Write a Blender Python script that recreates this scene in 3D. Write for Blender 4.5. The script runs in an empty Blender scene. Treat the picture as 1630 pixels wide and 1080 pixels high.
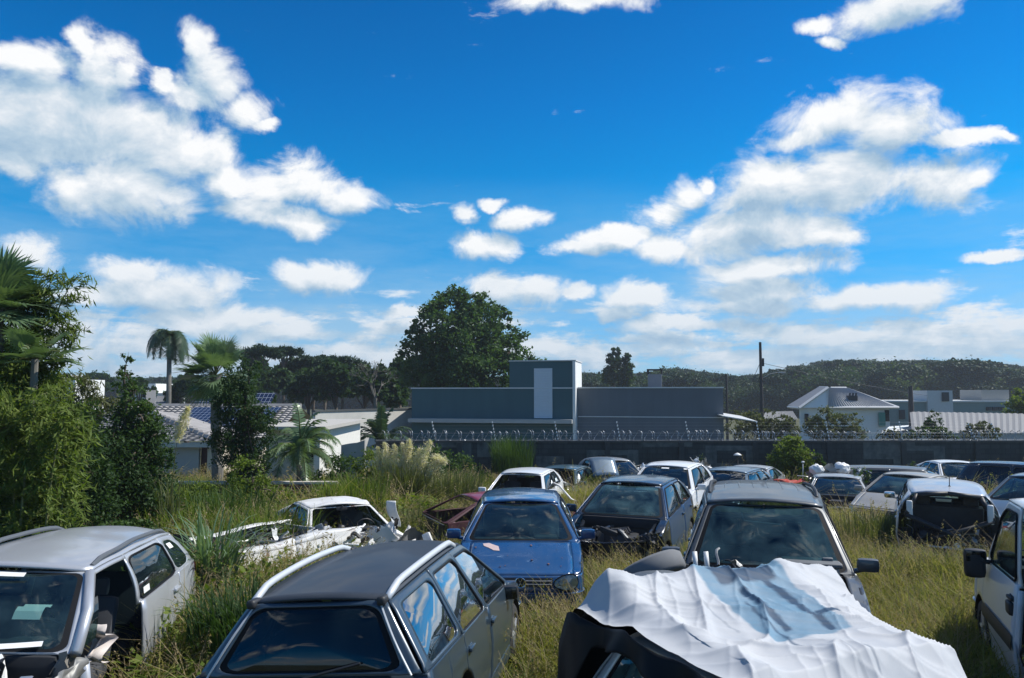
import bpy, bmesh, math, random
import numpy as np
from mathutils import Vector, Matrix, noise, Euler
R = math.radians
S = bpy.context.scene
COL = S.collection
# ------------------------------------------------------------------ camera
CAMZ = 2.95
F = 1177.0
PITCH = math.atan((625 - 540) / F)
cam_d = bpy.data.cameras.new('camera')
cam_d.sensor_width = 36.0
cam_d.lens = 36.0 * F / 1630.0
cam_d.clip_start = 0.1
cam_d.clip_end = 6000
cam = bpy.data.objects.new('camera', cam_d)
COL.objects.link(cam)
cam.location = (0, 0, CAMZ)
cam.rotation_euler = (math.pi / 2 + PITCH, 0, 0)
S.camera = cam
S.view_settings.view_transform = 'Standard'
S.view_settings.look = 'None'
S.view_settings.exposure = 0.2
S.view_settings.gamma = 1.0
S.render.engine = 'CYCLES'
S.cycles.max_bounces = 7
S.cycles.transparent_max_bounces = 12

def ray(px, py):
    """direction through a photo pixel (1630x1080)"""
    x, u = (px - 815) / F, (540 - py) / F
    c, s = math.cos(PITCH), math.sin(PITCH)
    return Vector((x, c - u * s, s + u * c))
def P(px, py, d):
    """world point seen at pixel px,py at forward distance d (world Y)"""
    r = ray(px, py)
    return Vector((0, 0, CAMZ)) + r * (d / r.y)
def gz(x, y):
    """height of the ground"""
    z = 0.0
    if y > 9: z = -0.045 * (min(y, 34) - 9)
    if y > 34: z += -0.03 * (min(y, 90) - 34)
    z += 0.05 * math.sin(x * .55 + 1.3) * math.sin(y * .47)
    return z

# ------------------------------------------------------------------ sun + sky
SUN_EL, SUN_AZ = R(50), R(76)        # azimuth from +Y towards +X
sd = Vector((math.sin(SUN_AZ) * math.cos(SUN_EL), math.cos(SUN_AZ) * math.cos(SUN_EL), math.sin(SUN_EL)))
sl = bpy.data.lights.new('sun', 'SUN'); sl.energy = 5.0; sl.angle = R(.5); sl.color = (1, .965, .90)
sun = bpy.data.objects.new('sun', sl); COL.objects.link(sun)
sun.rotation_euler = sd.to_track_quat('Z', 'Y').to_euler()

class NT:
    """small helper to write node trees"""
    def __init__(s, t): s.t = t; s.n = t.nodes; s.l = t.links
    def new(s, k, **kw):
        n = s.n.new(k)
        for a, b in kw.items(): setattr(n, a, b)
        return n
    def put(s, sock, v):
        if isinstance(v, bpy.types.NodeSocket): s.l.new(v, sock)
        elif v is not None: sock.default_value = v
    def m(s, op, a=None, b=None, c=None, clamp=False):
        n = s.n.new('ShaderNodeMath'); n.operation = op; n.use_clamp = clamp
        for i, v in enumerate((a, b, c)): s.put(n.inputs[i], v)
        return n.outputs[0]
    def v(s, op, a=None, b=None, c=None, out=0):
        n = s.n.new('ShaderNodeVectorMath'); n.operation = op
        for i, v in enumerate((a, b, c)):
            if v is not None: s.put(n.inputs[i], v)
        return n.outputs['Value'] if op in ('LENGTH', 'DOT_PRODUCT') else n.outputs[0]
    def mix(s, f, a, b, mode='MIX'):
        n = s.n.new('ShaderNodeMix'); n.data_type = 'RGBA'; n.blend_type = mode
        s.put(n.inputs[0], f)
        for i, v in ((6, a), (7, b)):
            if isinstance(v, tuple) and len(v) == 3: v = v + (1,)
            s.put(n.inputs[i], v)
        return n.outputs[2]
    def ramp(s, f, stops, interp='LINEAR'):
        n = s.n.new('ShaderNodeValToRGB'); cr = n.color_ramp; cr.interpolation = interp
        while len(cr.elements) < len(stops): cr.elements.new(.5)
        for e, (p, c) in zip(cr.elements, stops):
            e.position = p; e.color = (c, c, c, 1) if isinstance(c, (int, float)) else tuple(c) + (1,)
        s.put(n.inputs[0], f); return n.outputs[0]
    def noise(s, vec, scale, detail=4, rough=.55, dist=0, out=0):
        n = s.n.new('ShaderNodeTexNoise'); s.put(n.inputs['Vector'], vec)
        n.inputs['Scale'].default_value = scale; n.inputs['Detail'].default_value = detail
        n.inputs['Roughness'].default_value = rough; n.inputs['Distortion'].default_value = dist
        return n.outputs[out]
    def comb(s, x, y, z):
        n = s.n.new('ShaderNodeCombineXYZ')
        for i, v in enumerate((x, y, z)): s.put(n.inputs[i], v)
        return n.outputs[0]

CL = [(30,195,135,72),(130,190,120,66),(215,205,100,66),(60,92,75,30),(150,112,62,40),(195,118,28,24),(122,70,26,36),
 (285,240,95,46),(335,245,52,42),(195,292,110,52),(110,300,55,42),(20,262,40,26),
 (318,88,30,32),(342,120,50,38),(300,142,55,22),(258,130,18,16),(395,165,42,28),(425,188,20,12),
 (465,298,80,42),(545,318,48,24),(430,342,58,26),(490,360,45,22),(380,292,45,30),
 (50,400,42,26),(215,428,70,24),(250,458,105,30),(170,470,60,22),(512,442,70,21),(480,446,40,18),
 (735,340,20,16),(782,322,25,8),(830,347,48,14),(778,393,48,23),(790,462,50,20),(862,466,52,22),(920,470,28,13),
 (930,2,105,20),(860,6,30,10),(1430,8,118,28),(1292,36,40,16),(1318,60,24,13),
 (1335,202,105,42),(1410,218,90,36),(1285,225,62,16),(1540,218,75,13),(1602,206,22,7),
 (1480,290,118,44),(1350,290,125,48),(1230,308,105,48),(1100,308,45,26),(1128,288,16,16),(1055,338,60,28),(1562,280,40,18),
 (1200,366,150,42),(1060,402,60,24),(965,380,65,16),(915,392,36,13),(1290,382,75,22),(1235,428,115,22),(1200,464,105,22),
 (1400,476,118,18),(1180,484,120,16),(1590,413,48,9),(1010,477,46,20),(985,500,42,11),(1495,536,22,10),
 (560,560,60,16),(330,500,120,20),(660,500,40,9),(880,552,60,18),(1080,520,120,14),(1330,530,150,14),(460,530,120,14)]
def to_ae(px, py):
    r = ray(px, py).normalized()
    return math.atan2(r.x, r.y), math.asin(r.z)

world = bpy.data.worlds.new('World'); S.world = world; world.use_nodes = True
w = NT(world.node_tree); w.n.clear()
def cloud_group(name, own):
    g = bpy.data.node_groups.new(name, 'ShaderNodeTree')
    g.interface.new_socket('p', in_out='INPUT', socket_type='NodeSocketVector')
    g.interface.new_socket('d', in_out='OUTPUT', socket_type='NodeSocketFloat')
    G = NT(g); gi = G.new('NodeGroupInput'); go = G.new('NodeGroupOutput')
    pp = gi.outputs[0]
    sx = G.new('ShaderNodeSeparateXYZ'); G.put(sx.inputs[0], pp)
    aw = G.m('ABSOLUTE', sx.outputs[0]); el = sx.outputs[1]
    big = G.noise(G.v('MULTIPLY', pp, (1, 2.0, 0)), 2.2, 3, .5)
    gen = G.m('MULTIPLY_ADD', big, 6.5, -3.75)
    if own:
        wob = G.noise(pp, 7, 6, .6, 0, 1)
        wob = G.v('MULTIPLY_ADD', wob, (.10, .07, 0), (-.05, -.035, 0))
        q = G.v('ADD', pp, wob)
        cur = None
        for (cx, cy, rx, ry) in CL:
            a, e = to_ae(cx, cy); a2, _ = to_ae(cx + rx, cy); _, e2 = to_ae(cx, cy - ry)
            ra, re = abs(a2 - a) * 1.2, abs(e2 - e) * 1.28
            L = G.v('LENGTH', G.v('MULTIPLY_ADD', q, (1 / ra, 1 / re, 0), (-a / ra, -e / re, 0)))
            if cur is None: cur = L
            else: cur = G.m('SMOOTH_MIN', cur, L, .16)
        outf = G.m('MAXIMUM', G.m('MULTIPLY_ADD', aw, 6, -3.9, clamp=True), G.m('MULTIPLY_ADD', el, 6, -3.3, clamp=True))
        gen = G.m('ADD', gen, G.m('MULTIPLY', G.m('SUBTRACT', 1.0, outf), -3.0))
        d1 = G.m('MAXIMUM', G.m('MULTIPLY_ADD', cur, -1.15, 1.16), gen)
    else: d1 = gen
    lo = G.noise(G.v('MULTIPLY_ADD', pp, (5.5, 26, 0), (3.1, 7.7, 0)), 1.0, 6, .62)
    lowf = G.m('MULTIPLY', G.m('MULTIPLY_ADD', el, -8.5, 1.52, clamp=True), G.m('MULTIPLY_ADD', el, 26, .15, clamp=True))
    low = G.m('ADD', G.m('MULTIPLY_ADD', lo, 4.4, -2.0), G.m('MULTIPLY_ADD', lowf, 1.4, -1.05))
    d1 = G.m('MAXIMUM', d1, G.m('MINIMUM', low, .55))
    fine = G.noise(G.v('MULTIPLY', pp, (1, 1.35, 0)), 11, 9 if own else 4, .64, .5)
    d1 = G.m('ADD', G.m('MINIMUM', d1, .9), G.m('MULTIPLY_ADD', fine, 2.3, -1.15))
    G.l.new(d1, go.inputs[0])
    return g
g = cloud_group('cloud_field', True); g2 = cloud_group('cloud_field_wide', False)

tc = w.new('ShaderNodeTexCoord')
nrm = w.v('NORMALIZE', tc.outputs['Generated'])
sp = w.new('ShaderNodeSeparateXYZ'); w.put(sp.inputs[0], nrm)
az = w.m('ARCTAN2', sp.outputs[0], sp.outputs[1]); elv = w.m('ARCSINE', sp.outputs[2])
p0 = w.comb(az, elv, 0.0)
sky = w.new('ShaderNodeTexSky', sky_type='NISHITA')
sky.sun_disc = False; sky.sun_elevation = SUN_EL; sky.sun_rotation = SUN_AZ
sky.air_density = 1.0; sky.dust_density = .4; sky.ozone_density = 2.5; sky.altitude = 900
tint = w.ramp(elv, [(0, (.50, .84, 1.35)), (.06, (.42, .86, 1.30)), (.14, (.20, .90, 1.32)), (.24, (.015, .97, 1.43)), (.38, (.001, .81, 1.41)), (.56, (.001, .64, 1.22)), (1, (.05, .6, 1.1))])
skyc = w.mix(1.0, sky.outputs[0], tint, 'MULTIPLY')
wisp = w.m('MULTIPLY', w.m('MULTIPLY_ADD', w.noise(w.v('MULTIPLY_ADD', p0, (3, 14, 0), (9, 2, 0)), 1.0, 6, .65), 3.4, -1.2, clamp=True), w.m('MULTIPLY_ADD', elv, -3.6, 1.05, clamp=True))
skyc = w.mix(w.m('MULTIPLY', wisp, .75), skyc, (4.2, 6.2, 7.9))
def clouds(group, ps):
    def field(p):
        n = w.new('ShaderNodeGroup'); n.node_tree = group; w.put(n.inputs[0], p); return n.outputs[0]
    D0 = field(ps[0]); D1 = field(ps[1])
    cov = w.new('ShaderNodeMapRange', interpolation_type='SMOOTHSTEP')
    w.put(cov.inputs[0], D0); cov.inputs[1].default_value = -.16; cov.inputs[2].default_value = .58
    cov = w.m('MULTIPLY', cov.outputs[0], w.m('MULTIPLY_ADD', elv, 90, .1, clamp=True))
    lit = w.m('MULTIPLY_ADD', w.m('SUBTRACT', D0, D1), .80, .50)
    lit = w.m('ADD', lit, w.m('MULTIPLY_ADD', D0, -.24, .12), clamp=True)
    soft = w.m('MULTIPLY_ADD', w.noise(w.v('MULTIPLY_ADD', p0, (1, 2.2, 0), (4, 3, 0)), 6.5, 6, .6, .4), 1.7, -.82)
    lit = w.m('ADD', lit, soft, clamp=True)
    lit = w.m('MULTIPLY', lit, w.m('MULTIPLY_ADD', elv, 2.2, .52, clamp=True))
    ccol = w.ramp(lit, [(.0, (3.4, 5.0, 6.7)), (.3, (4.8, 6.2, 7.5)), (.6, (6.9, 7.7, 8.5)), (.85, (8.7, 9.1, 9.5)), (1, (9.8, 9.9, 10.0))])
    fin = w.mix(cov, skyc, ccol)
    bg = w.new('ShaderNodeBackground'); w.put(bg.inputs[0], fin); bg.inputs[1].default_value = .088
    return bg.outputs[0]
off = w.v('ADD', p0, (.010, .024, 0))
near_b = clouds(g, (p0, off)); far_b = clouds(g2, (p0, off))
inn = w.m('MULTIPLY', w.m('LESS_THAN', w.m('ABSOLUTE', az), .80), w.m('LESS_THAN', w.m('ABSOLUTE', w.m('SUBTRACT', elv, .34)), .36))
ms = w.new('ShaderNodeMixShader'); w.put(ms.inputs[0], inn); w.l.new(far_b, ms.inputs[1]); w.l.new(near_b, ms.inputs[2])
wo = w.new('ShaderNodeOutputWorld'); w.l.new(ms.outputs[0], wo.inputs[0])
world.cycles.sampling_method = 'NONE'
# ------------------------------------------------------------------ materials
MATS = {}
def mat(name):
    m = bpy.data.materials.new(name); m.use_nodes = True
    t = NT(m.node_tree); t.n.clear()
    o = t.new('ShaderNodeOutputMaterial')
    return m, t, o
def princ(t, o, **kw):
    b = t.new('ShaderNodeBsdfPrincipled')
    for k, v in kw.items():
        k = k.replace('_', ' ')
        if isinstance(v, tuple) and len(v) == 3: v = v + (1,)
        t.put(b.inputs[k], v)
    if o: t.l.new(b.outputs[0], o.inputs[0])
    return b
def simple(name, col, rough=.6, metal=0, var=.12, scale=6, bump=0, spec=.5, coat=0):
    if name in MATS: return MATS[name]
    m, t, o = mat(name)
    tc = t.new('ShaderNodeTexCoord').outputs['Object']
    n = t.noise(tc, scale, 5, .6)
    f = t.m('MULTIPLY_ADD', n, var * 2, 1 - var)
    c = t.v('SCALE', None); sc = c.node
    sc.inputs[0].default_value = col; t.l.new(f, sc.inputs['Scale'])
    b = princ(t, o, Base_Color=c, Roughness=rough, Metallic=metal, Specular_IOR_Level=spec, Coat_Weight=coat)
    if bump:
        bp = t.new('ShaderNodeBump'); bp.inputs['Strength'].default_value = bump; bp.inputs['Distance'].default_value = .02
        t.l.new(t.noise(tc, scale * 6, 4, .6), bp.inputs['Height']); t.l.new(bp.outputs[0], b.inputs['Normal'])
    MATS[name] = m; return m
def paint(name, col, rough=.28, metal=.0, dust=.35, coat=.6, wear_or_sheen=None, wear_or_sheen_col=(.5, .5, .48)):
    """car paint with dust that settled in patches and worn spots or painted-in sheen"""
    if name in MATS: return MATS[name]
    m, t, o = mat(name)
    tc = t.new('ShaderNodeTexCoord').outputs['Object']
    n1 = t.noise(tc, 2.2, 6, .62, .4); n2 = t.noise(tc, 34, 3, .6)
    geo = t.new('ShaderNodeNewGeometry'); sx = t.new('ShaderNodeSeparateXYZ'); t.l.new(geo.outputs['Normal'], sx.inputs[0])
    up = t.m('MULTIPLY_ADD', sx.outputs[2], .7, .35, clamp=True)
    d = t.m('MULTIPLY', t.m('MULTIPLY_ADD', n1, 2.0, -.55, clamp=True), t.m('MULTIPLY', up, dust))
    d = t.m('ADD', d, t.m('MULTIPLY', t.m('GREATER_THAN', n2, .66), dust * .25), clamp=True)
    c = t.mix(d, col, (.25, .255, .24))
    if wear_or_sheen:
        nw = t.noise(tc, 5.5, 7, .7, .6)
        c = t.mix(t.m('MULTIPLY_ADD', nw, 14, -14 * wear_or_sheen, clamp=True), c, wear_or_sheen_col)
    r = t.m('MULTIPLY_ADD', d, .5, rough, clamp=True)
    princ(t, o, Base_Color=c, Roughness=r, Metallic=metal, Coat_Weight=t.m('MULTIPLY_ADD', d, -coat, coat, clamp=True), Coat_Roughness=.08)
    MATS[name] = m; return m
def glass(name, tint=(.35, .5, .5), refl=1.0, dust=.12, rough=.02):
    """single-sheet car glass: tinted see-through, mirror reflection growing at grazing angles, a film of dust"""
    if name in MATS: return MATS[name]
    m, t, o = mat(name)
    tc = t.new('ShaderNodeTexCoord').outputs['Object']
    tr = t.new('ShaderNodeBsdfTransparent'); tr.inputs[0].default_value = tint + (1,)
    gl = t.new('ShaderNodeBsdfGlossy'); gl.inputs[0].default_value = (.95, .97, 1, 1); gl.inputs[1].default_value = rough
    fr = t.new('ShaderNodeFresnel'); fr.inputs[0].default_value = 1.62
    # the reflected picture is the same seen from inside and outside
    geo = t.new('ShaderNodeNewGeometry')
    fr2 = t.m('MULTIPLY', fr.outputs[0], refl, clamp=True)
    fr2 = t.m('MULTIPLY', fr2, t.m('SUBTRACT', 1.0, geo.outputs['Backfacing']))
    ms = t.new('ShaderNodeMixShader'); t.l.new(fr2, ms.inputs[0]); t.l.new(tr.outputs[0], ms.inputs[1]); t.l.new(gl.outputs[0], ms.inputs[2])
    df = t.new('ShaderNodeBsdfDiffuse'); df.inputs[0].default_value = (.12, .23, .25, 1)
    n = t.noise(tc, 2.4, 6, .6, .5)
    m2 = t.new('ShaderNodeMixShader'); t.l.new(t.m('MULTIPLY', t.m('MULTIPLY_ADD', n, 2.4, -.75, clamp=True), dust), m2.inputs[0])
    t.l.new(ms.outputs[0], m2.inputs[1]); t.l.new(df.outputs[0], m2.inputs[2]); t.l.new(m2.outputs[0], o.inputs[0])
    MATS[name] = m; return m
def leafmat(name, c1, c2, trans=.35, rough=.6, spec=.2):
    if name in MATS: return MATS[name]
    m, t, o = mat(name)
    geo = t.new('ShaderNodeNewGeometry')
    tc = t.new('ShaderNodeTexCoord').outputs['Object']
    r = t.m('ADD', t.m('MULTIPLY', geo.outputs['Random Per Island'], .6), t.m('MULTIPLY', t.noise(tc, .9, 3, .5), .55), clamp=True)
    c = t.mix(r, c1, c2)
    b = princ(t, None, Base_Color=c, Roughness=rough, Specular_IOR_Level=spec)
    tl = t.new('ShaderNodeBsdfTranslucent'); t.l.new(t.mix(1.0, c, (1.25, 1.35, .55), 'MULTIPLY'), tl.inputs[0])
    ms = t.new('ShaderNodeMixShader'); ms.inputs[0].default_value = trans
    t.l.new(b.outputs[0], ms.inputs[1]); t.l.new(tl.outputs[0], ms.inputs[2]); t.l.new(ms.outputs[0], o.inputs[0])
    MATS[name] = m; return m

# ------------------------------------------------------------------ mesh helpers
def tagp(o, label=None, cat=None, group=None, kind=None):
    if label: o['label'] = label
    if cat: o['category'] = cat
    if group: o['group'] = group
    if kind: o['kind'] = kind
    return o
def empty(name, loc=(0, 0, 0), label=None, cat=None, group=None):
    o = bpy.data.objects.new(name, None); COL.objects.link(o); o.location = loc
    o.empty_display_size = .2
    return tagp(o, label, cat, group)
class MB:
    """collects shapes, then links them as one mesh object"""
    def __init__(s): s.v = []; s.f = []; s.mi = []; s.cur = 0
    def add(s, vs, fs, mi=None):
        b = len(s.v); s.v += [tuple(v) for v in vs]
        for f in fs: s.f.append(tuple(i + b for i in f)); s.mi.append(s.cur if mi is None else mi)
        return s
    def box(s, c, d, rot=None, mi=None, taper=1.0):
        x, y, z = (k / 2 for k in d); vs = []
        for k in (-1, 1):
            t = 1 if k < 0 else taper
            for a, b in ((-1, -1), (1, -1), (1, 1), (-1, 1)): vs.append(Vector((a * x * t, b * y * t, k * z)))
        if rot is not None:
            M = rot if isinstance(rot, Matrix) else Euler(rot).to_matrix()
            vs = [M @ v for v in vs]
        c = Vector(c); vs = [v + c for v in vs]
        return s.add(vs, [(3, 2, 1, 0), (4, 5, 6, 7), (0, 1, 5, 4), (1, 2, 6, 5), (2, 3, 7, 6), (3, 0, 4, 7)], mi)
    def rbox(s, c, d, r=.03, rot=None, mi=None):
        """box with rounded edges (bevelled)"""
        bm = bmesh.new(); bmesh.ops.create_cube(bm, size=1)
        for v in bm.verts: v.co = Vector((v.co.x * d[0], v.co.y * d[1], v.co.z * d[2]))
        bmesh.ops.bevel(bm, geom=list(bm.edges), offset=min(r, min(d) * .45), segments=2, affect='EDGES', profile=.6)
        M = Matrix.Identity(3) if rot is None else (rot if isinstance(rot, Matrix) else Euler(rot).to_matrix())
        c = Vector(c); bm.verts.index_update()
        s.add([M @ v.co + c for v in bm.verts], [[v.index for v in f.verts] for f in bm.faces], mi); bm.free(); return s
    def tube(s, pts, r, n=6, mi=None, cap=True):
        pts = [Vector(p) for p in pts]; rs = r if isinstance(r, (list, tuple)) else [r] * len(pts)
        vs = []; up = Vector((0, 0, 1))
        for i, p in enumerate(pts):
            d = (pts[min(i + 1, len(pts) - 1)] - pts[max(i - 1, 0)])
            if d.length < 1e-9: d = up.copy()
            d.normalize()
            a = d.cross(up)
            if a.length < .05: a = d.cross(Vector((0, 1, 0)))
            a.normalize(); b = a.cross(d)
            for k in range(n):
                t = 2 * math.pi * k / n
                vs.append(p + (a * math.cos(t) + b * math.sin(t)) * rs[i])
        fs = [(i * n + k, i * n + (k + 1) % n, (i + 1) * n + (k + 1) % n, (i + 1) * n + k) for i in range(len(pts) - 1) for k in range(n)]
        if cap: fs += [tuple(range(n))[::-1], tuple((len(pts) - 1) * n + k for k in range(n))]
        return s.add(vs, fs, mi)
    def grid(s, fn, nu, nv, mi=None, flip=False):
        vs = [fn(i / nu, j / nv) for i in range(nu + 1) for j in range(nv + 1)]
        fs = []
        for i in range(nu):
            for j in range(nv):
                a = i * (nv + 1) + j; q = (a, a + nv + 1, a + nv + 2, a + 1)
                fs.append(q[::-1] if flip else q)
        return s.add(vs, fs, mi)
    def prism(s, poly, y0, y1, mi=None, axis='y'):
        """poly of (a,b) extruded"""
        n = len(poly)
        mk = {'y': lambda a, b, c: (a, c, b), 'x': lambda a, b, c: (c, a, b), 'z': lambda a, b, c: (a, b, c)}[axis]
        vs = [mk(a, b, y0) for a, b in poly] + [mk(a, b, y1) for a, b in poly]
        fs = [tuple(range(n)), tuple(range(2 * n - 1, n - 1, -1))] + [(i, i + n, (i + 1) % n + n, (i + 1) % n) for i in range(n)]
        return s.add(vs, fs, mi)
    def lathe(s, prof, n=20, mi=None, M=None):
        """prof (r,y) round the y axis"""
        vs = []
        for k in range(n):
            t = 2 * math.pi * k / n
            for r, y in prof:
                v = Vector((r * math.cos(t), y, r * math.sin(t))); vs.append(M @ v if M else v)
        m = len(prof)
        fs = [(k * m + i, ((k + 1) % n) * m + i, ((k + 1) % n) * m + i + 1, k * m + i + 1) for k in range(n) for i in range(m - 1)]
        return s.add(vs, fs, mi)
    def build(s, name, mats, parent=None, smooth=False, angle=None, fn=None, solid=0, offset=-1):
        me = bpy.data.meshes.new(name)
        vs = [tuple(fn(Vector(v))) for v in s.v] if fn else s.v
        me.from_pydata(vs, [], s.f)
        if not isinstance(mats, (list, tuple)): mats = [mats]
        for m in mats: me.materials.append(m)
        if len(mats) > 1: me.polygons.foreach_set('material_index', s.mi)
        if smooth:
            me.polygons.foreach_set('use_smooth', [True] * len(me.polygons))
            if angle: me.set_sharp_from_angle(angle=R(angle))
        me.update()
        o = bpy.data.objects.new(name, me); COL.objects.link(o)
        if parent: o.parent = parent
        if solid:
            md = o.modifiers.new('solid', 'SOLIDIFY'); md.thickness = solid; md.offset = offset
        return o

black = simple('black_plastic', (.022, .023, .025), .55)
rubber = simple('rubber', (.03, .03, .03), .85)
dark_in = simple('dark_cabin', (.02, .022, .026), .8, var=.4)
seat_m = simple('seat_cloth', (.055, .058, .065), .9, var=.3)
steel = simple('bare_steel', (.33, .33, .32), .45, .6, var=.35, bump=.3)
alu = simple('alloy', (.55, .56, .57), .35, .8)
rust = simple('rust', (.16, .06, .035), .85, var=.5)
white_pl = simple('white_plastic', (.72, .72, .7), .5)
seal = simple('rubber_seal', (.008, .009, .011), .7, spec=.15)
chrome = simple('chrome', (.8, .8, .8), .12, 1.0, var=.03)
red_lens = simple('red_lens', (.35, .015, .015), .15, coat=1)
amber = simple('amber_lens', (.5, .16, .02), .2, coat=1)
G_CLEAR = glass('windscreen_glass', (.42, .60, .58), 1.25, .16)
G_DARK = glass('dark_glass', (.14, .22, .24), 1.3, .08)
G_BLACK = glass('black_glass', (.05, .075, .09), 1.0, .05)
G_DUST = glass('dusty_glass', (.30, .46, .46), 1.15, .42)
G_LAMP = glass('lamp_glass', (.75, .8, .8), 1.4, .15)
# ------------------------------------------------------------------ vehicles
def lerp(a, b, t): return a + (b - a) * t
def pl(x, pts):
    """piecewise linear with pts sorted by x descending or ascending"""
    p = sorted(pts)
    if x <= p[0][0]: return p[0][1]
    for (x0, y0), (x1, y1) in zip(p, p[1:]):
        if x <= x1: return lerp(y0, y1, (x - x0) / (x1 - x0 + 1e-9))
    return p[-1][1]
def rrect(n, rad, asp=1.0):
    """4n points of the unit square outline [0,1]^2 and matching rounded inner outline"""
    pts = []
    rx, ry = rad, rad * asp
    for cx, cy, a0 in ((1 - rx, 1 - ry, 0), (rx, 1 - ry, 90), (rx, ry, 180), (1 - rx, ry, 270)):
        for k in range(n):
            a = R(a0 + 90 * k / (n - 1)); pts.append((cx + rx * math.cos(a), cy + ry * math.sin(a)))
    return pts
def sq(p):
    """project a point of the rounded outline on the square outline"""
    x, y = p[0] - .5, p[1] - .5; m = max(abs(x), abs(y)) * 2
    return (x / m + .5, y / m + .5)

class Car:
    def __init__(s, name, label, cat, paintm, **k):
        if 'mirror_g' in k: s.mirror_g = k.pop('mirror_g')
        if 'mirror_m' in k: s.mirror_m = k.pop('mirror_m')
        s.root = empty(name, label=label, cat=cat, group=k.get('group'))
        D = dict(L=4.1, W=1.70, H=1.44, wb=2.5, fo=.82, wr=.30, sill=.20, xc=1.02, xwt=1.78, xrt=3.55, xrb=3.95, zc=.98, zhf=.70,
                 zb0=.93, zb1=1.0, zt=.98, zrt=-.10, zwt=-.05, roofw=.60, kind='hatch', fullness=.55, nose=.10,
                 cells=None, no=(), front_glass=G_CLEAR, side_glass=G_CLEAR, rear_glass=G_DARK, fn=None, hood_lift=0,
                 handles=True, rails=None, interior=True, door_open=None, pillar=None, crown=.045, bumper=None, roofm=None, steer=1, arch=.06, rim='alloy', mdz=.07, mdy=.13, ga=30)
        D.update(k); s.__dict__.update(D); s.p = paintm
        s.xf = s.L / 2
        for a in ('xc', 'xwt', 'xrt', 'xrb'): setattr(s, a, s.xf - getattr(s, a))
        s.hw = s.W / 2; s.zwt = s.H - .045 + s.zwt; s.zrt = s.H - .045 + s.zrt
        s.x0 = s.xf - .42; s.xr = -s.L / 2; s.x1 = min(s.xr + .38, s.xrb)
        s.wf = s.xf - s.fo; s.wrx = s.wf - s.wb
        if s.roofm is None: s.roofm = paintm
        if s.bumper is None: s.bumper = paintm
        if s.pillar is None: s.pillar = paintm
        s.build()
    # --- shape functions
    def wx(s, x):
        t = 1.0
        if x > s.xc: t -= .055 * ((x - s.xc) / (s.x0 - s.xc)) ** 2
        if x < s.xrt: t -= .05 * min(1, (s.xrt - x) / max(.4, s.xrt - s.x1)) ** 2
        return s.hw * t
    def prof(s, z):
        return 1 - .07 * ((.52 - z) / .35) ** 2 if z < .52 else 1 - .055 * ((z - .52) / .5) ** 1.6
    def belt(s, x):
        return pl(x, [(s.x0, s.zhf + .03), (lerp(s.x0, s.xc, .5), lerp(s.zhf + .03, s.zb0, .62)), (s.xc, s.zb0), (s.xrb, s.zb1), (s.x1, s.zt if s.kind == 'sedan' else s.zb1)])
    def bot(s, x):
        z = s.sill
        for wc in (s.wf, s.wrx):
            r = s.wr + s.arch; d = abs(x - wc)
            if d < r: z = max(z, s.wr + math.sqrt(r * r - d * d))
        return z
    def side(s, x, z, sg, off=0): return Vector((x, sg * (s.wx(x) * s.prof(z) + off), z))
    def E(s, x): z = s.belt(x); return (s.wx(x) * s.prof(z), z)
    def roofz(s, x):
        t = (s.xwt - x) / (s.xwt - s.xrt); t = min(1, max(0, t))
        return lerp(s.zwt, s.zrt, t) + .07 * 4 * t * (1 - t) * .6
    def rw(s, x):
        t = (s.xwt - x) / (s.xwt - s.xrt)
        return s.roofw * (1 - .07 * (2 * t - 1) ** 2) + .0
    def cell(s, b0, b1, t0, t1, sg):
        def f(a, v):
            xb, xt = lerp(b0, b1, a), lerp(t0, t1, a)
            y, z = s.E(xb); y -= .025
            A = Vector((xb, y, z)); B = Vector((xt, s.rw(xt), s.roofz(xt)))
            p = A.lerp(B, v); p.y += .035 * math.sin(math.pi * v) + .0; p.z += .0
            p.y *= sg; return p
        return f
    def fgl(s, a, v):
        q = 2 * a - 1; yb, z0 = s.E(s.xc)
        A = Vector((s.xc + .13 * (1 - q * q), q * (yb - .03), z0 + .03 * (1 - q * q)))
        B = Vector((s.xwt + .07 * (1 - q * q), q * s.rw(s.xwt), s.roofz(s.xwt) + s.crown * (1 - q * q)))
        p = A.lerp(B, v); p.z += .03 * math.sin(math.pi * v); return p
    def rgl(s, a, v):
        q = 2 * a - 1; yb, z0 = s.E(s.xrb)
        A = Vector((s.xrb - .06 * (1 - q * q), q * (yb - .03), z0 + .0))
        B = Vector((s.xrt - .05 * (1 - q * q), q * s.rw(s.xrt), s.roofz(s.xrt) + s.crown * (1 - q * q)))
        p = A.lerp(B, v); p.x -= .03 * math.sin(math.pi * v); return p
    def fas(s, end, th, z, off=0):
        """front (end=1) or rear fascia surface, th -90..90"""
        x0 = s.x0 if end > 0 else s.x1; xe = s.xf if end > 0 else s.xr
        w0 = s.wx(x0) * s.prof(z); e = s.fullness
        zt = s.zhf if end > 0 else s.tz
        b = -s.nose * max(0, (z - .50) / (zt - .50)) ** 1.5 - .05 * max(0, (.34 - z) / .2) ** 2
        c, n = max(0, math.cos(R(th))), math.sin(R(th))
        ln = (xe - x0) + end * (b + off)
        return Vector((x0 + ln * c ** e, (w0 + off) * math.copysign(abs(n) ** e, n), z))
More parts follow.
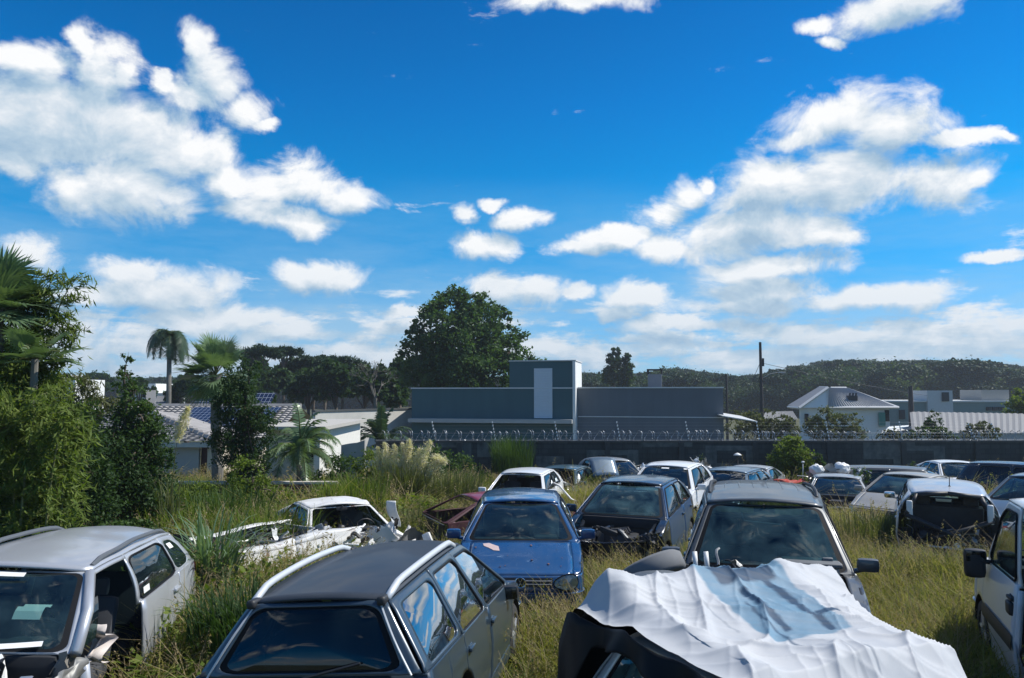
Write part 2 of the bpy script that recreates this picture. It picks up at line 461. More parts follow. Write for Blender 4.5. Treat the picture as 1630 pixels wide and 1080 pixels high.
    def ring(s, f, mg, rad, mb_frame, nseg=5, asp=1.0, sub=3):
        """frame ring between cell edge and window; returns the window outline in cell coordinates"""
        l, r, b, t = mg
        pts = rrect(nseg, rad, asp)
        outer = []
        for p in pts:
            outer.append(sq(p))
        # add true corners
        inner = [(lerp(l, 1 - r, x), lerp(b, 1 - t, y)) for x, y in pts]
        n = len(pts); vs = []; 
        for k in range(sub + 1):
            q = k / sub
            for o_, i_ in zip(outer, inner): vs.append(f(lerp(o_[0], i_[0], q), lerp(o_[1], i_[1], q)))
        fs = [(k * n + i, k * n + (i + 1) % n, (k + 1) * n + (i + 1) % n, (k + 1) * n + i) for k in range(sub) for i in range(n)]
        mb_frame.add(vs, fs)
        # corners of the cell outline (between the projected points)
        return inner
    def pane(s, f, inner, mb, inset=.006, band=0, nr=6):
        """glass sheet with optional black band (material 1) round its edge"""
        cx = sum(p[0] for p in inner) / len(inner); cy = sum(p[1] for p in inner) / len(inner)
        n = len(inner); qs = [1.0] + ([1 - band] if band else []) + [(1 - band) * (1 - (k + 1) / nr) for k in range(nr - 1)]
        vs = []
        for q in qs:
            for x, y in inner: vs.append(f(lerp(cx, x, q), lerp(cy, y, q)))
        vs.append(f(cx, cy)); fs = []; mi = []
        for k in range(len(qs) - 1):
            for i in range(n):
                fs.append((k * n + i, k * n + (i + 1) % n, (k + 1) * n + (i + 1) % n, (k + 1) * n + i)); mi.append(1 if (band and k == 0) else 0)
        c = len(vs) - 1; k = len(qs) - 1
        for i in range(n): fs.append((k * n + i, k * n + (i + 1) % n, c)); mi.append(0)
        A_ = vs[0] - vs[-1]; B_ = vs[len(inner) // 4] - vs[-1]
        if A_.cross(B_).dot(Vector(vs[-1]) - Vector((vs[-1].x * .6, 0, .7))) < 0: fs = [fc[::-1] for fc in fs]
        base = len(mb.v); mb.v += [tuple(v) for v in vs]
        for fc, m_ in zip(fs, mi): mb.f.append(tuple(i + base for i in fc)); mb.mi.append(m_)
    def B(s, mb, name, mats, parent=None, smooth=True, angle=40, solid=0, offset=-1):
        return mb.build(name, mats, parent or s.root, smooth, angle, fn=s.fn, solid=solid, offset=offset)
    def xs(s, a, b):
        """stations between a and b, denser at the wheel arches"""
        st = {a, b}; n = max(2, int(abs(a - b) / .12))
        for i in range(1, n): st.add(lerp(a, b, i / n))
        for wc in (s.wf, s.wrx):
            r = s.wr + s.arch
            for k in range(0, 25):
                x = wc + r * math.cos(math.pi * k / 24) * .9999
                if min(a, b) < x < max(a, b): st.add(x)
            for x in (wc - r - .004, wc + r + .004):
                if min(a, b) < x < max(a, b): st.add(x)
        return sorted(st, reverse=True)
    def panel(s, mb, a, b, sg, rows=9):
        X = s.xs(a, b); vs = []
        for x in X:
            z0, z1 = s.bot(x), s.belt(x)
            for j in range(rows + 1):
                z = lerp(z0, z1, j / rows)
                p = s.side(x, z, sg)
                # character line below the belt and sculpted lower door
                p.y += sg * (.010 * math.exp(-((z - (z1 - .12)) / .03) ** 2) - .012 * math.exp(-((z - .42) / .09) ** 2))
                vs.append(p)
            y, z = s.E(x); vs.append(Vector((x, sg * (y - .045), z + .004)))
        m = rows + 2
        for i in range(len(X) - 1):
            for j in range(m - 1):
                a_ = i * m + j
                q = (a_, a_ + 1, a_ + m + 1, a_ + m)
                mb.f.append(tuple(k + len(mb.v) for k in (q if sg < 0 else q[::-1]))); mb.mi.append(0)
        mb.v += [tuple(v) for v in vs]
        # lip folded into the arch
        return mb
    def has(s, n): return n not in s.no
    def build(s):
        s.tz = s.zt if s.kind == 'sedan' else s.zb1
        g = .004
        cells = s.cells
        if cells is None:
            xm = lerp(s.xc, s.xrb, .52); xt = lerp(s.xwt, s.xrt, .40)
            xq = lerp(s.xc, s.xrb, .84); xtq = lerp(s.xwt, s.xrt, .83)
            cells = [('front_door', xm, xt, (.09, .05, .0, .10), .10), ('rear_door', xq, xtq, (.05, .07, .0, .10), .10), ('quarter', s.xrb, s.xrt, None, 0)]
        else:
            cells = [(n, lerp(s.xc, s.xrb, b), lerp(s.xwt, s.xrt, t), mg, rd) for n, b, t, mg, rd in cells]
        body = MB()
        s.doors = {}
        for sg in (1, -1):
            tag = 'L' if sg > 0 else 'R'
            # front wing
            if s.has('wing' + tag):
                s.panel(body, s.x0, s.xc - .02 + g, sg)
            pb, pt = s.xc, s.xwt; low = s.xc - .02
            for (n, b1, t1, mg, rd) in cells:
                f = s.cell(pb, b1, pt, t1, sg)
                key = n + tag
                isdoor = n.endswith('door'); opened = s.door_open and s.door_open.get(key)
                tgt = MB() if isdoor else body
                skip = key in s.no
                if not skip:
                    if mg is None:
                        tgt.grid(f, 4, 6, flip=sg > 0)
                    else:
                        inner = s.ring(f, mg, rd, tgt)
                        # fill the four corners of the cell
                    s.panel(tgt, low - g, b1 + g if isdoor else b1, sg)
                if isdoor:
                    if skip:
                        if ('pillar' + key) not in s.no:
                            s.frame_strip(body, f, sg)
                    else:
                        d = s.B(tgt, 'door', s.p, solid=.018)
                        if mg is not None and s.has('glass' + key):
                            gm = MB(); s.pane(f, inner, gm)
                            s.B(gm, 'window', [s.side_glass if sg else s.side_glass], d)
                            tr = MB(); ln = [f(*p) + Vector((0, sg * .006, 0)) for p in inner]; tr.tube(ln + [ln[0]], .011, 5, cap=False)
                            s.B(tr, 'window_seal', seal, d)
                        if s.handles:
                            hx = b1 + .13; hz = s.belt(hx) - .13
                            hb = MB(); q = s.side(hx, hz, sg, .022); hb.rbox(q, (.17, .03, .032), .012)
                            hb.box(s.side(hx, hz, sg, .004), (.12, .012, .05), mi=0)
                            s.B(hb, 'door_handle', s.p if s.handles is True else s.handles, d)
                        s.doors[key] = d
                        if opened:
                            hinge = s.side(low, .6, sg)
                            M = Matrix.Translation(hinge) @ Matrix.Rotation(R(opened) * sg * -1, 4, 'Z') @ Matrix.Translation(-hinge)
                            d.matrix_local = M
                elif mg is not None and s.has('glass' + key):
                    gm = MB(); s.pane(f, inner, gm); s.B(gm, 'quarter_window', s.side_glass)
                pb, pt, low = b1, t1, b1
            if s.has('tail' + tag) and low > s.x1 + .02: s.panel(body, low, s.x1, sg)
            # sill
            body.box(((s.wf + s.wrx) / 2, sg * (s.hw * .90), s.sill + .03), (s.wb - 2 * s.wr - .16, .12, .10))
        # front deck: wings and bonnet
        def deck(end, j, i):
            xa = s.xc if end > 0 else s.xrb; xb = s.x0 if end > 0 else s.x1
            zt = s.zhf if end > 0 else s.tz
            e = s.fullness; aj = min(1, abs(j)); c = (1 - aj ** (2 / e)) ** (e / 2) if aj < 1 else 0
            fx = xb + ((s.xf if end > 0 else s.xr) - xb - end * s.nose) * c
            bow = .12 if end > 0 else -.06
            x = lerp(xa + bow * (1 - j * j), fx, i); ys, zs = s.E(lerp(xa, xb, i))
            zf = lerp(zs, zt, i * i * .9 * c + 0)
            return Vector((x, j * ys * (1 if aj < 1 else 1), zf + .035 * (1 - j * j) * (1 - i ** 3)))
        hj = .83
        if s.has('deckF'):
            for a_, b_ in ((-1, -hj - .004), (hj + .004, 1)):
                if s.has('wing' + ('L' if a_ > 0 else 'R')): body.grid(lambda u, v: deck(1, lerp(a_, b_, u), v), 5, 12, flip=True)
        if s.has('bonnet'):
            hm = MB(); hm.grid(lambda u, v: deck(1, lerp(-hj, hj, u), lerp(.02, .985, v)), 18, 14, flip=True)
            h = s.B(hm, 'bonnet', s.p, solid=.02)
            if s.hood_lift:
                hg = Vector((s.xc + .05, 0, s.zb0)); h.matrix_local = Matrix.Translation(hg) @ Matrix.Rotation(-R(s.hood_lift), 4, 'Y') @ Matrix.Translation(-hg)
            s.bonnet = h
        s.deck = deck
        if s.kind == 'sedan' and s.has('boot'):
            for a_, b_ in ((-1, -.84), (.84, 1)): body.grid(lambda u, v: deck(-1, lerp(a_, b_, u), v), 4, 10)
            bm_ = MB(); bm_.grid(lambda u, v: deck(-1, lerp(-.83, .83, u), lerp(.02, .99, v)), 14, 8); s.B(bm_, 'boot_lid', s.p, solid=.02)
        # roof
        def rf(u, v, lift=0):
            q = 2 * v - 1; x = lerp(s.xwt + .07 * (1 - q * q), s.xrt - .05 * (1 - q * q), u)
            xx = lerp(s.xwt, s.xrt, u)
            return Vector((x, q * s.rw(xx), s.roofz(xx) + s.crown * (1 - q * q) + lift))
        s.rf = rf
        if s.has('roof'):
            rm = MB(); rm.grid(rf, 18, 14, flip=False)
            s.roof = s.B(rm, 'roof', s.roofm, solid=.02)
        # windscreen frame, rear frame
        if s.has('screenframe') is True:
            inner = s.ring(s.fgl, (.035, .035, .02, .03), .06, body, asp=1.4)
            if s.has('screen'):
                gm = MB(); s.pane(s.fgl, inner, gm, band=.07); s.B(gm, 'windscreen', [s.front_glass, seal])
                if s.has('wiper') is True and s.has('wipers') is True:
                    wm = MB()
                    for a_ in (.25, .62):
                        p0 = s.fgl(a_ + .2, -.02) + Vector((.03, 0, .02)); p1 = s.fgl(a_ - .1, .13) + Vector((.03, 0, .02)); p2 = s.fgl(a_ + .2, .08) + Vector((.03, 0, .025))
                        wm.tube([p0, p1], .007, 5); wm.tube([p1.lerp(p2, -.35), p1.lerp(p2, 1.1)], .008, 5)
                    s.B(wm, 'wiper', black)
        if s.has('rearframe'):
            b_ = .22 if s.kind in ('hatch', 'wagon') else .03
            inner = s.ring(s.rgl, (.07, .07, .06, .07), .10, body, asp=1.4)
            if s.has('rearglass'):
                gm = MB(); s.pane(s.rgl, inner, gm, band=.08); s.B(gm, 'rear_window', [s.rear_glass, seal])
        body_o = s.B(body, 'body', s.p, solid=.012)
        s.body = body_o
        # fascias: bumper and panel above it
        def zf(z0, z1, end, a0=-90, a1=90, off=0, n=28, m=6):
            b = MB(); b.grid(lambda u, v: s.fas(end, lerp(a0, a1, u), lerp(z0, z1, v), off), n, m, flip=(end < 0)); return b
        if s.has('bumperF'):
            b = zf(.2, .5, 1); b.grid(lambda u, v: s.fas(1, lerp(-90, 90, u), lerp(.47, .5, v), .018 * math.sin(math.pi * v)), 28, 2)
            bo = s.B(b, 'bumper', s.bumper, solid=.01)
            lw = MB(); lw.grid(lambda u, v: s.fas(1, lerp(-38, 38, u), lerp(.25, .37, v), .004), 12, 2); s.B(lw, 'air_intake', black, bo)
        if s.has('noseF'):
            s.B(zf(.504, s.zhf - .005, 1), 'nose_panel', s.p, solid=.01)
        if s.has('grille'):
            gr = MB(); gr.grid(lambda u, v: s.fas(1, lerp(-s.ga, s.ga, u), lerp(.56, s.zhf - .03, v), .005), 12, 2)
            go_ = s.B(gr, 'grille', black)
            sl_ = MB()
            for k in (.35, .7):
                z = lerp(.56, s.zhf - .03, k); sl_.tube([s.fas(1, lerp(-s.ga + 1, s.ga - 1, u / 12), z, .012) for u in range(13)], .008, 5)
            s.B(sl_, 'grille_bar', steel, go_)
        if s.has('headlights'):
            for sg in (1, -1):
                if s.has('headlight' + ('L' if sg > 0 else 'R')):
                    lm = MB(); a0, a1 = sg * 36, sg * 74
                    def hf(u, v, off=.014, z0=.545, z1=s.zhf - .02):
                        sh = 1 if u < .5 else 1
                        return s.fas(1, lerp(a0, a1, u), lerp(z0 + .02 * u, z1 + .01 * u, v), off * (math.sin(math.pi * min(1, max(0, u))) * math.sin(math.pi * v)) ** .35 + .003)
                    lm.grid(hf, 10, 6, flip=sg < 0)
                    h = s.B(lm, 'headlight', G_LAMP)
                    lb = MB(); lb.grid(lambda u, v: s.fas(1, lerp(a0, a1, u), lerp(.545, s.zhf - .02, v), .001), 6, 3, flip=sg < 0); s.B(lb, 'reflector', alu, h)
        if s.has('bumperR'):
            s.B(zf(.22, .55, -1), 'bumper', s.bumper, solid=.01)
        if s.has('tailpanel'):
            s.B(zf(.554, s.tz, -1), 'tailgate' if s.kind != 'sedan' else 'tail_panel', s.p, solid=.01)
        if s.has('taillights'):
            for sg in (1, -1):
                if s.has('taillight' + ('L' if sg > 0 else 'R')):
                    lm = MB(); lm.grid(lambda u, v: s.fas(-1, sg * lerp(52, 84, u), lerp(.66, s.tz - .03, v), .012), 6, 4, flip=sg > 0)
                    s.B(lm, 'taillight', red_lens)
        # mirrors
        for sg in (1, -1):
            tag = 'L' if sg > 0 else 'R'
            if s.has('mirror' + tag):
                q = s.side(s.xc - .18, s.zb0 + .0, sg); c = q + Vector((-.02, sg * s.mdy, s.mdz))
                mm = MB(); mm.rbox(c, (.10, .21, .14), .045); mm.tube([q + Vector((0, -sg * .05, .0)), c + Vector((.0, -sg * .06, -.05))], .025, 6)
                mo = s.B(mm, 'side_mirror', s.mirror_m if hasattr(s, 'mirror_m') else s.p)
                mg_ = MB(); mg_.rbox(c + Vector((-.048, sg * .005, 0)), (.012, .17, .11), .005); s.B(mg_, 'mirror_glass', getattr(s, 'mirror_g', chrome), mo)
        # wheels
        for wc, e in ((s.wf, 'F'), (s.wrx, 'B')):
            for sg in (1, -1):
                if s.has('wheel' + e + ('L' if sg > 0 else 'R')): s.wheel(wc, sg)
        # floor pan, firewall, wheel boxes
        fl = MB()
        fl.box(((s.xc + s.xrb) / 2 - .05, 0, .28), (s.xc - s.xrb + .5, s.W * .80, .06))
        fl.box((s.xc + .02, 0, .58), (.04, s.W * .82, .62))
        fl.box((s.wf, 0, .42), (s.wr * 2.5, s.W * .52, .42)); fl.box((s.wrx, 0, .46), (s.wr * 2.5, s.W * .56, .40))
        for wc in (s.wf, s.wrx):
            for sg in (1, -1):
                fl.add(*s.archliner(wc, sg))
        s.B(fl, 'floor_pan', black, smooth=False, angle=None)
        if s.interior: s.cabin()
        if s.rails:
            for sg in (1, -1):
                rl = MB(); a_, b_, h = s.rails[:3]; pts = []; n = 14
                for k in range(n + 1):
                    u = lerp(a_, b_, k / n); p = s.rf(u, .5 + sg * (.5 - .035)); e = math.sin(math.pi * k / n) ** .35
                    pts.append(p + Vector((0, 0, .012 + h * e)))
                rl.tube(pts, [.022] * (n + 1), 8)
                s.B(rl, 'roof_rail', s.rails[3])
    def frame_strip(s, mb, f, sg):
        """what stays of the frame when the door is gone: the cant rail"""
        mb.grid(lambda u, v: f(u, lerp(.93, 1, v)), 8, 1, flip=sg > 0)
        mb.grid(lambda u, v: f(lerp(.93, 1, u), v), 1, 6, flip=sg > 0)
    def archliner(s, wc, sg):
        r = s.wr + s.arch - .005; vs = []; n = 16
        y1 = s.wx(wc) * .985; y0 = y1 - .28
        for k in range(n + 1):
            a = math.pi * k / n
            for y in (y0, y1): vs.append((wc + r * math.cos(a), sg * y, s.wr + r * math.sin(a)))
        fs = [(2 * k, 2 * k + 1, 2 * k + 3, 2 * k + 2) for k in range(n)] + [tuple(2 * k for k in range(n + 1))]
        return vs, fs
    def wheel(s, x, sg):
        r = s.wr; w = .19; y = s.wx(x) - .02 - w / 2
        M = Matrix.Translation((x, sg * y, r)) @ (Matrix.Rotation(math.pi, 4, 'Z') if sg < 0 else Matrix.Identity(4))
        t = MB(); t.lathe([(r * .62, -w / 2), (r * .9, -w / 2), (r * .985, -w * .4), (r, -w * .2), (r, w * .2), (r * .985, w * .4), (r * .9, w / 2), (r * .64, w / 2), (r * .62, w * .3)], 28, M=M)
        o = s.B(t, 'wheel', rubber)
        m = MB(); m.lathe([(r * .64, w * .42), (r * .6, w * .40), (r * .57, w * .15), (r * .2, w * .1), (0.001, w * .1)], 28, M=M, mi=0)
        for k in range(5 if s.rim == 'alloy' else 8):
            a = 2 * math.pi * k / (5 if s.rim == 'alloy' else 8)
            c0 = Vector((r * .12 * math.cos(a), w * .34, r * .12 * math.sin(a))); c1 = Vector((r * .6 * math.cos(a), w * .38, r * .6 * math.sin(a)))
            m.tube([M @ c0, M @ c1], [.035, .022], 6)
        m.lathe([(r * .16, w * .30), (r * .15, w * .40), (0.001, w * .42)], 12, M=M)
        s.B(m, 'rim', alu if s.rim == 'alloy' else steel, o)
    def seatmesh(s, x, y, w, tilt=14):
        m = MB(); m.rbox((x, y, .52), (.50, w, .16), .06)
        M = Matrix.Rotation(R(-tilt), 3, 'Y')
        m.rbox(Vector((x - .27, y, .84)), (.14, w, .58), .06, M)
        return m
    def headrest(s, m, x, y): m.rbox((x - .36, y, min(1.2, s.H - .24)), (.10, .24, .17), .045)
    def cabin(s):
        ds = MB(); ds.rbox((s.xc - .14, 0, s.zb0 - .09), (.42, s.W * .80, .20), .07)
        ds.rbox((s.xc - .16, s.steer * .36, s.zb0 + .0), (.20, .34, .12), .05)
        do = s.B(ds, 'dashboard', dark_in)
        sw = MB(); c = Vector((s.xc - .42, s.steer * .36, s.zb0 - .02)); pts = []
        for k in range(19):
            a = 2 * math.pi * k / 18; pts.append(c + Vector((-.10 * math.sin(a) * -1 * .5, .18 * math.cos(a), .17 * math.sin(a))))
        sw.tube(pts, .014, 6, cap=False); sw.tube([c + Vector((0, -.17, 0)), c + Vector((0, .17, 0))], .012, 5); sw.tube([c, c + Vector((.2, 0, -.08))], .03, 6)
        s.B(sw, 'steering_wheel', black)
        xs_ = s.xc - .95
        for sg in (1, -1):
            m = s.seatmesh(xs_, sg * .36, .46); s.headrest(m, xs_, sg * .36); s.B(m, 'seat', seat_m)
        xr_ = max(s.xrb + .75, xs_ - .95)
        m = s.seatmesh(xr_, 0, s.W * .68, 18)
        for y in (-.38, .38): s.headrest(m, xr_, y)
        s.B(m, 'rear_bench', seat_m)
        mm = MB(); q = s.fgl(.5, .86) + Vector((-.10, 0, -.03)); mm.rbox(q, (.03, .22, .06), .012); mm.tube([q, s.fgl(.5, .95)], .01, 5); s.B(mm, 'rear_view_mirror', black)
    def place(s, x, y, nose_deg, z=None, pitch=0, roll=0):
        """nose_deg: heading of the nose, 0 = towards the camera (-Y), positive turns it to picture-left"""
        a = R(-90 - nose_deg)
        s.root.location = (x, y, gz(x, y) if z is None else z)
        s.root.rotation_euler = Euler((R(roll), R(pitch), a), 'XYZ')
        return s
def crush(x0, amp, seed=0, top=0, freq=2.4):
    """deformation growing from station x0 towards the nose (x0>0) or the tail"""
    sg = 1 if amp > 0 else -1; amp = abs(amp)
    def f(v):
        t = max(0, (v.x - x0) * sg)
        if t <= 0: return v
        t = min(1, t / 1.0)
        n = noise.noise_vector(v * freq + Vector((seed * 7.3, seed, 0)))
        n2 = noise.noise_vector(v * freq * 3 + Vector((seed, 5, 2)))
        d = (n * .8 + n2 * .3) * amp * t
        return v + Vector((d.x - sg * amp * .8 * t * t, d.y * .8, d.z * .7 - top * t))
    return f
def dents(amp, freq=2, seed=0):
    def f(v):
        n = noise.noise_vector(v * freq + Vector((seed * 3.1, 0, seed)))
        return v + n * amp
    return f
def chain(*fs):
    def f(v):
        for g_ in fs: v = g_(v)
        return v
    return f
def wreckage(rng, c, size, n, parent, mats, name='loose_parts', sc=1.0, fn=None):
    """heap of bent struts, hoses, brackets and torn sheet: one mesh part"""
    m = MB(); c = Vector(c)
    for i in range(n):
        q = c + Vector([rng.uniform(-.5, .5) * size[k] for k in range(3)])
        k = rng.random(); m.cur = rng.randrange(len(mats))
        rot = (rng.uniform(0, 6), rng.uniform(0, 6), rng.uniform(0, 6))
        if k < .22: m.rbox(q, [rng.uniform(.05, .20) * sc, rng.uniform(.04, .12) * sc, rng.uniform(.02, .08) * sc], .012, rot)
        elif k < .52:
            pts = [q]; d = Vector([rng.uniform(-1, 1) for _ in range(3)]).normalized()
            for _ in range(6):
                d = (d + Vector([rng.uniform(-.32, .32) for _ in range(3)])).normalized(); d.z *= .8; pts.append(pts[-1] + d * rng.uniform(.03, .08) * sc)
            m.tube(pts, rng.uniform(.006, .022), 5)
        else:
            M = Euler(rot).to_matrix(); w_, h_ = rng.uniform(.1, .35) * sc, rng.uniform(.08, .28) * sc; sd_ = rng.uniform(0, 50)
            m.grid(lambda u, v: q + M @ (Vector(((u - .5) * w_, (v - .5) * h_, 0)) + .06 * noise.noise_vector(Vector((u * 3, v * 3, sd_)))), 5, 5)
    return m.build(name, mats, parent, True, 35, fn=fn)
# ------------------------------------------------------------------ ground
def hilltop(px):
    """skyline of the wooded ridge, as photo rows"""
    return pl(px, [(0, 612), (150, 606), (240, 604), (400, 604), (640, 604), (900, 601), (925, 597), (1000, 600), (1040, 593), (1062, 587), (1090, 592), (1130, 598), (1165, 602), (1215, 600), (1245, 594), (1268, 589), (1300, 580), (1340, 577), (1400, 576), (1450, 578), (1500, 576), (1560, 579), (1595, 584), (1640, 592)])
def terr(x, y):
    z = gz(x, y)
    if y > 110:
        px = 815 + F * x / y; zt = CAMZ + (625 - hilltop(px) - 36) / F * 300
        t = min(1, (y - 110) / 190); t = t * t * (3 - 2 * t); z = lerp(z, zt, t)
        if y > 300: z -= min(12, (y - 300) * .03)
    return z
def axis_pts(lo, hi, near, step, far):
    a = [0.0]; s = step
    while a[-1] < hi: a.append(a[-1] + (step if a[-1] < near else min(far, step + (a[-1] - near) * .09)))
    b = [0.0]
    while b[-1] < -lo: b.append(b[-1] + (step if b[-1] < near else min(far, step + (b[-1] - near) * .09)))
    return sorted(set([-v for v in b] + a))
gm = MB(); X_ = axis_pts(-3000, 3000, 40, 1.0, 200); Y_ = [y for y in axis_pts(-300, 4000, 45, 1.0, 200)]
for x in X_:
    for y in Y_: gm.v.append((x, y, terr(x, y)))
ny = len(Y_)
gm.f = [(i * ny + j, (i + 1) * ny + j, (i + 1) * ny + j + 1, i * ny + j + 1) for i in range(len(X_) - 1) for j in range(ny - 1)]; gm.mi = [0] * len(gm.f)
m, t, o = mat('soil_and_turf')
tc = t.new('ShaderNodeTexCoord').outputs['Object']
n = t.noise(tc, .8, 8, .65); n2 = t.noise(tc, 9, 4, .6)
c = t.mix(t.m('MULTIPLY_ADD', n, 3, -1, clamp=True), (.05, .062, .018), (.085, .085, .035)); c = t.mix(t.m('MULTIPLY_ADD', n2, 3, -1.4, clamp=True), c, (.05, .04, .025))
princ(t, o, Base_Color=c, Roughness=.95)
tagp(gm.build('ground', m, smooth=True), kind='structure')

# ------------------------------------------------------------------ block wall behind the yard
def block_mat(name, c1, c2, mortar, bw=.4, bh=.2, marks=False, axis='XZ'):
    m, t, o = mat(name)
    tc = t.new('ShaderNodeTexCoord').outputs['Object']
    sx = t.new('ShaderNodeSeparateXYZ'); t.l.new(tc, sx.inputs[0])
    v = t.comb(sx.outputs[0] if axis == 'XZ' else sx.outputs[1], sx.outputs[2], 0.0)
    b = t.new('ShaderNodeTexBrick'); t.l.new(v, b.inputs['Vector'])
    b.inputs['Scale'].default_value = 1; b.inputs['Brick Width'].default_value = bw; b.inputs['Row Height'].default_value = bh
    b.inputs['Mortar Size'].default_value = .012; b.inputs['Color1'].default_value = c1 + (1,); b.inputs['Color2'].default_value = c2 + (1,); b.inputs['Mortar'].default_value = mortar + (1,)
    n = t.noise(tc, .7, 7, .65); n2 = t.noise(t.v('MULTIPLY', tc, (3.0, 3.0, .5)), 1.0, 6, .6)
    c = t.mix(t.m('MULTIPLY_ADD', n, 2.6, -.9, clamp=True), b.outputs[0], (.028, .036, .038))
    c = t.mix(t.m('MULTIPLY_ADD', n2, 2.8, -1.35, clamp=True), c, (.012, .018, .018))
    if marks:
        # limewash patches where something was painted over
        vor = t.new('ShaderNodeTexVoronoi'); vor.feature = 'F1'; vor.distance = 'CHEBYCHEV'
        t.l.new(t.v('MULTIPLY', tc, (.32, 1, .75)), vor.inputs['Vector']); vor.inputs['Scale'].default_value = .9
        mk = t.m('MULTIPLY', t.m('LESS_THAN', vor.outputs[0], .30), t.m('GREATER_THAN', vor.outputs[0], .17))
        n3 = t.noise(tc, 2.5, 5, .6)
        c = t.mix(t.m('MULTIPLY', mk, t.m('MULTIPLY_ADD', n3, 1.6, -.45, clamp=True)), c, (.18, .215, .21))
    princ(t, o, Base_Color=c, Roughness=.92)
    return m
WY = 30.0; WTOP = P(815, 703, WY).z
wx0 = P(598, 703, WY).x; wx1 = 34.0
cap_m = simple('cement_cap', (.07, .075, .075), .9, var=.3)
wl = empty('block_wall', ((wx0 + wx1) / 2, WY, gz(10, WY)), 'long dark stained concrete block wall behind the wrecked cars', 'wall')
wm = MB(); wm.box((0, .1, (WTOP - gz(10, WY)) / 2 - .3), (wx1 - wx0, .2, WTOP - gz(10, WY) + .55)); wm.build('wall_face', block_mat('wall_blocks', (.040, .052, .055), (.066, .078, .078), (.022, .026, .028), marks=True), wl)
for i in range(14):
    x = lerp(wx0 + .4, wx1 - .4, i / 13) - (wx0 + wx1) / 2
    MB().box((x, -.03, (WTOP - gz(10, WY)) / 2 - .3), (.2, .1, WTOP - gz(10, WY) + .5)).build('pier', simple('wall_pier', (.048, .056, .058), .95, var=.3), wl)
wm = MB(); wm.box((0, .1, WTOP - gz(10, WY) + .0), (wx1 - wx0 + .05, .26, .06)); wm.build('coping', cap_m, wl)
# razor wire
galv = simple('galvanised_wire', (.36, .38, .40), .42, .6, var=.2)
rng = random.Random(5)
cw = MB(); pts = []; x = wx0 + .15; a = 0; nxt = 0
while x < wx1 - .2:
    r = .205 * (1 + .10 * math.sin(x * 1.7) + .16 * noise.noise(Vector((x * 1.3, 0, 0)))) ; k = a / (2 * math.pi)
    lean = .05 * math.sin(x * .9)
    pts.append((x + .10 * math.sin(a * .5) + .02 * math.sin(a * 3), WY + .1 + r * .55 * math.cos(a), WTOP + .23 + lean * .3 + r * math.sin(a)))
    a += .42; x += .0150 * (1 + .35 * math.sin(x * 2.3) + .9 * noise.noise(Vector((x * 1.9, 5, 0))))
cw.tube(pts, .0085, 3)
for i in range(3, len(pts), 2):
    p = Vector(pts[i]); q = Vector(pts[i - 1]); d = (p - q).normalized(); s_ = d.cross(Vector((0, 1, .3))).normalized() * .032
    cw.add([p - s_, p + d * .02, p + s_, p - d * .02], [(0, 1, 2, 3)])
cw.tube([(wx0, WY + .1, WTOP + .07), (wx1, WY + .1, WTOP + .07)], .008, 3); cw.tube([(wx0, WY + .1, WTOP + .32), (wx1, WY + .1, WTOP + .33)], .006, 3)
tagp(cw.build('razor_wire', galv, smooth=True), 'long coil of galvanised razor wire running along the top of the block wall', 'razor wire')
# electric fence rods
rods = [(691, 'first electric fence rod from the left, above the pampas grass'), (787, 'electric fence rod in front of the left half of the grey house'), (887, 'electric fence rod just left of the lit strip of the grey tower'), (986, 'electric fence rod right of the tower, below the chimney side'),
        (1096, 'electric fence rod near the right end of the grey house'), (1209, 'electric fence rod at the foot of the tall utility pole'), (1320, 'electric fence rod leaning in front of the white hip roofed house'),
        (1437, 'electric fence rod left of the short utility post area by the pale roofs'), (1555, 'strongly leaning electric fence rod before the low modern houses'), (1592, 'rightmost electric fence rod on the block wall')]
ins = simple('insulator', (.75, .76, .74), .4)
for px, lab in rods:
    b = P(px + 2, 703, WY); tpx = P(px - (4 if px < 1500 else 12), 671 if px < 1500 else 674, WY)
    e = empty('electric_fence_rod', b, lab, 'fence rod', 'electric fence rods on the block wall')
    d = tpx - b
    MB().tube([(0, .1, -.05), (d.x, .1, d.z)], .014, 5).build('rod', simple('rod', (.12, .13, .14), .5), e)
    for k in range(6):
        q = Vector((0, .1, 0)).lerp(Vector((d.x, .1, d.z)), .12 + k * .165)
        MB().rbox(q, (.045, .05, .075), .012).build('insulator', ins, e)
wr = MB()
for k in range(6):
    f = .12 + k * .165
    tops = [P(px - (4 if px < 1500 else 12), 671 if px < 1500 else 674, WY) for px, _ in rods]; bots = [P(px + 2, 703, WY) for px, _ in rods]
    wr.tube([bots[i].lerp(tops[i], f) + Vector((0, .1, 0)) for i in range(len(rods))], .0013, 3)
tagp(wr.build('fence_wires', galv), 'thin electric fence wires strung between the rods above the razor wire', 'fence wire')

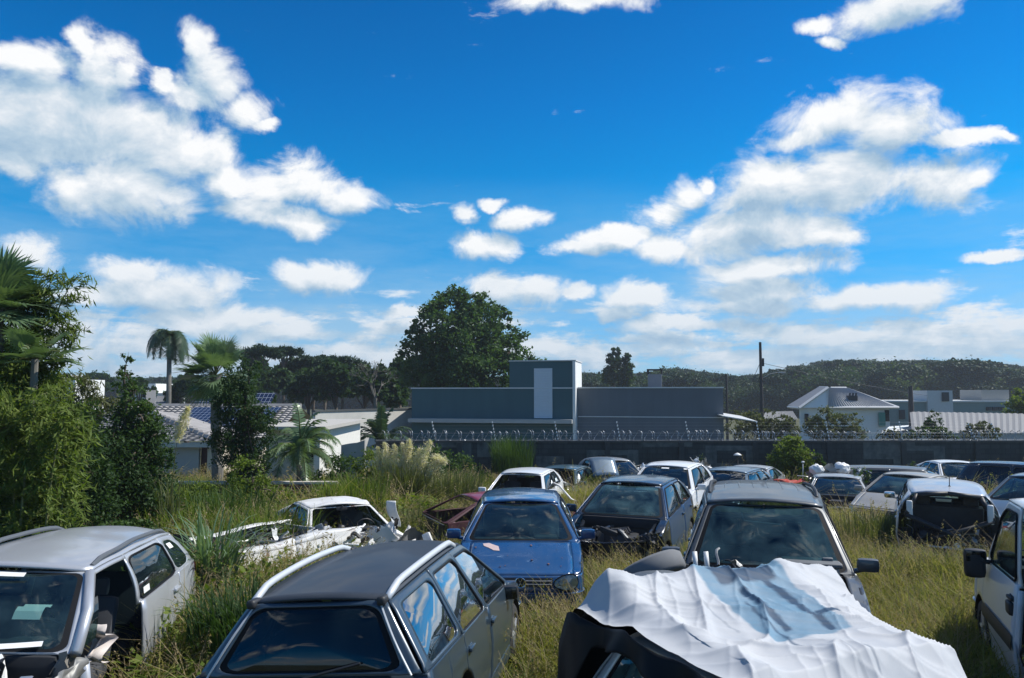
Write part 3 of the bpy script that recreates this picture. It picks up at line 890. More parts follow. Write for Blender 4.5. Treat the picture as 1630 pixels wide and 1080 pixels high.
# ------------------------------------------------------------------ grey modern house
def wallbox(mb, a, b, z0, z1, th, n, mi=None):
    """vertical slab from a to b (xy), z0..z1, thickness th away from normal n"""
    a = Vector((a[0], a[1])); b = Vector((b[0], b[1])); n = Vector(n) * th
    pts = [a, b, b - n, a - n]
    vs = [(p.x, p.y, z0) for p in pts] + [(p.x, p.y, z1) for p in pts]
    mb.add(vs, [(0, 1, 5, 4), (1, 2, 6, 5), (2, 3, 7, 6), (3, 0, 4, 7), (4, 5, 6, 7), (3, 2, 1, 0)], mi)
ang = R(12); e_ = Vector((math.cos(ang), -math.sin(ang))); n_ = Vector((-math.sin(ang), -math.cos(ang)))
O_ = Vector(P(912, 640, 42).xy)
def onface(px, off=0):
    """point of the facade line (shifted off along the normal) seen at column px"""
    k = (px - 815) / F; c_ = math.cos(PITCH)
    o2 = O_ + n_ * off
    # x = k' * y where k' = k*cos.. (small pitch effect taken at horizon)
    t_ = (k * o2.y - o2.x) / (e_.x - k * e_.y)
    return o2 + e_ * t_
def zat(p, py, px=815): return P(px, py, p.y).z
gh = empty('grey_house', (O_.x, O_.y, gz(3, 42)), 'long flat roofed grey modern house with tower, behind the block wall', 'house')
org = Vector((O_.x, O_.y, gz(3, 42)))
class RB(MB):
    def rel(s, name, mats, parent=gh, **k):
        s.v = [tuple(Vector(v) - org) for v in s.v]; return s.build(name, mats, parent, **k)
def render_mat(name, col):
    m, t, o = mat(name); tc = t.new('ShaderNodeTexCoord').outputs['Object']
    a = t.noise(t.v('MULTIPLY', tc, (2.6, 2.6, .22)), 1.0, 6, .65); b_ = t.noise(tc, .35, 5, .6)
    f = t.m('ADD', t.m('MULTIPLY_ADD', a, .26, .86), t.m('MULTIPLY_ADD', b_, .4, -.2)); sc = t.new('ShaderNodeVectorMath'); sc.operation = 'SCALE'; sc.inputs[0].default_value = col; t.l.new(f, sc.inputs['Scale'])
    princ(t, o, Base_Color=sc.outputs[0], Roughness=.88); return m
teal = render_mat('teal_grey_render', (.055, .118, .132)); gry = render_mat('warm_grey_render', (.135, .152, .168))
pale = simple('pale_trim', (.62, .62, .60), .7); wht = simple('white_render', (.74, .74, .71), .8, var=.06)
zb = -2.6; zt_ = zat(O_, 619)
L0 = onface(656); R1 = onface(1150, -.6)
b = RB(); wallbox(b, L0, O_, zb, zt_, 9, n_); b.rel('wall', teal)
O2 = O_ - n_ * .6
b = RB(); wallbox(b, O2 + e_ * .02, R1, zb, zt_ + .02, 8, n_); b.rel('wall', gry)
T0 = onface(811, .02); T1 = O_ + n_ * .02
ztw = zat(O_, 575)
b = RB(); wallbox(b, T0, T1, zt_ + .05, ztw, 3.0, n_); b.rel('tower', teal)
b = RB(); wallbox(b, T1 + n_ * .1, T1 + n_ * .1 + e_ * .16, zb, ztw + .02, 3.1, n_); b.rel('white_fin', wht)
b = RB(); wallbox(b, T0 + n_ * .04 - e_ * .04, T1 + n_ * .12 + e_ * .2, ztw, ztw + .06, 3.2, n_); b.rel('tower_coping', pale)
b = RB(); wallbox(b, L0 + n_ * .06 - e_ * .05, O_ + n_ * .06, zt_ + .0, zt_ + .07, .3, n_); b.rel('coping', pale)
b = RB(); wallbox(b, O2 + n_ * .06 + e_ * .2, R1 + n_ * .06 + e_ * .05, zt_ + .02, zt_ + .09, .3, n_); b.rel('coping', pale)
zl = zat(O_, 668)
b = RB(); wallbox(b, onface(650, .55), O_ + n_ * .55, zl - .22, zl, .6, n_); b.rel('concrete_canopy', simple('canopy_concrete', (.42, .42, .40), .8, var=.15, scale=2))
b = RB(); wallbox(b, onface(920, -.57), R1 + n_ * .03, zl + .12, zl + .17, .06, n_); b.rel('string_course', pale)
# louvred shutter
sh = RB(); A = onface(851, .05); B_ = onface(878, .05); z1 = zat(A, 587); z0 = zat(A, 666); nl = 30
for k in range(nl):
    za, zc_ = lerp(z0, z1, k / nl), lerp(z0, z1, (k + 1) / nl)
    q = [(A.x, A.y, za), (B_.x, B_.y, za), (B_.x + n_.x * .05, B_.y + n_.y * .05, za + .01), (A.x + n_.x * .05, A.y + n_.y * .05, za + .01), (B_.x, B_.y, zc_), (A.x, A.y, zc_)]
    sh.add(q, [(0, 1, 2, 3), (3, 2, 4, 5)])
so = sh.rel('shutter', simple('shutter_aluminium', (.62, .66, .69), .5, var=.05))
fr = RB()
for (u, v) in ((A, B_),):
    fr.tube([(u.x, u.y, z0), (u.x, u.y, z1), (v.x, v.y, z1), (v.x, v.y, z0)], .04, 4)
fr.rel('shutter_frame', simple('shutter_aluminium', (.42, .45, .47)), parent=gh)
# chimney
ch = RB(); c0 = onface(1031, -2.2); c1 = onface(1053, -2.2); zc1 = zat(c0, 596)
wallbox(ch, c0, c1, zt_ - .2, zc1, .8, n_); cho = ch.rel('chimney', simple('chimney_render', (.24, .24, .25), .85))
cc = RB(); zc2 = zat(c0, 590)
for p in (c0, c1):
    for d_ in (.1, .7): cc.tube([(p.x - n_.x * d_, p.y - n_.y * d_, zc1), (p.x - n_.x * d_, p.y - n_.y * d_, zc2)], .06, 4)
wallbox(cc, c0 - e_ * .06 + n_ * .06, c1 + e_ * .06 + n_ * .06, zc2, zc2 + .08, .92, n_); cc.rel('chimney_cap', black)

# small lean-to with a bright tin roof right of it
q0 = P(1150, 662, 40); tr = empty('lean_to', (q0.x, 40, gz(12, 40)), 'small shed with bright tin roof at the right end of the grey house', 'shed')
b = MB(); b.add([(0, 0, q0.z - gz(12, 40)), (2.0, .3, q0.z - gz(12, 40) - .32), (1.9, 3, q0.z - gz(12, 40) - .1), (-.1, 3, q0.z - gz(12, 40) + .22)], [(0, 1, 2, 3)]); b.build('roof', simple('bright_tin', (.6, .6, .58), .45, .3), tr, solid=.05)
b = MB(); b.box((.85, 1.6, .55), (1.6, 2.6, 1.9 )); b.build('wall', simple('dark_block', (.10, .11, .11), .9), tr)

# ------------------------------------------------------------------ left: tiled house
def tile_mat():
    m, t, o = mat('grey_roof_tiles')
    princ(t, o, Base_Color=t.mix(t.m('MULTIPLY_ADD', t.noise(t.new('ShaderNodeTexCoord').outputs['Object'], 1.8, 7, .65), 2, -.5, clamp=True), (.20, .19, .18), (.40, .38, .36)), Roughness=.85)
    return m
tilem = tile_mat()
def tiled(mb, a, b, c, d, rows, cols, h=.05):
    """roof plane a(eave left) b(eave right) c(top right) d(top left): stepped, rolled tiles as real relief"""
    a, b, c, d = map(Vector, (a, b, c, d)); N = (b - a).cross(d - a).normalized()
    if N.z < 0: N = -N
    vs = []; nc = cols * 4
    for i in range(rows):
        for e in (0, 1):
            v = (i + e) / rows
            for j in range(nc + 1):
                u = j / nc; p = a.lerp(b, u).lerp(d.lerp(c, u), v)
                vs.append(p + N * (h * .6 * abs(math.sin(math.pi * j / 4)) + (h * .8 if e == 0 else 0)))
    w_ = nc + 1
    fs = [(r * w_ + j, r * w_ + j + 1, (r + 1) * w_ + j + 1, (r + 1) * w_ + j) for r in range(2 * rows - 1) for j in range(nc)]
    mb.add(vs, fs)
cream = simple('cream_render', (.55, .50, .40), .85, var=.1, scale=1.2); greyw = simple('grey_painted_wall', (.42, .43, .42), .85, var=.1, scale=1.0)
hy = 27.0; hg = gz(-14, 28) - .6
th = empty('tiled_house', (-15, 29, hg), 'grey tiled hip roof house with solar panels behind the bushes on the left', 'house')
def T(v): return (v[0] + 15, v[1] - 29, v[2] - hg)
ec = P(343, 705, hy); ez = ec.z; rg = P(228, 655, 31.0)
# eave line, hip roof over the front wing
A_ = Vector((-21, hy, ez)); Bq = Vector((ec.x, hy, ez)); Cq = Vector((rg.x, 31.0, rg.z)); Dq = Vector((-21, 31.0, rg.z))
b = MB(); tiled(b, T(A_), T(Bq), T(Cq), T(Dq), 16, 30, .07)
b.build('roof', tilem, th, smooth=False)
E2 = Vector((ec.x + .1, 36.0, ez))
b = MB(); b.add([T(Bq), T(E2), T(Cq + Vector((0, 1.2, 0))), T(Cq)], [(0, 1, 2, 3)]); b.build('roof', tilem, th)
# hip tiles
b = MB()
for k in range(16):
    p = Bq.lerp(Cq, k / 16); q = Bq.lerp(Cq, (k + 1.05) / 16); b.tube([Vector(T(p)) + Vector((0, 0, .10)), Vector(T(q)) + Vector((0, 0, .07))], [.13, .10], 6)
b.build('hip_tiles', tilem, th)
# main roof behind, ridge at row 648
r0 = P(232, 647, 34); r1 = P(300, 647, 34); m0 = Vector((-17.5, 31.3, rg.z - .35)); m1 = P(445, 690, 31.3)
rz2 = P(300, 648, 34).z
b = MB(); tiled(b, T((-18, 30.6, rz2 - 1.25)), T((m1.x, 30.6, rz2 - 1.25)), T((m1.x, 34.4, rz2)), T((-18, 34.4, rz2)), 15, 30, .07); b.build('roof', tilem, th)
b = MB(); b.tube([T((-18, 34.4, rz2 + .04)), T((m1.x, 34.4, rz2 + .04))], .12, 6); b.build('ridge_tiles', tilem, th)
b = MB(); b.add([T((-18, 34.4, rz2)), T((m1.x, 34.4, rz2)), T((m1.x, 38.4, rz2 - 1.25)), T((-18, 38.4, rz2 - 1.25))], [(0, 1, 2, 3)]); b.build('roof', tilem, th)
# solar panels
def pv(mb_name, x0, x1, y0, z0, y1, z1, cols, rows, par, T_):
    base = Vector(T_((x0, y0, z0))); ux = Vector((x1 - x0, 0, 0)); uy = Vector((0, y1 - y0, z1 - z0)); N = ux.cross(uy).normalized()
    for i in range(cols):
        for j in range(rows):
            p = base + ux * (i / cols) + uy * (j / rows); a_, b_ = ux / cols * .97, uy / rows * .97
            m_ = MB(); m_.add([p, p + a_, p + a_ + b_, p + b_, p + N * .05, p + a_ + N * .05, p + a_ + b_ + N * .05, p + b_ + N * .05], [(4, 5, 6, 7), (0, 1, 5, 4), (1, 2, 6, 5), (2, 3, 7, 6), (3, 0, 4, 7)])
            o_ = m_.build('solar_panel', pvm, par)
def pv_mat():
    m, t, o = mat('solar_cells')
    tc = t.new('ShaderNodeTexCoord').outputs['Object']; sx = t.new('ShaderNodeSeparateXYZ'); t.l.new(tc, sx.inputs[0])
    gx = t.m('GREATER_THAN', t.m('FRACT', t.m('MULTIPLY', sx.outputs[0], 5.2)), .08); gy = t.m('GREATER_THAN', t.m('FRACT', t.m('MULTIPLY', sx.outputs[1], 3.4)), .07)
    princ(t, o, Base_Color=t.mix(t.m('MULTIPLY', gx, gy), (.28, .30, .32), (.012, .02, .05)), Roughness=.18)
    return m
pvm = pv_mat()
sl2 = 1.25 / 3.8
pxa = P(298, 655, 33).x; pxb = P(345, 655, 33).x; pxc = P(440, 655, 33).x
y0_, y1_ = 31.6, 33.9; zz = lambda y: rz2 - (34.4 - y) * sl2 + .14
pv('p', pxa, pxb + .0, y0_, zz(y0_), y1_, zz(y1_), 2, 1, th, T); pv('p', pxb + .06, pxc, y0_, zz(y0_), y1_, zz(y1_), 4, 1, th, T)
# tilted racks on the ridge
pv('p', P(310, 640, 34.6).x, P(336, 640, 34.6).x, 34.5, rz2 + .1, 35.3, rz2 + .62, 1, 1, th, T); pv('p', P(402, 640, 34.6).x, P(432, 640, 34.6).x, 34.5, rz2 + .1, 35.3, rz2 + .62, 1, 1, th, T)
# walls under the eave
w0 = P(317, 730, hy + .5).x; w1 = P(333, 730, hy + .5).x; w2 = P(344, 730, hy + .5).x
b = MB(); b.box(((-20.5 + w0) / 2 + 15, hy + .55 - 29, (ez + hg) / 2 - hg - .1), (w0 + 20.5, .15, ez - hg - .15)); b.build('wall', greyw, th)
b = MB(); b.box(((w1 + w2) / 2 + 15, hy + .50 - 29, (ez + hg) / 2 - hg - .1), (w2 - w1, .35, ez - hg - .15)); b.build('wall', cream, th)
b = MB(); b.box(((w2 + 15) - .1, hy + 4.2 - 29, (ez + hg) / 2 - hg - .1), (.2, 7.0, ez - hg - .15)); b.build('wall', cream, th)
b = MB(); b.box(((w0 + w1) / 2 + 15, hy + .70 - 29, (ez + hg) / 2 - hg - .1), (w1 - w0, .08, ez - hg - .16)); dr = b.build('door', simple('dark_red_door', (.06, .012, .012), .5), th)
b = MB(); b.box(((-21 + ec.x) / 2 + 15, hy + .1 - 29, ez - hg - .09), (ec.x + 21, .05, .17)); b.build('fascia_board', simple('fascia_white', (.5, .52, .5), .7), th)
# second, arched wing
aw_ = empty('arched_house', (P(470, 700, 25).x, 25.5, gz(-7, 25) - .3), 'cream house wing with an arched barred window behind the small palm', 'house'); ao = aw_.location.copy()
def A2(x, y, z): return (x - ao.x, y - ao.y, z - ao.z)
xa_, xb_ = P(424, 700, 25).x, P(502, 700, 25).x; z1 = P(470, 684, 25).z; wzs = P(490, 738, 25).z
win_c = P(489, 716, 25); ww = .26
b = MB(); y_ = 25.0
# wall with an arched opening
op = [(win_c.x - ww, wzs + .0), (win_c.x - ww, win_c.z + .12)] + [(win_c.x - ww * math.cos(a), win_c.z + .12 + ww * math.sin(a)) for a in [math.pi * k / 8 for k in range(1, 8)]] + [(win_c.x + ww, win_c.z + .12), (win_c.x + ww, wzs)]
zb_ = ao.z
out = [(xa_, zb_)] + [(xa_, z1)] + [(xb_, z1)] + [(xb_, zb_)]
poly1 = [(xa_, zb_), (xa_, z1), (win_c.x - .002, z1)] + [p for p in reversed(op[:6])] + [(win_c.x - ww, zb_)]
poly2 = [(win_c.x + .002, z1), (xb_, z1), (xb_, zb_), (win_c.x + ww, zb_)] + [p for p in reversed(op[5:])]
for pg in (poly1, poly2): b.prism([(x - ao.x, z - ao.z) for x, z in pg], y_ - ao.y, y_ - ao.y + .2)
b.box(A2(win_c.x, y_ + .1, (zb_ + wzs) / 2), (2 * ww, .19, wzs - zb_)); b.build('wall', cream, aw_)
b = MB(); b.box(A2(win_c.x, y_ + .17, win_c.z), (.52, .02, 1.2)); wo_ = b.build('window', G_BLACK, aw_)
b = MB()
for k in range(6): b.tube([A2(win_c.x - ww + .09 * k + .03, y_ + .06, wzs), A2(win_c.x - ww + .09 * k + .03, y_ + .06, win_c.z + .34)], .012, 4)
b.build('window_bars', black, wo_)
b = MB(); b.box(A2(xb_ + .08, y_ + 3.2, (z1 + zb_) / 2), (.2, 6.6, z1 - zb_)); b.build('wall', simple('white_side_wall', (.70, .68, .62), .85, var=.15), aw_)
b = MB(); b.box(A2((xa_ + xb_) / 2 + .1, y_ + 3, z1 + .06), (xb_ - xa_ + .7, 7.0, .12)); b.build('roof_slab', simple('slab', (.42, .40, .36), .9, var=.2), aw_)
# long pale wall
a0 = P(500, 656, 40); a1 = P(664, 652, 47); lw_ = empty('pale_boundary_wall', (a0.x, 40, -3), 'long pale stained wall left of the grey house, behind the low palms', 'wall')
b = MB(); dv = Vector((a1.x - a0.x, 7.0)); L_ = dv.length; nn = 14
b.box((dv.x / 2, dv.y / 2, (a0.z + 3) / 2), (L_, .2, a0.z + 3), (0, 0, math.atan2(dv.y, dv.x)))
b.build('wall_face', simple('stained_limewash', (.56, .54, .49), .9, var=.25, scale=1.2), lw_)
b = MB(); b.box((dv.x / 2, dv.y / 2, a0.z + 3.04), (L_ + .1, .3, .09), (0, 0, math.atan2(dv.y, dv.x))); b.build('coping', cap_m, lw_)
# old gate pier
g0 = P(563, 706, 23); gp = empty('concrete_pier', (g0.x, 23, gz(-5, 23)), 'broken stained concrete wall stub left of the pampas grass', 'wall stub')
b = MB(); n = 10; prof_ = [(-.36, 0), (-.36, g0.z - gz(-5, 23) - .05), (-.1, g0.z - gz(-5, 23)), (.1, g0.z - gz(-5, 23) + .02), (.36, g0.z - gz(-5, 23) + .1), (.38, 0)]
b.prism(prof_, -.12, .12); b.build('wall_face', simple('stained_concrete', (.34, .33, .31), .95, var=.5, scale=2), gp)
# brick wall
bw0, bw1 = P(262, 768, 20.0), P(535, 766, 20.0); bz = gz(-8, 20)
br = empty('brick_wall', (bw1.x, 20.0, bz), 'low red brick wall with pale coping behind the white wreck', 'wall')
b = MB(); b.box(((bw0.x - bw1.x) / 2, .1, (bw0.z - bz) / 2 - .1), (bw1.x - bw0.x, .18, bw0.z - bz + .1))
b.build('brickwork', block_mat('red_brick', (.30, .085, .045), (.22, .06, .035), (.22, .19, .16), .22, .07), br)
b = MB(); b.box(((bw0.x - bw1.x) / 2, .1, bw0.z - bz - .02), (bw1.x - bw0.x + .06, .26, .06)); b.build('coping', simple('cement_pale', (.45, .42, .37), .9, var=.2), br)

# ------------------------------------------------------------------ utility poles
def pole(px, py, d, r, lab, arm=None):
    tp = P(px, py, d); z0 = terr(tp.x, d)
    e = empty('utility_pole', (tp.x, d, z0), lab, 'utility pole')
    MB().tube([(0, 0, -.3), (0, 0, tp.z - z0)], [r * 1.25, r * .75], 10).build('post', simple('pole_concrete', (.07, .06, .055), .9), e, True, 50)
    return e, tp
p1, t1 = pole(1210, 545, 55, .13, 'tall dark utility pole rising right of the grey house')
m_ = MB(); zt1 = t1.z - p1.location.z
m_.rbox((.12, 0, zt1 - 1.5), (.28, .08, .6), .02)
m_.build('bracket', black, p1)
la = P(1240, 593, 55); lo_ = P(1212, 600, 55); m_ = MB()
m_.tube([(0, 0, zt1 - 2.75), (.7, 0, zt1 - 2.35), (la.x - t1.x, 0, la.z - p1.location.z)], .022, 5)
lar = m_.build('lamp_arm', galv, p1); m_ = MB(); m_.rbox((la.x - t1.x + .2, 0, la.z - p1.location.z - .02), (.55, .2, .11), .04); m_.build('lamp_head', simple('lamp_head', (.35, .36, .36), .5), lar)
p2, t2 = pole(1156, 596, 62, .11, 'thinner utility pole standing at the right end of the grey house')
p3, t3 = pole(1449, 615, 60, .22, 'short stout dark pole in front of the low modern houses')
def wire(a, b, sag, r=.018, lab='', nm='overhead_wire'):
    pts = []
    for k in range(25):
        u = k / 24; p = a.lerp(b, u); p.z -= sag * 4 * u * (1 - u); pts.append(p)
    tagp(MB().tube(pts, r, 3).build(nm, black), lab, 'wire')
wire(P(1212, 578, 55), P(1700, 640, 140), 1.5, .02, 'overhead wire falling from the tall pole to the right')
wire(P(1209, 580, 55), P(1120, 700, 50), .9, .02, 'slack wire dropping from the tall pole to the grey house')

# ------------------------------------------------------------------ white hip roofed house
dH = 72.0
def H(px, py, dd=0): return P(px, py, dH + dd)
wh = empty('white_house', (H(1335, 690).x, dH, terr(H(1335, 690).x, dH)), 'white house with a grey ribbed hip roof in front of the wooded hill', 'house'); wo3 = wh.location.copy()
def W_(v): return tuple(Vector(v) - wo3)
def quad(mb, *p): mb.add([W_(v) for v in p], [tuple(range(len(p)))])
ribm = simple('ribbed_tin_roof', (.30, .31, .32), .5, .2)
def ribs(mb, a, b, c, d, n=26):
    """standing seam sheet a b (eave) c d (top)"""
    a, b, c, d = [Vector(W_(v)) for v in (a, b, c, d)]; N = (b - a).cross(d - a).normalized(); N = N if N.z > 0 else -N; vs = []
    for j in range(n * 2 + 1):
        u = j / (2 * n); h = .10 * (j % 2)
        vs += [a.lerp(b, u) + N * h, d.lerp(c, u) + N * h]
    mb.add(vs, [(2 * j, 2 * j + 2, 2 * j + 3, 2 * j + 1) for j in range(2 * n)])
zE = H(1320, 649).z
e1 = H(1317, 649, 0); e2 = H(1431, 649, -.8); rA = H(1322, 618, 3.5); rG = H(1318, 617.5, .2); rB = H(1347, 618, 3.5)
b = MB(); ribs(b, e1, e2, rB, rG, 26); b.build('roof', ribm, wh)
eR = H(1420, 646, 7); b = MB(); ribs(b, e2, eR, rB, rB, 12); b.build('roof', ribm, wh)
# left roof and gable
l0 = H(1254, 648, 1.0); l1 = H(1272, 650, -.4)
b = MB(); ribs(b, l1, H(1255, 646, 5), H(1304, 617, 5), rG, 12); b.build('roof', ribm, wh)
b = MB(); b.add([W_(l1 + Vector((.2, .2, 0))), W_(H(1317, 649, -.1)), W_(rG + Vector((0, .1, -.12)))], [(0, 1, 2)]); b.build('gable', wht, wh, solid=.1)
b = MB(); b.tube([W_(l1), W_(rG)], .16, 4); b.tube([W_(H(1304, 617, 5)), W_(rG)], .12, 4); b.tube([W_(rG), W_(H(1317, 649, -.1))], .05, 4); b.tube([W_(rA), W_(rB)], .14, 5); b.tube([W_(e1), W_(e2)], .13, 4); b.tube([W_(H(1254, 648, 3)), W_(l1)], .12, 4); b.build('fascia_board', pale, wh)
zg = wo3.z
b = MB()
for (pa, pb, da, db) in ((1274, 1320, .4, .6), (1320, 1416, .6, .0)):
    u, v = H(pa, 660, da), H(pb, 660, db)
    q = [(u.x, u.y, zg), (v.x, v.y, zg), (v.x, v.y, zE), (u.x, u.y, zE)]; b.add([W_(p) for p in q], [(0, 1, 2, 3)])
b.build('wall', wht, wh, solid=.2)
b = MB(); c_ = H(1404, 668, -.1); b.box(W_((c_.x, c_.y, c_.z)), (.62, .1, 1.35)); b.build('door', simple('green_door', (.05, .22, .18), .6), wh)
b = MB(); c_ = H(1284, 668, .25); b.box(W_(c_), (.35, .12, 1.1)); b.build('window', G_BLACK, wh); b = MB(); c_ = H(1412, 662, .0); b.box(W_(c_), (.4, .12, 1.1)); b.build('window', G_BLACK, wh)
b = MB(); c_ = H(1356, 634, .6); b.rbox(W_(c_), (.9, .6, .5), .05)
for k in (-.3, 0, .3): b.tube([W_(c_ + Vector((k, -.2, .2))), W_(c_ + Vector((k + .05, -.2, .5)))], .09, 6)
b.build('roof_vent', black, wh)

# low modern houses
def slabhouse(name, lab, boxes, d0):
    x0_ = P(boxes[0][0], 660, d0).x
    e = empty(name, (x0_, d0, terr(x0_, d0)), lab, 'house'); o3 = e.location.copy()
    for (pa, pb, pt_, dd, dep, mt, capm) in boxes:
        u, v = P(pa, pt_, d0 + dd), P(pb, pt_, d0 + dd); z0 = o3.z - 1
        MB().box(((u.x + v.x) / 2 - o3.x, dd + dep / 2, (u.z + z0) / 2 - o3.z), (v.x - u.x, dep, u.z - z0)).build('wall', mt, e)
        if capm: MB().box(((u.x + v.x) / 2 - o3.x, dd + dep / 2, u.z - o3.z + .05), (v.x - u.x + .3, dep + .3, .16)).build('coping', capm, e)
    return e, o3
sage = simple('sage_render', (.18, .24, .23), .85); tan_ = simple('tan_render', (.34, .33, .30), .85); lgt = simple('light_render', (.50, .51, .50), .85)
e, o3 = slabhouse('modern_house', 'low flat roofed sage house with pale parapet and roof box at the far right', [(1425, 1640, 640, 0, 9, sage, pale), (1476, 1516, 622, -.3, 4, lgt, None), (1562, 1606, 621, 1, 4, tan_, None)], 82)
c_ = P(1505, 632, 81.6); MB().box(Vector((c_.x, c_.y, c_.z)) - o3, (.75, .1, 1.0)).build('window', black, e)
for px in (1574, 1584, 1594): c_ = P(px, 651, 81.9); MB().box(Vector((c_.x, c_.y, c_.z)) - o3, (.55, .12, .4)).build('window', black, e)
c_ = P(1436, 660, 81.9); MB().box(Vector((c_.x, c_.y, c_.z)) - o3, (.6, .12, 1.0)).build('window', black, e)
# sheet roofs nearer
def pitched(name, lab, p, mt, wall_m):
    """p = eaveL, eaveR, topR, topL as (px,py,d)"""
    q = [P(*k) for k in p]; o4 = Vector((q[0].x, q[0].y, terr(q[0].x, q[0].y)))
    e = empty(name, o4, lab, 'house')
    mb = MB(); a, b_, c, d = [v - o4 for v in q]; N = Vector((0, 0, 1)); vs = []; n = 24
    for j in range(2 * n + 1): u = j / (2 * n); vs += [a.lerp(b_, u) + N * .05 * (j % 2), d.lerp(c, u) + N * .05 * (j % 2)]
    mb.add(vs, [(2 * j, 2 * j + 2, 2 * j + 3, 2 * j + 1) for j in range(2 * n)]); mb.build('roof', mt, e)
    mb = MB(); mb.add([a + Vector((.2, .3, -.05)), b_ + Vector((-.2, .3, -.05)), Vector((b_.x - .2, b_.y + .3, -1)), Vector((a.x + .2, a.y + .3, -1))], [(0, 1, 2, 3)]); mb.add([b_ + Vector((-.2, .3, -.05)), c + Vector((-.2, -.3, -.05)), Vector((c.x - .2, c.y, -1)), Vector((b_.x - .2, b_.y + .3, -1))], [(0, 1, 2, 3)]); mb.add([a + Vector((.2, .3, -.05)), d + Vector((.2, -.3, -.05)), Vector((d.x + .2, d.y, -1)), Vector((a.x + .2, a.y + .3, -1))], [(0, 1, 2, 3)]); mb.build('wall', wall_m, e, solid=.1)
    return e
pitched('sheet_roofed_house', 'grey sheet roofed low house behind the right part of the block wall', [(1452, 690, 52), (1680, 690, 50), (1680, 660, 58), (1448, 656, 60)], simple('fibre_cement', (.20, .20, .20), .8, var=.2), greyw)
pitched('tin_shed', 'bright low tin roof just above the wall right of the white house', [(1402, 690, 56), (1452, 684, 56), (1470, 676, 62), (1415, 680, 62)], simple('bright_tin', (.6, .6, .58)), greyw)
pitched('grey_cottage', 'small grey roofed cottage left of the white house, half hidden by shrubs', [(1212, 672, 78), (1270, 668, 78), (1262, 655, 83), (1218, 656, 83)], simple('fibre_cement', (.20, .20, .20)), greyw)
pitched('dark_cottage', 'dark low roof between the tall pole and the shrubs', [(1228, 688, 60), (1266, 687, 60), (1262, 672, 64), (1226, 674, 64)], simple('fibre_cement', (.20, .20, .20)), greyw)
# distant left houses
e, o3 = slabhouse('distant_house', 'distant white two storey house seen over the bamboo at far left', [(66, 120, 604, 0, 8, wht, None), (70, 98, 598, -.5, 5, tan_, wht)], 110)
c_ = P(80, 604, 109.4); MB().box(Vector((c_.x, c_.y, c_.z)) - o3, (1.6, .1, .6)).build('window', black, e)
e, o3 = slabhouse('distant_block', 'distant white flat topped building just left of the queen palm', [(228, 248, 611, 0, 8, wht, None), (205, 262, 626, -2, 8, lgt, None)], 130)
pitched('distant_roof', 'distant grey gabled roof beside the foot of the queen palm', [(246, 643, 70), (284, 643, 70), (278, 631, 76), (250, 631, 76)], simple('fibre_cement', (.20, .20, .20)), wht)
pitched('pale_barn', 'small distant pale gabled house behind the tiled roof at left', [(232, 646, 60), (248, 646, 60), (248, 622, 66), (232, 622, 66)], simple('pale_tin', (.45, .45, .44)), wht)
# ------------------------------------------------------------------ vegetation
nr = np.random.RandomState(11)
def npmesh(name, verts, faces, mat_, parent=None, link=True, smooth=False):
    """verts (N,3), faces (M,k) all of the same size k"""
    me = bpy.data.meshes.new(name); k = faces.shape[1]
    me.vertices.add(len(verts)); me.vertices.foreach_set('co', verts.astype(np.float32).ravel())
    me.loops.add(faces.size); me.loops.foreach_set('vertex_index', faces.astype(np.int32).ravel())
    me.polygons.add(len(faces)); me.polygons.foreach_set('loop_start', np.arange(0, faces.size, k, dtype=np.int32))
    me.update(calc_edges=True); me.materials.append(mat_)
    if smooth: me.polygons.foreach_set('use_smooth', [True] * len(faces))
    o = bpy.data.objects.new(name, me)
    if link: COL.objects.link(o)
    if parent: o.parent = parent
    return o
def unit(v): return v / (np.linalg.norm(v, axis=1, keepdims=True) + 1e-9)
def leaf_arrays(c, size, ratio=.5, droop=.2, out=None):
    """rhombic leaves at c; out: preferred long-axis direction"""
    n = len(c); a = unit(nr.normal(size=(n, 3)) + (out if out is not None else 0)); a[:, 2] -= droop; a = unit(a)
    b = unit(np.cross(a, unit(nr.normal(size=(n, 3)) + np.array([0, 0, 1.2]))))
    s = (size * nr.uniform(.6, 1.3, n))[:, None]
    m = np.cross(a, b) * s * .08
    v = np.stack([c - a * s * .5, c + b * s * ratio * .5 + m, c + a * s * .5, c - b * s * ratio * .5 + m], 1).reshape(-1, 3)
    f = np.arange(4 * n).reshape(n, 4); return v, f
def crown_points(blobs, n, clump=28, spread=.17, shell=.55):
    """clusters of leaves through the outer volume of each blob"""
    w = np.array([b[3] ** 2 for b in blobs]); w = w / w.sum(); out = []; dirs = []
    for (x, y, z, r, *sq_), k in zip(blobs, (w * n / clump).astype(int) + 1):
        u = unit(nr.normal(size=(k, 3))); rad = r * (shell + (1 - shell) * nr.uniform(size=(k, 1)) ** .6) * nr.uniform(.82, 1.12, (k, 1))
        fl = sq_[0] if sq_ else 1.0
        cc = np.array([x, y, z]) + u * rad * np.array([1, 1, fl])
        p = np.repeat(cc, clump, 0) + nr.normal(size=(k * clump, 3)) * r * spread * nr.uniform(.5, 1.3, (k * clump, 1)) * np.array([1, 1, .8 if fl == 1 else fl])
        out.append(p); dirs.append(np.repeat(u, clump, 0))
    return np.concatenate(out), np.concatenate(dirs)
bark = simple('bark', (.10, .08, .06), .95, var=.4, scale=3); bark_grey = simple('grey_bark', (.16, .15, .13), .95, var=.4, scale=3)
L_dark = leafmat('leaf_dark', (.018, .045, .016), (.045, .085, .022))
L_mid = leafmat('leaf_mid', (.030, .070, .018), (.075, .125, .03))
L_bright = leafmat('leaf_bright', (.065, .12, .018), (.17, .21, .035), .42)
L_blue = leafmat('leaf_bluegreen', (.035, .075, .045), (.085, .13, .075), .2, .45)
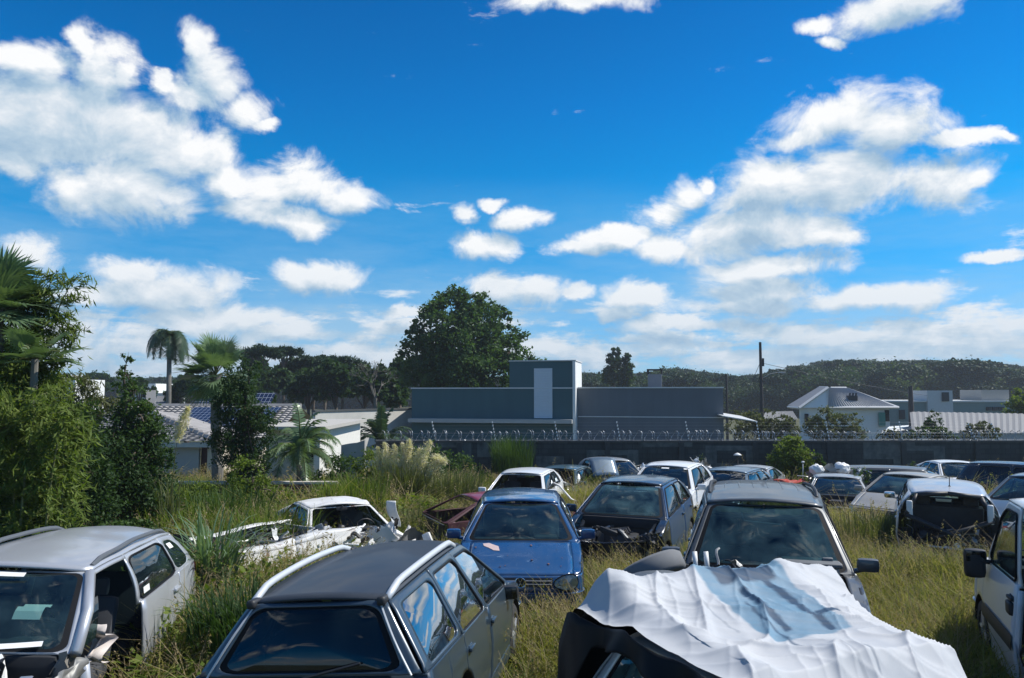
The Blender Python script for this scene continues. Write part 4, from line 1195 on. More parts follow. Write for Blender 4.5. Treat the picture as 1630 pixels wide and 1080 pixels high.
L_olive = leafmat('leaf_olive', (.06, .08, .03), (.13, .14, .055), .3)
L_bam = leafmat('leaf_bamboo', (.06, .115, .024), (.17, .215, .042), .40)
L_pine = leafmat('leaf_pine', (.012, .032, .014), (.028, .06, .02), .15)
L_fan = leafmat('leaf_fan', (.085, .15, .075), (.19, .27, .14), .3, .35, .4)
def tree(name, lab, base, blobs, leaf, n, lm, cat='tree', group=None, bk=bark, tr=.14, trunk_top=None, ratio=.5, clump=28, spread=.17, shell=.55, part='crown', droop=.2, limbs=True):
    """blobs in world coordinates (x,y,z,r[,flatness])"""
    e = empty(name, base, lab, cat, group); b0 = Vector(base)
    c, d = crown_points(blobs, n, clump, spread, shell)
    v, f = leaf_arrays(c - np.array(base), leaf, ratio, droop, d * .6)
    npmesh(part, v, f, lm, e)
    if limbs:
        m = MB(); cen = Vector((sum(b[0] for b in blobs) / len(blobs), sum(b[1] for b in blobs) / len(blobs), min(b[2] for b in blobs)))
        top = Vector(trunk_top) if trunk_top is not None else b0.lerp(cen, .75)
        tp = top - b0; rr = random.Random(len(blobs) * 7 + int(abs(b0.x) * 10))
        m.tube([(0, 0, -.3), tp * .33 + Vector((rr.uniform(-.1, .1), 0, 0)), tp * .66 + Vector((rr.uniform(-.1, .1), 0, 0)), tp], [tr * 1.3, tr, tr * .85, tr * .7], 8)
        for b in blobs:
            q = Vector(b[:3]) - b0; md = tp.lerp(q, .5) + Vector((rr.uniform(-.2, .2), 0, -.08 * q.length * .3))
            m.tube([tp * .85, md, q], [tr * .5, tr * .32, tr * .12], 5)
            for _ in range(3):
                u = Vector([rr.gauss(0, 1) for _ in range(3)]).normalized() * b[3] * .8; m.tube([q.lerp(md, .3), q + u], [tr * .14, tr * .04], 4)
        m.build('trunk', bk, e, True)
    return e
def pb(px, py, rp, d, fl=None):
    p = P(px, py, d); r = rp / F * d
    return (p.x, p.y, p.z, r) if fl is None else (p.x, p.y, p.z, r, fl)
def basept(px, d): p = P(px, 640, d); return (p.x, d, terr(p.x, d))
# the big tree behind the grey house
d = 60
bl = [pb(720, 495, 34, d), pb(750, 478, 24, d), pb(700, 520, 38, d - 1), pb(765, 520, 40, d - 1), pb(740, 560, 50, d - 2), pb(690, 570, 42, d), pb(660, 560, 26, d), pb(798, 505, 18, d), pb(812, 560, 34, d), pb(790, 590, 38, d - 1), pb(840, 590, 26, d),
      pb(700, 600, 40, d - 1), pb(672, 600, 34, d), pb(735, 605, 45, d - 2), pb(775, 545, 30, d + 1), pb(660, 530, 14, d), pb(830, 620, 30, d), pb(862, 585, 14, d + 1)]
tree('broadleaf_tree', 'tallest broad leafy tree, rising behind the left half of the grey house', basept(738, d), bl, .30, 40000, leafmat('leaf_big_tree', (.030, .075, .022), (.085, .145, .04)), tr=.45, ratio=.62, spread=.15, clump=60, shell=.7)
# dark group on the left horizon
def dome(name, lab, px, py, w, h, d, lm, n=6000, leaf=.5, seed=0, **k):
    rr = random.Random(seed + int(px)); bl = []
    for i in range(9):
        a = rr.uniform(-1, 1); bl.append(pb(px + a * w * .7, py + h * rr.uniform(.15, .8) * (0.4 + .6 * abs(a)), min(w, h) * rr.uniform(.32, .5), d + rr.uniform(-1.5, 1.5)))
    bl.append(pb(px, py + h * .35, min(w, h) * .5, d)); bl.append(pb(px, py + min(w, h) * .4, min(w, h) * .4, d))
    return tree(name, lab, basept(px, d), bl, leaf, n, lm, tr=.2, ratio=.6, **k)
grp = 'dark trees on the left horizon'
def umbrella(px, py, w, d, lab, h=14, trunk=None):
    bl = []; rr = random.Random(int(px))
    for i in range(7):
        a = -1 + 2 * i / 6; bl.append(pb(px + a * w, py + 8 + abs(a) * 5 + rr.uniform(-3, 3), h * rr.uniform(.7, 1.1), d + rr.uniform(-1, 1), .6))
    b0 = basept(px, d); tp = P(px, py + 18, d)
    return tree('umbrella_pine', lab, b0, bl, .42, 3600, L_pine, 'tree', grp, bk=bark, tr=.17, trunk_top=tp, ratio=.3, clump=18, spread=.22)
umbrella(415, 552, 26, 80, 'leftmost flat topped dark pine, beside the fan palm'); umbrella(452, 550, 22, 84, 'flat topped dark pine with bare trunk, second from the left on the horizon', 10)
umbrella(500, 564, 24, 82, 'flat topped dark pine in the middle of the left horizon group', 13); umbrella(545, 568, 30, 78, 'broad flat topped dark pine left of the bare tree', 16)
dome('dark_tree', 'low rounded dark tree under the leftmost pine', 432, 590, 36, 50, 74, L_dark, group=grp, n=5000)
dome('dark_tree', 'rounded dark tree between the pines and the pale wall', 490, 590, 38, 55, 72, L_dark, group=grp, n=5500)
dome('dark_tree', 'widest rounded dark tree, in the centre of the left horizon group', 540, 582, 44, 66, 70, L_dark, group=grp, n=7000)
dome('dark_tree', 'rounded dark tree directly left of the tallest leafy tree', 605, 596, 42, 52, 68, L_dark, group=grp, n=6000)
dome('dark_tree', 'dark tree with a tall shoulder touching the tallest leafy tree', 640, 570, 22, 70, 72, L_dark, group=grp, n=4500)
dome('dark_tree', 'small dark tree behind the fan palm', 385, 600, 26, 44, 66, L_dark, group=grp, n=3500)
dome('dark_tree', 'dark tree directly right of the queen palm trunk', 300, 596, 30, 46, 70, L_dark, group=grp, n=4500)
dome('dark_tree', 'small dark tree left of the queen palm trunk', 226, 604, 20, 34, 90, L_dark, group=grp, n=2500)
dome('dark_tree', 'small far dark tree over the distant white houses at far left', 150, 600, 32, 30, 120, L_dark, group=grp, n=2500, leaf=.7)
dome('dark_tree', 'low dark trees crown just above the tiled roof of the left house', 385, 628, 70, 24, 55, L_dark, group=grp, n=3500, leaf=.35)
dome('dark_tree', 'dark tree filling the gap under the second flat topped pine', 462, 578, 34, 56, 86, L_dark, group=grp, n=5500)
dome('dark_tree', 'dark tree filling the gap right of the widest rounded tree', 577, 590, 34, 50, 80, L_dark, group=grp, n=5000)
dome('dark_tree', 'dark tree behind the leftmost flat topped pine', 410, 572, 28, 60, 90, L_dark, group=grp, n=5000)
dome('dark_tree', 'dark tree behind the middle flat topped pine', 515, 574, 32, 60, 88, L_dark, group=grp, n=5500)
# bare tree
b0 = basept(598, 66); e = empty('bare_tree', b0, 'leafless grey branched tree between the dark trees and the tallest leafy tree', 'tree'); m = MB(); rr = random.Random(3)
def twig(p, dr, l, r, k):
    q = p + dr * l; m.tube([p, p.lerp(q, .5) + Vector((rr.uniform(-.1, .1), 0, rr.uniform(-.05, .1))) * l * .4, q], [r, r * .8, r * .6], 4)
    if k:
        for _ in range(3): twig(q, (dr + Vector([rr.uniform(-.75, .75) for _ in range(3)])).normalized(), l * .72, r * .55, k - 1)
tp = P(598, 600, 66) - Vector(b0); m.tube([(0, 0, 0), tp * .7], [.25, .16], 6)
for _ in range(4): twig(tp * .7, Vector((rr.uniform(-.6, .6), rr.uniform(-.4, .4), 1)).normalized(), 1.25, .07, 4)
m.build('trunk', bark_grey, e)
# twin conifers on the ridge
for px, py, w, lab in ((976, 549, 13, 'taller of the two narrow conifers on the horizon right of the tower'), (996, 557, 11, 'shorter of the two narrow conifers on the horizon right of the tower')):
    d = 115; bl = [pb(px, py + 7, 3, d)]
    for i in range(6): bl.append(pb(px + (-1) ** i * w * .35, py + 12 + i * 8, w * (.45 + .09 * i), d))
    tree('narrow_conifer', lab, basept(px, d), bl, .6, 3200, L_dark, 'tree', 'twin conifers on the horizon', tr=.2, ratio=.4, spread=.24)
# right mid distance trees and shrubs above the wall
def bush(name, lab, px, py, w, h, d, lm, n, leaf, seed=1, group=None, cat='shrub', base=None, **k):
    rr = random.Random(seed + int(px) + int(py)); bl = []
    nb = 7
    for i in range(nb):
        a = -1 + 2 * i / (nb - 1); yy = py + h * (.30 + .35 * a * a + rr.uniform(-.1, .15)); bl.append(pb(px + a * w * .72, yy, h * rr.uniform(.22, .34), d + rr.uniform(-.2, .2) * h / F * d))
    for i in range(5): bl.append(pb(px + rr.uniform(-.6, .6) * w, py + h * rr.uniform(.55, .85), h * .3, d + rr.uniform(-.1, .1) * h / F * d))
    b0 = basept(px, d) if base is None else base
    return tree(name, lab, b0, bl, leaf, n, lm, cat, group, tr=.05, ratio=.55, **k)
bush('shrub', 'olive rounded shrub in front of the white hip roofed house', 1330, 650, 52, 56, 47, L_olive, 5000, .17, cat='shrub')
bush('shrub', 'brownish shrub between the grey house shed and the tall utility pole', 1200, 646, 36, 58, 48, L_olive, 4000, .17)
bush('shrub', 'green shrub left of the white house, above the wall', 1248, 662, 26, 40, 47, L_olive, 2500, .16)
bush('shrub', 'low green shrub row just above the wall below the bright tin roof', 1480, 676, 46, 28, 44, L_mid, 3200, .14)
bush('shrub', 'small green shrub by the short stout pole', 1418, 680, 22, 22, 43, L_olive, 1500, .13)
bush('shrub', 'dark pointed shrub in front of the sheet roofed house', 1485, 655, 10, 40, 46, L_dark, 1300, .15)
bush('shrub', 'brown shrub against the grey sheet roof at the far right', 1560, 668, 34, 34, 45, L_olive, 2200, .14)
bush('bright_tree', 'bright green tree at the right edge beyond the wall', 1640, 616, 38, 60, 60, L_bright, 4500, .3, cat='tree')
# hill forest
def proto_tree(i):
    k = i % 4; bl = []
    rr = random.Random(50 + i)
    if k == 3:
        for j in range(7): a = 2 * math.pi * j / 7; bl.append((2.6 * math.cos(a), 2.6 * math.sin(a), 8.4 + rr.uniform(-.3, .3), 1.25, .5))
        bl.append((0, 0, 8.8, 1.4, .5))
    else:
        for j in range(9): bl.append((rr.uniform(-2.1, 2.1), rr.uniform(-2.1, 2.1), rr.uniform(2.6, 7.2), rr.uniform(1.4, 2.2)))
    c, dd = crown_points(bl, 2600, 14, .24, .6); v, f = leaf_arrays(c, .46, .8, .1, dd * .8)
    return npmesh('forest_tree', v, f, [L_pine, L_dark, leafmat('leaf_far', (.035, .075, .03), (.10, .13, .05)), L_pine][k], link=False)
def scatter(name, protos, pts, rz, sc, idx, lab=None, kind='stuff', tilt=None):
    col = bpy.data.collections.new(name + '_kinds')
    for j, o in enumerate(protos): o.name = '%s_kind_%02d' % (name, j); col.objects.link(o)
    me = bpy.data.meshes.new(name); me.vertices.add(len(pts)); me.vertices.foreach_set('co', pts.astype(np.float32).ravel())
    for nm, ty, dat in (('rot', 'FLOAT_VECTOR', np.stack([tilt[:, 0] if tilt is not None else rz * 0, tilt[:, 1] if tilt is not None else rz * 0, rz], 1)), ('scl', 'FLOAT_VECTOR', sc), ('idx', 'INT', idx)):
        a = me.attributes.new(nm, ty, 'POINT'); a.data.foreach_set('vector' if ty == 'FLOAT_VECTOR' else 'value', dat.astype(np.float32 if ty != 'INT' else np.int32).ravel())
    o = bpy.data.objects.new(name, me); COL.objects.link(o)
    ng = bpy.data.node_groups.new(name + '_scatter', 'GeometryNodeTree'); ng.interface.new_socket('Geometry', in_out='INPUT', socket_type='NodeSocketGeometry'); ng.interface.new_socket('Geometry', in_out='OUTPUT', socket_type='NodeSocketGeometry')
    N = ng.nodes; L = ng.links; gi = N.new('NodeGroupInput'); go = N.new('NodeGroupOutput')
    ci = N.new('GeometryNodeCollectionInfo'); ci.inputs[0].default_value = col; ci.inputs[1].default_value = True; ci.inputs[2].default_value = True
    ip = N.new('GeometryNodeInstanceOnPoints'); L.new(gi.outputs[0], ip.inputs['Points']); L.new(ci.outputs[0], ip.inputs['Instance']); ip.inputs['Pick Instance'].default_value = True
    def na(nm, ty): n = N.new('GeometryNodeInputNamedAttribute'); n.data_type = ty; n.inputs[0].default_value = nm; return n.outputs[0]
    L.new(na('idx', 'INT'), ip.inputs['Instance Index']); L.new(na('scl', 'FLOAT_VECTOR'), ip.inputs['Scale'])
    er = N.new('FunctionNodeEulerToRotation'); L.new(na('rot', 'FLOAT_VECTOR'), er.inputs[0]); L.new(er.outputs[0], ip.inputs['Rotation'])
    L.new(ip.outputs[0], go.inputs[0])
    md = o.modifiers.new('scatter', 'NODES'); md.node_group = ng
    return tagp(o, lab, None, None, kind)
fp = []; rr = random.Random(8)
for k in range(5200):
    px = rr.uniform(-80, 1710); v = rr.random()
    d = lerp(335, 150, v ** 1.3); x = (px - 815) / F * d; z0 = terr(x, d)
    if px < 900 and d < 210: continue
    zmax = P(px, hilltop(px) + rr.random() ** 1.4 * 17 - 4, d).z; h = min(rr.uniform(7, 15), zmax - z0)
    if h < 3.5: continue
    fp.append((x, d, z0 - .1 * h, h / 9.0 * rr.uniform(.9, 1.25), h / 9.0))
fp = np.array(fp); n = len(fp); s_ = np.stack([np.maximum(fp[:, 3], .75), np.maximum(fp[:, 3], .75), fp[:, 4] * 1.05], 1)
ix = nr.choice(8, n, p=[.17, .15, .18, .08, .12, .12, .1, .08])
scatter('forest', [proto_tree(i) for i in range(8)], fp[:, :3], nr.uniform(0, 6.28, n), s_, ix, 'distant dark wooded ridge beyond the houses')

# ------------------------------------------------------------------ palms
def feather_palm(name, lab, base, top, nf, flen, lm, up=.9, droop=1.1, leaflet=.45, tr=.12, seed=0, w=.035, tilt=0):
    """arching feather fronds from the head of a trunk"""
    rr = random.Random(seed); e = empty(name, base, lab, 'palm'); b0 = Vector(base); T0 = Vector(top) - b0
    m = MB(); m.tube([(0, 0, -.2), T0 * .5 + Vector((tr * .4, 0, 0)), T0], [tr * 1.25, tr, tr * .85], 10); m.build('trunk', bark_grey, e, True)
    V = []; ribs_ = MB()
    for i in range(nf):
        a = 2 * math.pi * i / nf * 2.4 + rr.uniform(-.3, .3); el = up * rr.uniform(.15, 1.25) - .15
        d = Vector((math.cos(a) * math.cos(el), math.sin(a) * math.cos(el), math.sin(el))); p = T0.copy(); pts = [p.copy()]; st = flen * rr.uniform(.8, 1.1) / 16
        for k in range(16):
            d = (d + Vector((0, 0, -droop * .07 * (1 + k * .12)))).normalized(); p = p + d * st; pts.append(p.copy())
        ribs_.tube(pts, [.018 * (1 - k / 18) + .004 for k in range(17)], 4)
        for k in range(2, 17):
            for sub in range(3):
                q = pts[k - 1].lerp(pts[k], sub / 3); t_ = (pts[k] - pts[k - 1]).normalized(); sd_ = t_.cross(Vector((0, 0, 1))).normalized(); ll = leaflet * math.sin(math.pi * min(1, (k + .6) / 17.5)) ** .5 * rr.uniform(.8, 1.1)
                for s_ in (-1, 1):
                    dv = (sd_ * s_ + t_ * .55 + Vector((0, 0, rr.uniform(-.35, .35)))).normalized(); r_ = q + dv * ll; r_.z -= ll * .35; nn = t_ * w * .5
                    V += [q - nn, q + nn, q.lerp(r_, .6) + nn * .7 + Vector((0, 0, .02)), r_]
    V = np.array([tuple(v) for v in V]); npmesh('fronds', V, np.arange(len(V)).reshape(-1, 4), lm, e); ribs_.build('frond_ribs', L_olive, e)
    return e
def fan_palm(name, lab, base, top, nl, rad, lm, tr=.16, seed=0, pet=.7, arc=(-.5, 1.35), xdir=None):
    rr = random.Random(seed); e = empty(name, base, lab, 'palm'); b0 = Vector(base); T0 = Vector(top) - b0
    m = MB(); n_ = 10; m.tube([Vector((rr.uniform(-.02, .02), 0, 0)) + T0 * (k / n_) for k in range(n_ + 1)], [tr * (1.15 + .12 * (k % 2)) for k in range(n_ + 1)], 9); m.build('trunk', bark_grey, e)
    V = []; st_ = MB()
    for i in range(nl):
        a = rr.uniform(0, 6.28) if xdir is None else rr.uniform(*xdir); el = rr.uniform(*arc); L_ = pet * rr.uniform(.7, 1.15)
        d = Vector((math.cos(a) * math.cos(el), math.sin(a) * math.cos(el), math.sin(el))); c = T0 + d * L_; c.z -= .05
        st_.tube([T0, T0 + d * L_ * .5 + Vector((0, 0, .06)), c], [.016, .012, .008], 4)
        sd_ = d.cross(Vector((0, 0, 1))).normalized(); up_ = sd_.cross(d).normalized(); R_ = rad * rr.uniform(.8, 1.1)
        fold = rr.uniform(.15, .5)
        for k in range(34):
            t_ = lerp(-2.35, 2.35, k / 33); dv = (d * math.cos(t_) + sd_ * math.sin(t_)).normalized(); dv = (dv + up_ * fold * abs(math.sin(t_)) * .8).normalized()
            l1 = R_ * .46 ; l2 = R_ * (1 - .12 * abs(t_) / 2.4) * rr.uniform(.93, 1.05); wv = (-d * math.sin(t_) + sd_ * math.cos(t_)) * R_ * .036
            q1 = c + dv * l1; q2 = c + dv * l2; q2.z -= R_ * .16 * rr.uniform(.4, 1.4)
            V += [c, q1 - wv + up_ * .01, q2, q1 + wv]
    V = np.array([tuple(v) for v in V]); npmesh('fan_leaves', V, np.arange(len(V)).reshape(-1, 4), lm, e); st_.build('leaf_stalks', L_olive, e)
    return e
d = 48
feather_palm('queen_palm', 'tall thin queen palm standing free against the sky at left', basept(267, d), P(270, 536, d), 30, 2.3, L_blue, up=1.05, droop=2.3, leaflet=.62, tr=.16, seed=4, w=.06)
d = 24
fan_palm('fan_palm', 'large silvery green fan palm left of the dark pines', basept(352, d), P(343, 598, d), 46, .76, L_fan, .15, 3, .80, (-.9, 1.45))
d = 21
feather_palm('small_palm', 'low arching palm in front of the cream arched window house', basept(480, d), P(478, 722, d), 30, 1.45, L_fan, up=1.35, droop=1.25, leaflet=.28, tr=.15, seed=9, w=.03)
d = 34
feather_palm('clump_palm', 'bushy palm in front of the long pale wall, its fronds over the razor wire', basept(606, d), P(606, 706, d), 26, 1.75, L_blue, up=1.4, droop=.9, leaflet=.35, tr=.12, seed=12, w=.045)
feather_palm('clump_palm', 'smaller palm tuft left of the one before the long pale wall', basept(560, 32), P(562, 712, 32), 18, 1.25, L_blue, up=1.3, droop=.9, leaflet=.3, tr=.1, seed=14, w=.04)
d = 14
fan_palm('fan_palm', 'fan palm rising out of the bamboo at the left edge', basept(0, 11.3), P(-2, 492, 11.3), 44, .62, L_fan, .07, 7, .52, (-.6, 1.4))
fan_palm('fan_palm', 'lower fan palm head poking right out of the bamboo', basept(50, 10.9), P(56, 572, 10.9), 18, .38, L_fan, .04, 8, .40, (-.5, .9))
# ------------------------------------------------------------------ climber on the palm trunk, dark cones and ivy tree
def column(name, lab, px, pyt, pyb, w, d, lm, n, leaf, seed=0, cat='tree', prof=None, **k):
    rr = random.Random(seed + int(px)); bl = []; N_ = 12
    for i in range(N_):
        u = i / (N_ - 1); ww = w * (prof(u) if prof else (.35 + .65 * u)); 
        bl.append(pb(px + rr.uniform(-.35, .35) * ww, lerp(pyt + ww * .4, pyb, u), ww * .62, d + rr.uniform(-.15, .15)))
        if u > .3: bl.append(pb(px + rr.choice((-1, 1)) * ww * .55, lerp(pyt, pyb, u), ww * .42, d + rr.uniform(-.2, .2)))
    return tree(name, lab, basept(px, d), bl, leaf, n, lm, cat, tr=.07, trunk_top=P(px, lerp(pyt, pyb, .25), d), **k)
column('climber_clad_tree', 'dark column of climbing leaves right beside the fan palm, in front of the tiled house', 388, 572, 775, 47, 20, L_dark, 14000, .085, prof=lambda u: .45 + .75 * math.sin(math.pi * min(1, u * .75 + .12)))
column('ivy_tree', 'ivy covered upright tree between the bamboo and the tiled house', 205, 562, 800, 50, 14.5, L_mid, 13000, .075, seed=3, prof=lambda u: .30 + .95 * min(1, u * 1.6), spread=.22)
def mass(name, lab, blobs, d, lm, n, leaf, cat='shrub', group=None, **k):
    bl = [pb(px, py, rp, d + dd) for px, py, rp, dd in blobs]; m_ = sum(b[0] for b in bl) / len(bl)
    base = (m_, d, gz(m_, d)); return tree(name, lab, base, bl, leaf, n, lm, cat, group, tr=.05, trunk_top=(m_, d, bl[0][2]), **k)
mass('dark_shrub', 'dark glossy shrub under the ivy tree, left of the tiled house wall', [(170, 720, 46, 0), (200, 760, 50, 0), (230, 720, 34, .3), (160, 790, 44, 0), (240, 780, 38, 0), (250, 690, 20, .4), (215, 820, 40, -.2), (262, 730, 18, .3)], 14, L_dark, 14000, .075, spread=.22)
mass('dark_shrub', 'dark shrub between the bamboo and the ivy tree', [(120, 700, 40, 0), (110, 760, 50, .2), (80, 800, 46, .2), (140, 820, 44, -.2), (130, 660, 26, .3), (60, 840, 40, 0), (150, 760, 30, -.3)], 12.6, L_dark, 11000, .075, spread=.2)
mass('leafy_shrub', 'bright leafy low shrub behind the roof of the silver car at left', [(20, 830, 34, 0), (60, 850, 28, 0), (10, 870, 26, 0), (100, 845, 20, .3), (-20, 800, 36, .2)], 10.4, L_mid, 4500, .07)
mass('leafy_shrub', 'light green low shrub right of the dark shrubs, before the brick wall shade', [(190, 850, 22, 0), (225, 845, 20, .3), (160, 850, 18, 0), (205, 870, 20, -.2)], 11.5, L_mid, 2600, .065)
mass('leafy_shrub', 'round light shrub in front of the left end of the brick wall', [(392, 760, 30, 0), (372, 790, 26, 0), (412, 785, 28, .2), (395, 812, 26, -.3), (440, 800, 24, 0)], 17.2, L_bright, 4200, .085)
mass('leafy_shrub', 'green bush left of the concrete wall stub', [(540, 748, 26, 0), (520, 770, 24, 0), (550, 780, 22, 0)], 22.2, L_mid, 3000, .10)
mass('leafy_shrub', 'green and yellow bush between the wall stub and the pampas grass', [(588, 742, 24, 0), (582, 775, 24, 0), (602, 795, 20, -.3), (596, 765, 18, 0)], 21.5, L_bright, 3600, .09)
mass('leafy_shrub', 'green vine thicket against the block wall right of the pampas grass', [(690, 745, 34, 0), (735, 758, 32, 0), (655, 740, 28, .4), (765, 770, 24, -.3), (710, 775, 30, -.6), (660, 775, 28, -.5), (740, 785, 22, -1)], 27.5, L_mid, 8000, .13)
mass('leafy_shrub', 'tall bright shrub in front of the block wall, right of the dark sedan roof', [(1258, 722, 24, 0), (1240, 735, 18, 0), (1278, 735, 18, 0), (1258, 750, 24, 0), (1262, 705, 14, 0), (1235, 752, 16, 0), (1285, 755, 15, 0)], 28.3, L_bright, 6500, .13)
mass('leafy_shrub', 'small weed bush against the block wall above the white bags', [(1306, 738, 9, 0), (1304, 726, 6, 0), (1312, 748, 9, 0)], 28.0, L_mid, 700, .11)
mass('leafy_shrub', 'yellowish low bush at the wall behind the white sedan front', [(1575, 748, 14, 0), (1590, 755, 12, 0), (1560, 745, 9, 0)], 28.2, L_bright, 900, .11)
mass('leafy_shrub', 'small green weed between the dark estate and the light sedan roof', [(1455, 742, 7, 0), (1458, 752, 8, 0)], 26, L_mid, 400, .09)
# sprouting weeds with bare stems
def sprout(px, py, pyb, d, lab, n=8, seed=0):
    rr = random.Random(seed); b0 = P(px, pyb, d); e = empty('sapling', b0, lab, 'sapling'); m = MB(); C = []
    for i in range(n):
        t_ = P(px + rr.uniform(-14, 14), lerp(py, pyb, rr.uniform(0, .4)), d) - b0; m.tube([(0, 0, 0), t_ * .5 + Vector((rr.uniform(-.05, .05), 0, 0)), t_], [.012, .008, .004], 4)
        for k in range(22): C.append(tuple(t_ * rr.uniform(.3, 1) + Vector([rr.gauss(0, .05) for _ in range(3)])))
    m.build('stem', L_olive, e); v, f = leaf_arrays(np.array(C), .09, .5); npmesh('leaves', v, f, L_mid, e)
sprout(1372, 722, 800, 21, 'thin sapling with bare stems between the damaged sedan and the dark estate', 9, 1)
sprout(1108, 722, 760, 26, 'thin weed sprout beside the white hatchback roof', 5, 2)
# ------------------------------------------------------------------ bamboo
def bamboo(name, lab, culms, d, lm, leaf=.15, per=22, seed=0):
    rr = random.Random(seed); bx = P(culms[0][0], 640, d).x; base = (bx, d, gz(bx, d)); e = empty(name, base, lab, 'bamboo'); b0 = Vector(base); m = MB(); C = []; Dd = []
    for px, py, pt, dd in culms:
        g0 = Vector((P(px, 640, d + dd).x, d + dd, base[2])) - b0; tp = P(pt, py, d + dd + rr.uniform(-.3, .3)) - b0; n_ = 12; pts = []
        for k in range(n_ + 1):
            u = k / n_; p = Vector((lerp(g0.x, tp.x, u ** 2.2), lerp(g0.y, tp.y, u), lerp(g0.z, tp.z, 1 - (1 - u) ** 1.35))); pts.append(p)
        m.tube(pts, [.02 * (1 - .85 * k / n_) + .003 for k in range(n_ + 1)], 5)
        for k in range(2, n_ + 1):
            for br in range(5):
                q = pts[k - 1].lerp(pts[k], rr.random()); a = rr.uniform(0, 6.28); dv = Vector((math.cos(a), math.sin(a), rr.uniform(-.1, .7))).normalized(); bl_ = rr.uniform(.18, .55) * (1.2 - .5 * k / n_)
                en = q + dv * bl_; en.z -= bl_ * .15; m.tube([q, en], [.004, .002], 3)
                for j in range(per):
                    s_ = q.lerp(en, rr.uniform(.25, 1.05)) + Vector([rr.gauss(0, .045) for _ in range(3)]); C.append(tuple(s_)); Dd.append((dv.x * .9, dv.y * .9, dv.z - .55))
    m.build('culms', simple('culm', (.13, .14, .05), .6), e); v, f = leaf_arrays(np.array(C), leaf, .17, .35, np.array(Dd)); npmesh('leaves', v, f, lm, e); return e
cl = []; rr = random.Random(21)
for i in range(17): px = rr.uniform(-60, 60); cl.append((px, rr.uniform(575, 660), px + rr.uniform(-20, 45), rr.uniform(-.6, .6)))
bamboo('bamboo', 'yellow green bamboo clump filling the left edge, its tips against the sky', cl + [(-50, 500, -30, 0), (-20, 520, -5, .2), (5, 530, 20, 0), (20, 545, 40, .3), (-5, 560, 10, -.3), (30, 560, 55, -.2), (0, 590, 0, -.5), (40, 440, 125, 0), (30, 432, 92, .2), (20, 480, 60, .1), (45, 500, 98, -.2), (50, 520, 112, 0), (0, 450, 30, .3)], 11.5, L_bam, per=18, seed=1)
cl = []
for i in range(16): px = rr.uniform(-50, 120); cl.append((px, rr.uniform(600, 700), px + rr.uniform(-25, 40), rr.uniform(-.5, .5)))
bamboo('bamboo', 'lower fuller bamboo clump in front of the tall one, behind the silver car', cl, 10.4, L_bam, per=20, seed=2)
cl = [(rr.uniform(95, 170), rr.uniform(590, 640), rr.uniform(100, 185), rr.uniform(-.3, .3)) for i in range(7)]
bamboo('bamboo', 'small loose bamboo tuft between the big clump and the ivy tree', cl, 15.5, L_olive, per=16, seed=3)

# ------------------------------------------------------------------ pampas grass and reeds
plume_m = leafmat('plume', (.55, .48, .38), (.78, .72, .60), .4, .8)
def clump_grass(name, lab, px, pyb, d, n, h, spread, lm, plumes=(), seed=0, w=.014, cat='ornamental grass', lean=.55, z=None):
    rr = np.random.RandomState(seed); b0 = P(px, pyb, d) if z is None else Vector((P(px, pyb, d).x, d, z)); e = empty(name, b0, lab, cat); K = 6
    a = rr.uniform(0, 6.28, n); rad = spread * rr.uniform(0, 1, n) ** .7; x0 = rad * np.cos(a); y0 = rad * np.sin(a); H_ = h * rr.uniform(.6, 1.15, n); ln = lean * rr.uniform(.1, 1.0, n) * H_; a2 = a + rr.normal(0, .7, n); V = []
    sx_, sy_ = -np.sin(a2), np.cos(a2); tw = rr.uniform(-1, 1, n)
    for k in range(K + 1):
        u = k / K; cx = x0 + np.cos(a2) * ln * u ** 1.8; cy = y0 + np.sin(a2) * ln * u ** 1.8; cz = H_ * (u - .32 * u ** 3.2 * (ln / H_) * 1.6); ww = w * (1 - u) ** .6 + .0015
        V += [np.stack([cx - sx_ * ww, cy - sy_ * ww, cz], 1), np.stack([cx + sx_ * ww, cy + sy_ * ww, cz], 1)]
    V = np.stack(V, 1); m_ = 2 * (K + 1); base = (np.arange(n) * m_)[:, None, None]; q = np.array([[2 * k, 2 * k + 1, 2 * k + 3, 2 * k + 2] for k in range(K)])[None]
    npmesh('blades', V.reshape(-1, 3), (base + q).reshape(-1, 4), lm, e)
    for (qx, qy, tx, ty, pw) in plumes:
        p0, p1 = P(qx, qy, d) - b0, P(tx, ty, d) - b0; m = MB(); m.tube([(0, 0, 0), p0 * .6, p0], [.008, .007, .005], 4); so_ = m.build('plume_stalk', L_olive, e)
        N_ = 800; u = rr.uniform(0, 1, N_); c = np.array(p0)[None] * (1 - u[:, None]) + np.array(p1)[None] * u[:, None]; pr = 1.5 * pw / F * d * np.sin(np.pi * np.clip(u * .85 + .12, 0, 1)) ** .7
        c += rr.normal(size=(N_, 3)) * pr[:, None] * .45; v, f = leaf_arrays(c, .12, .10, .25, np.repeat(np.array((p1 - p0).normalized())[None] * 1.4, N_, 0)); npmesh('plume', v, f, plume_m, so_)
    return e
pl1 = [(605, 750, 601, 712, 5), (618, 748, 612, 705, 5), (630, 755, 628, 708, 6), (645, 750, 652, 700, 7), (655, 760, 668, 715, 6), (640, 770, 646, 722, 6), (668, 745, 685, 702, 7), (672, 765, 700, 735, 9), (660, 775, 680, 742, 7), (625, 775, 620, 738, 5), (675, 790, 684, 752, 8), (612, 765, 606, 730, 4), (650, 740, 640, 706, 5), (636, 745, 655, 712, 5), (690, 730, 710, 735, 6)]
clump_grass('pampas_grass', 'big pampas grass clump with pale plumes left of the block wall', 640, 815, 20.5, 900, 1.5, .75, L_olive, pl1, 1)
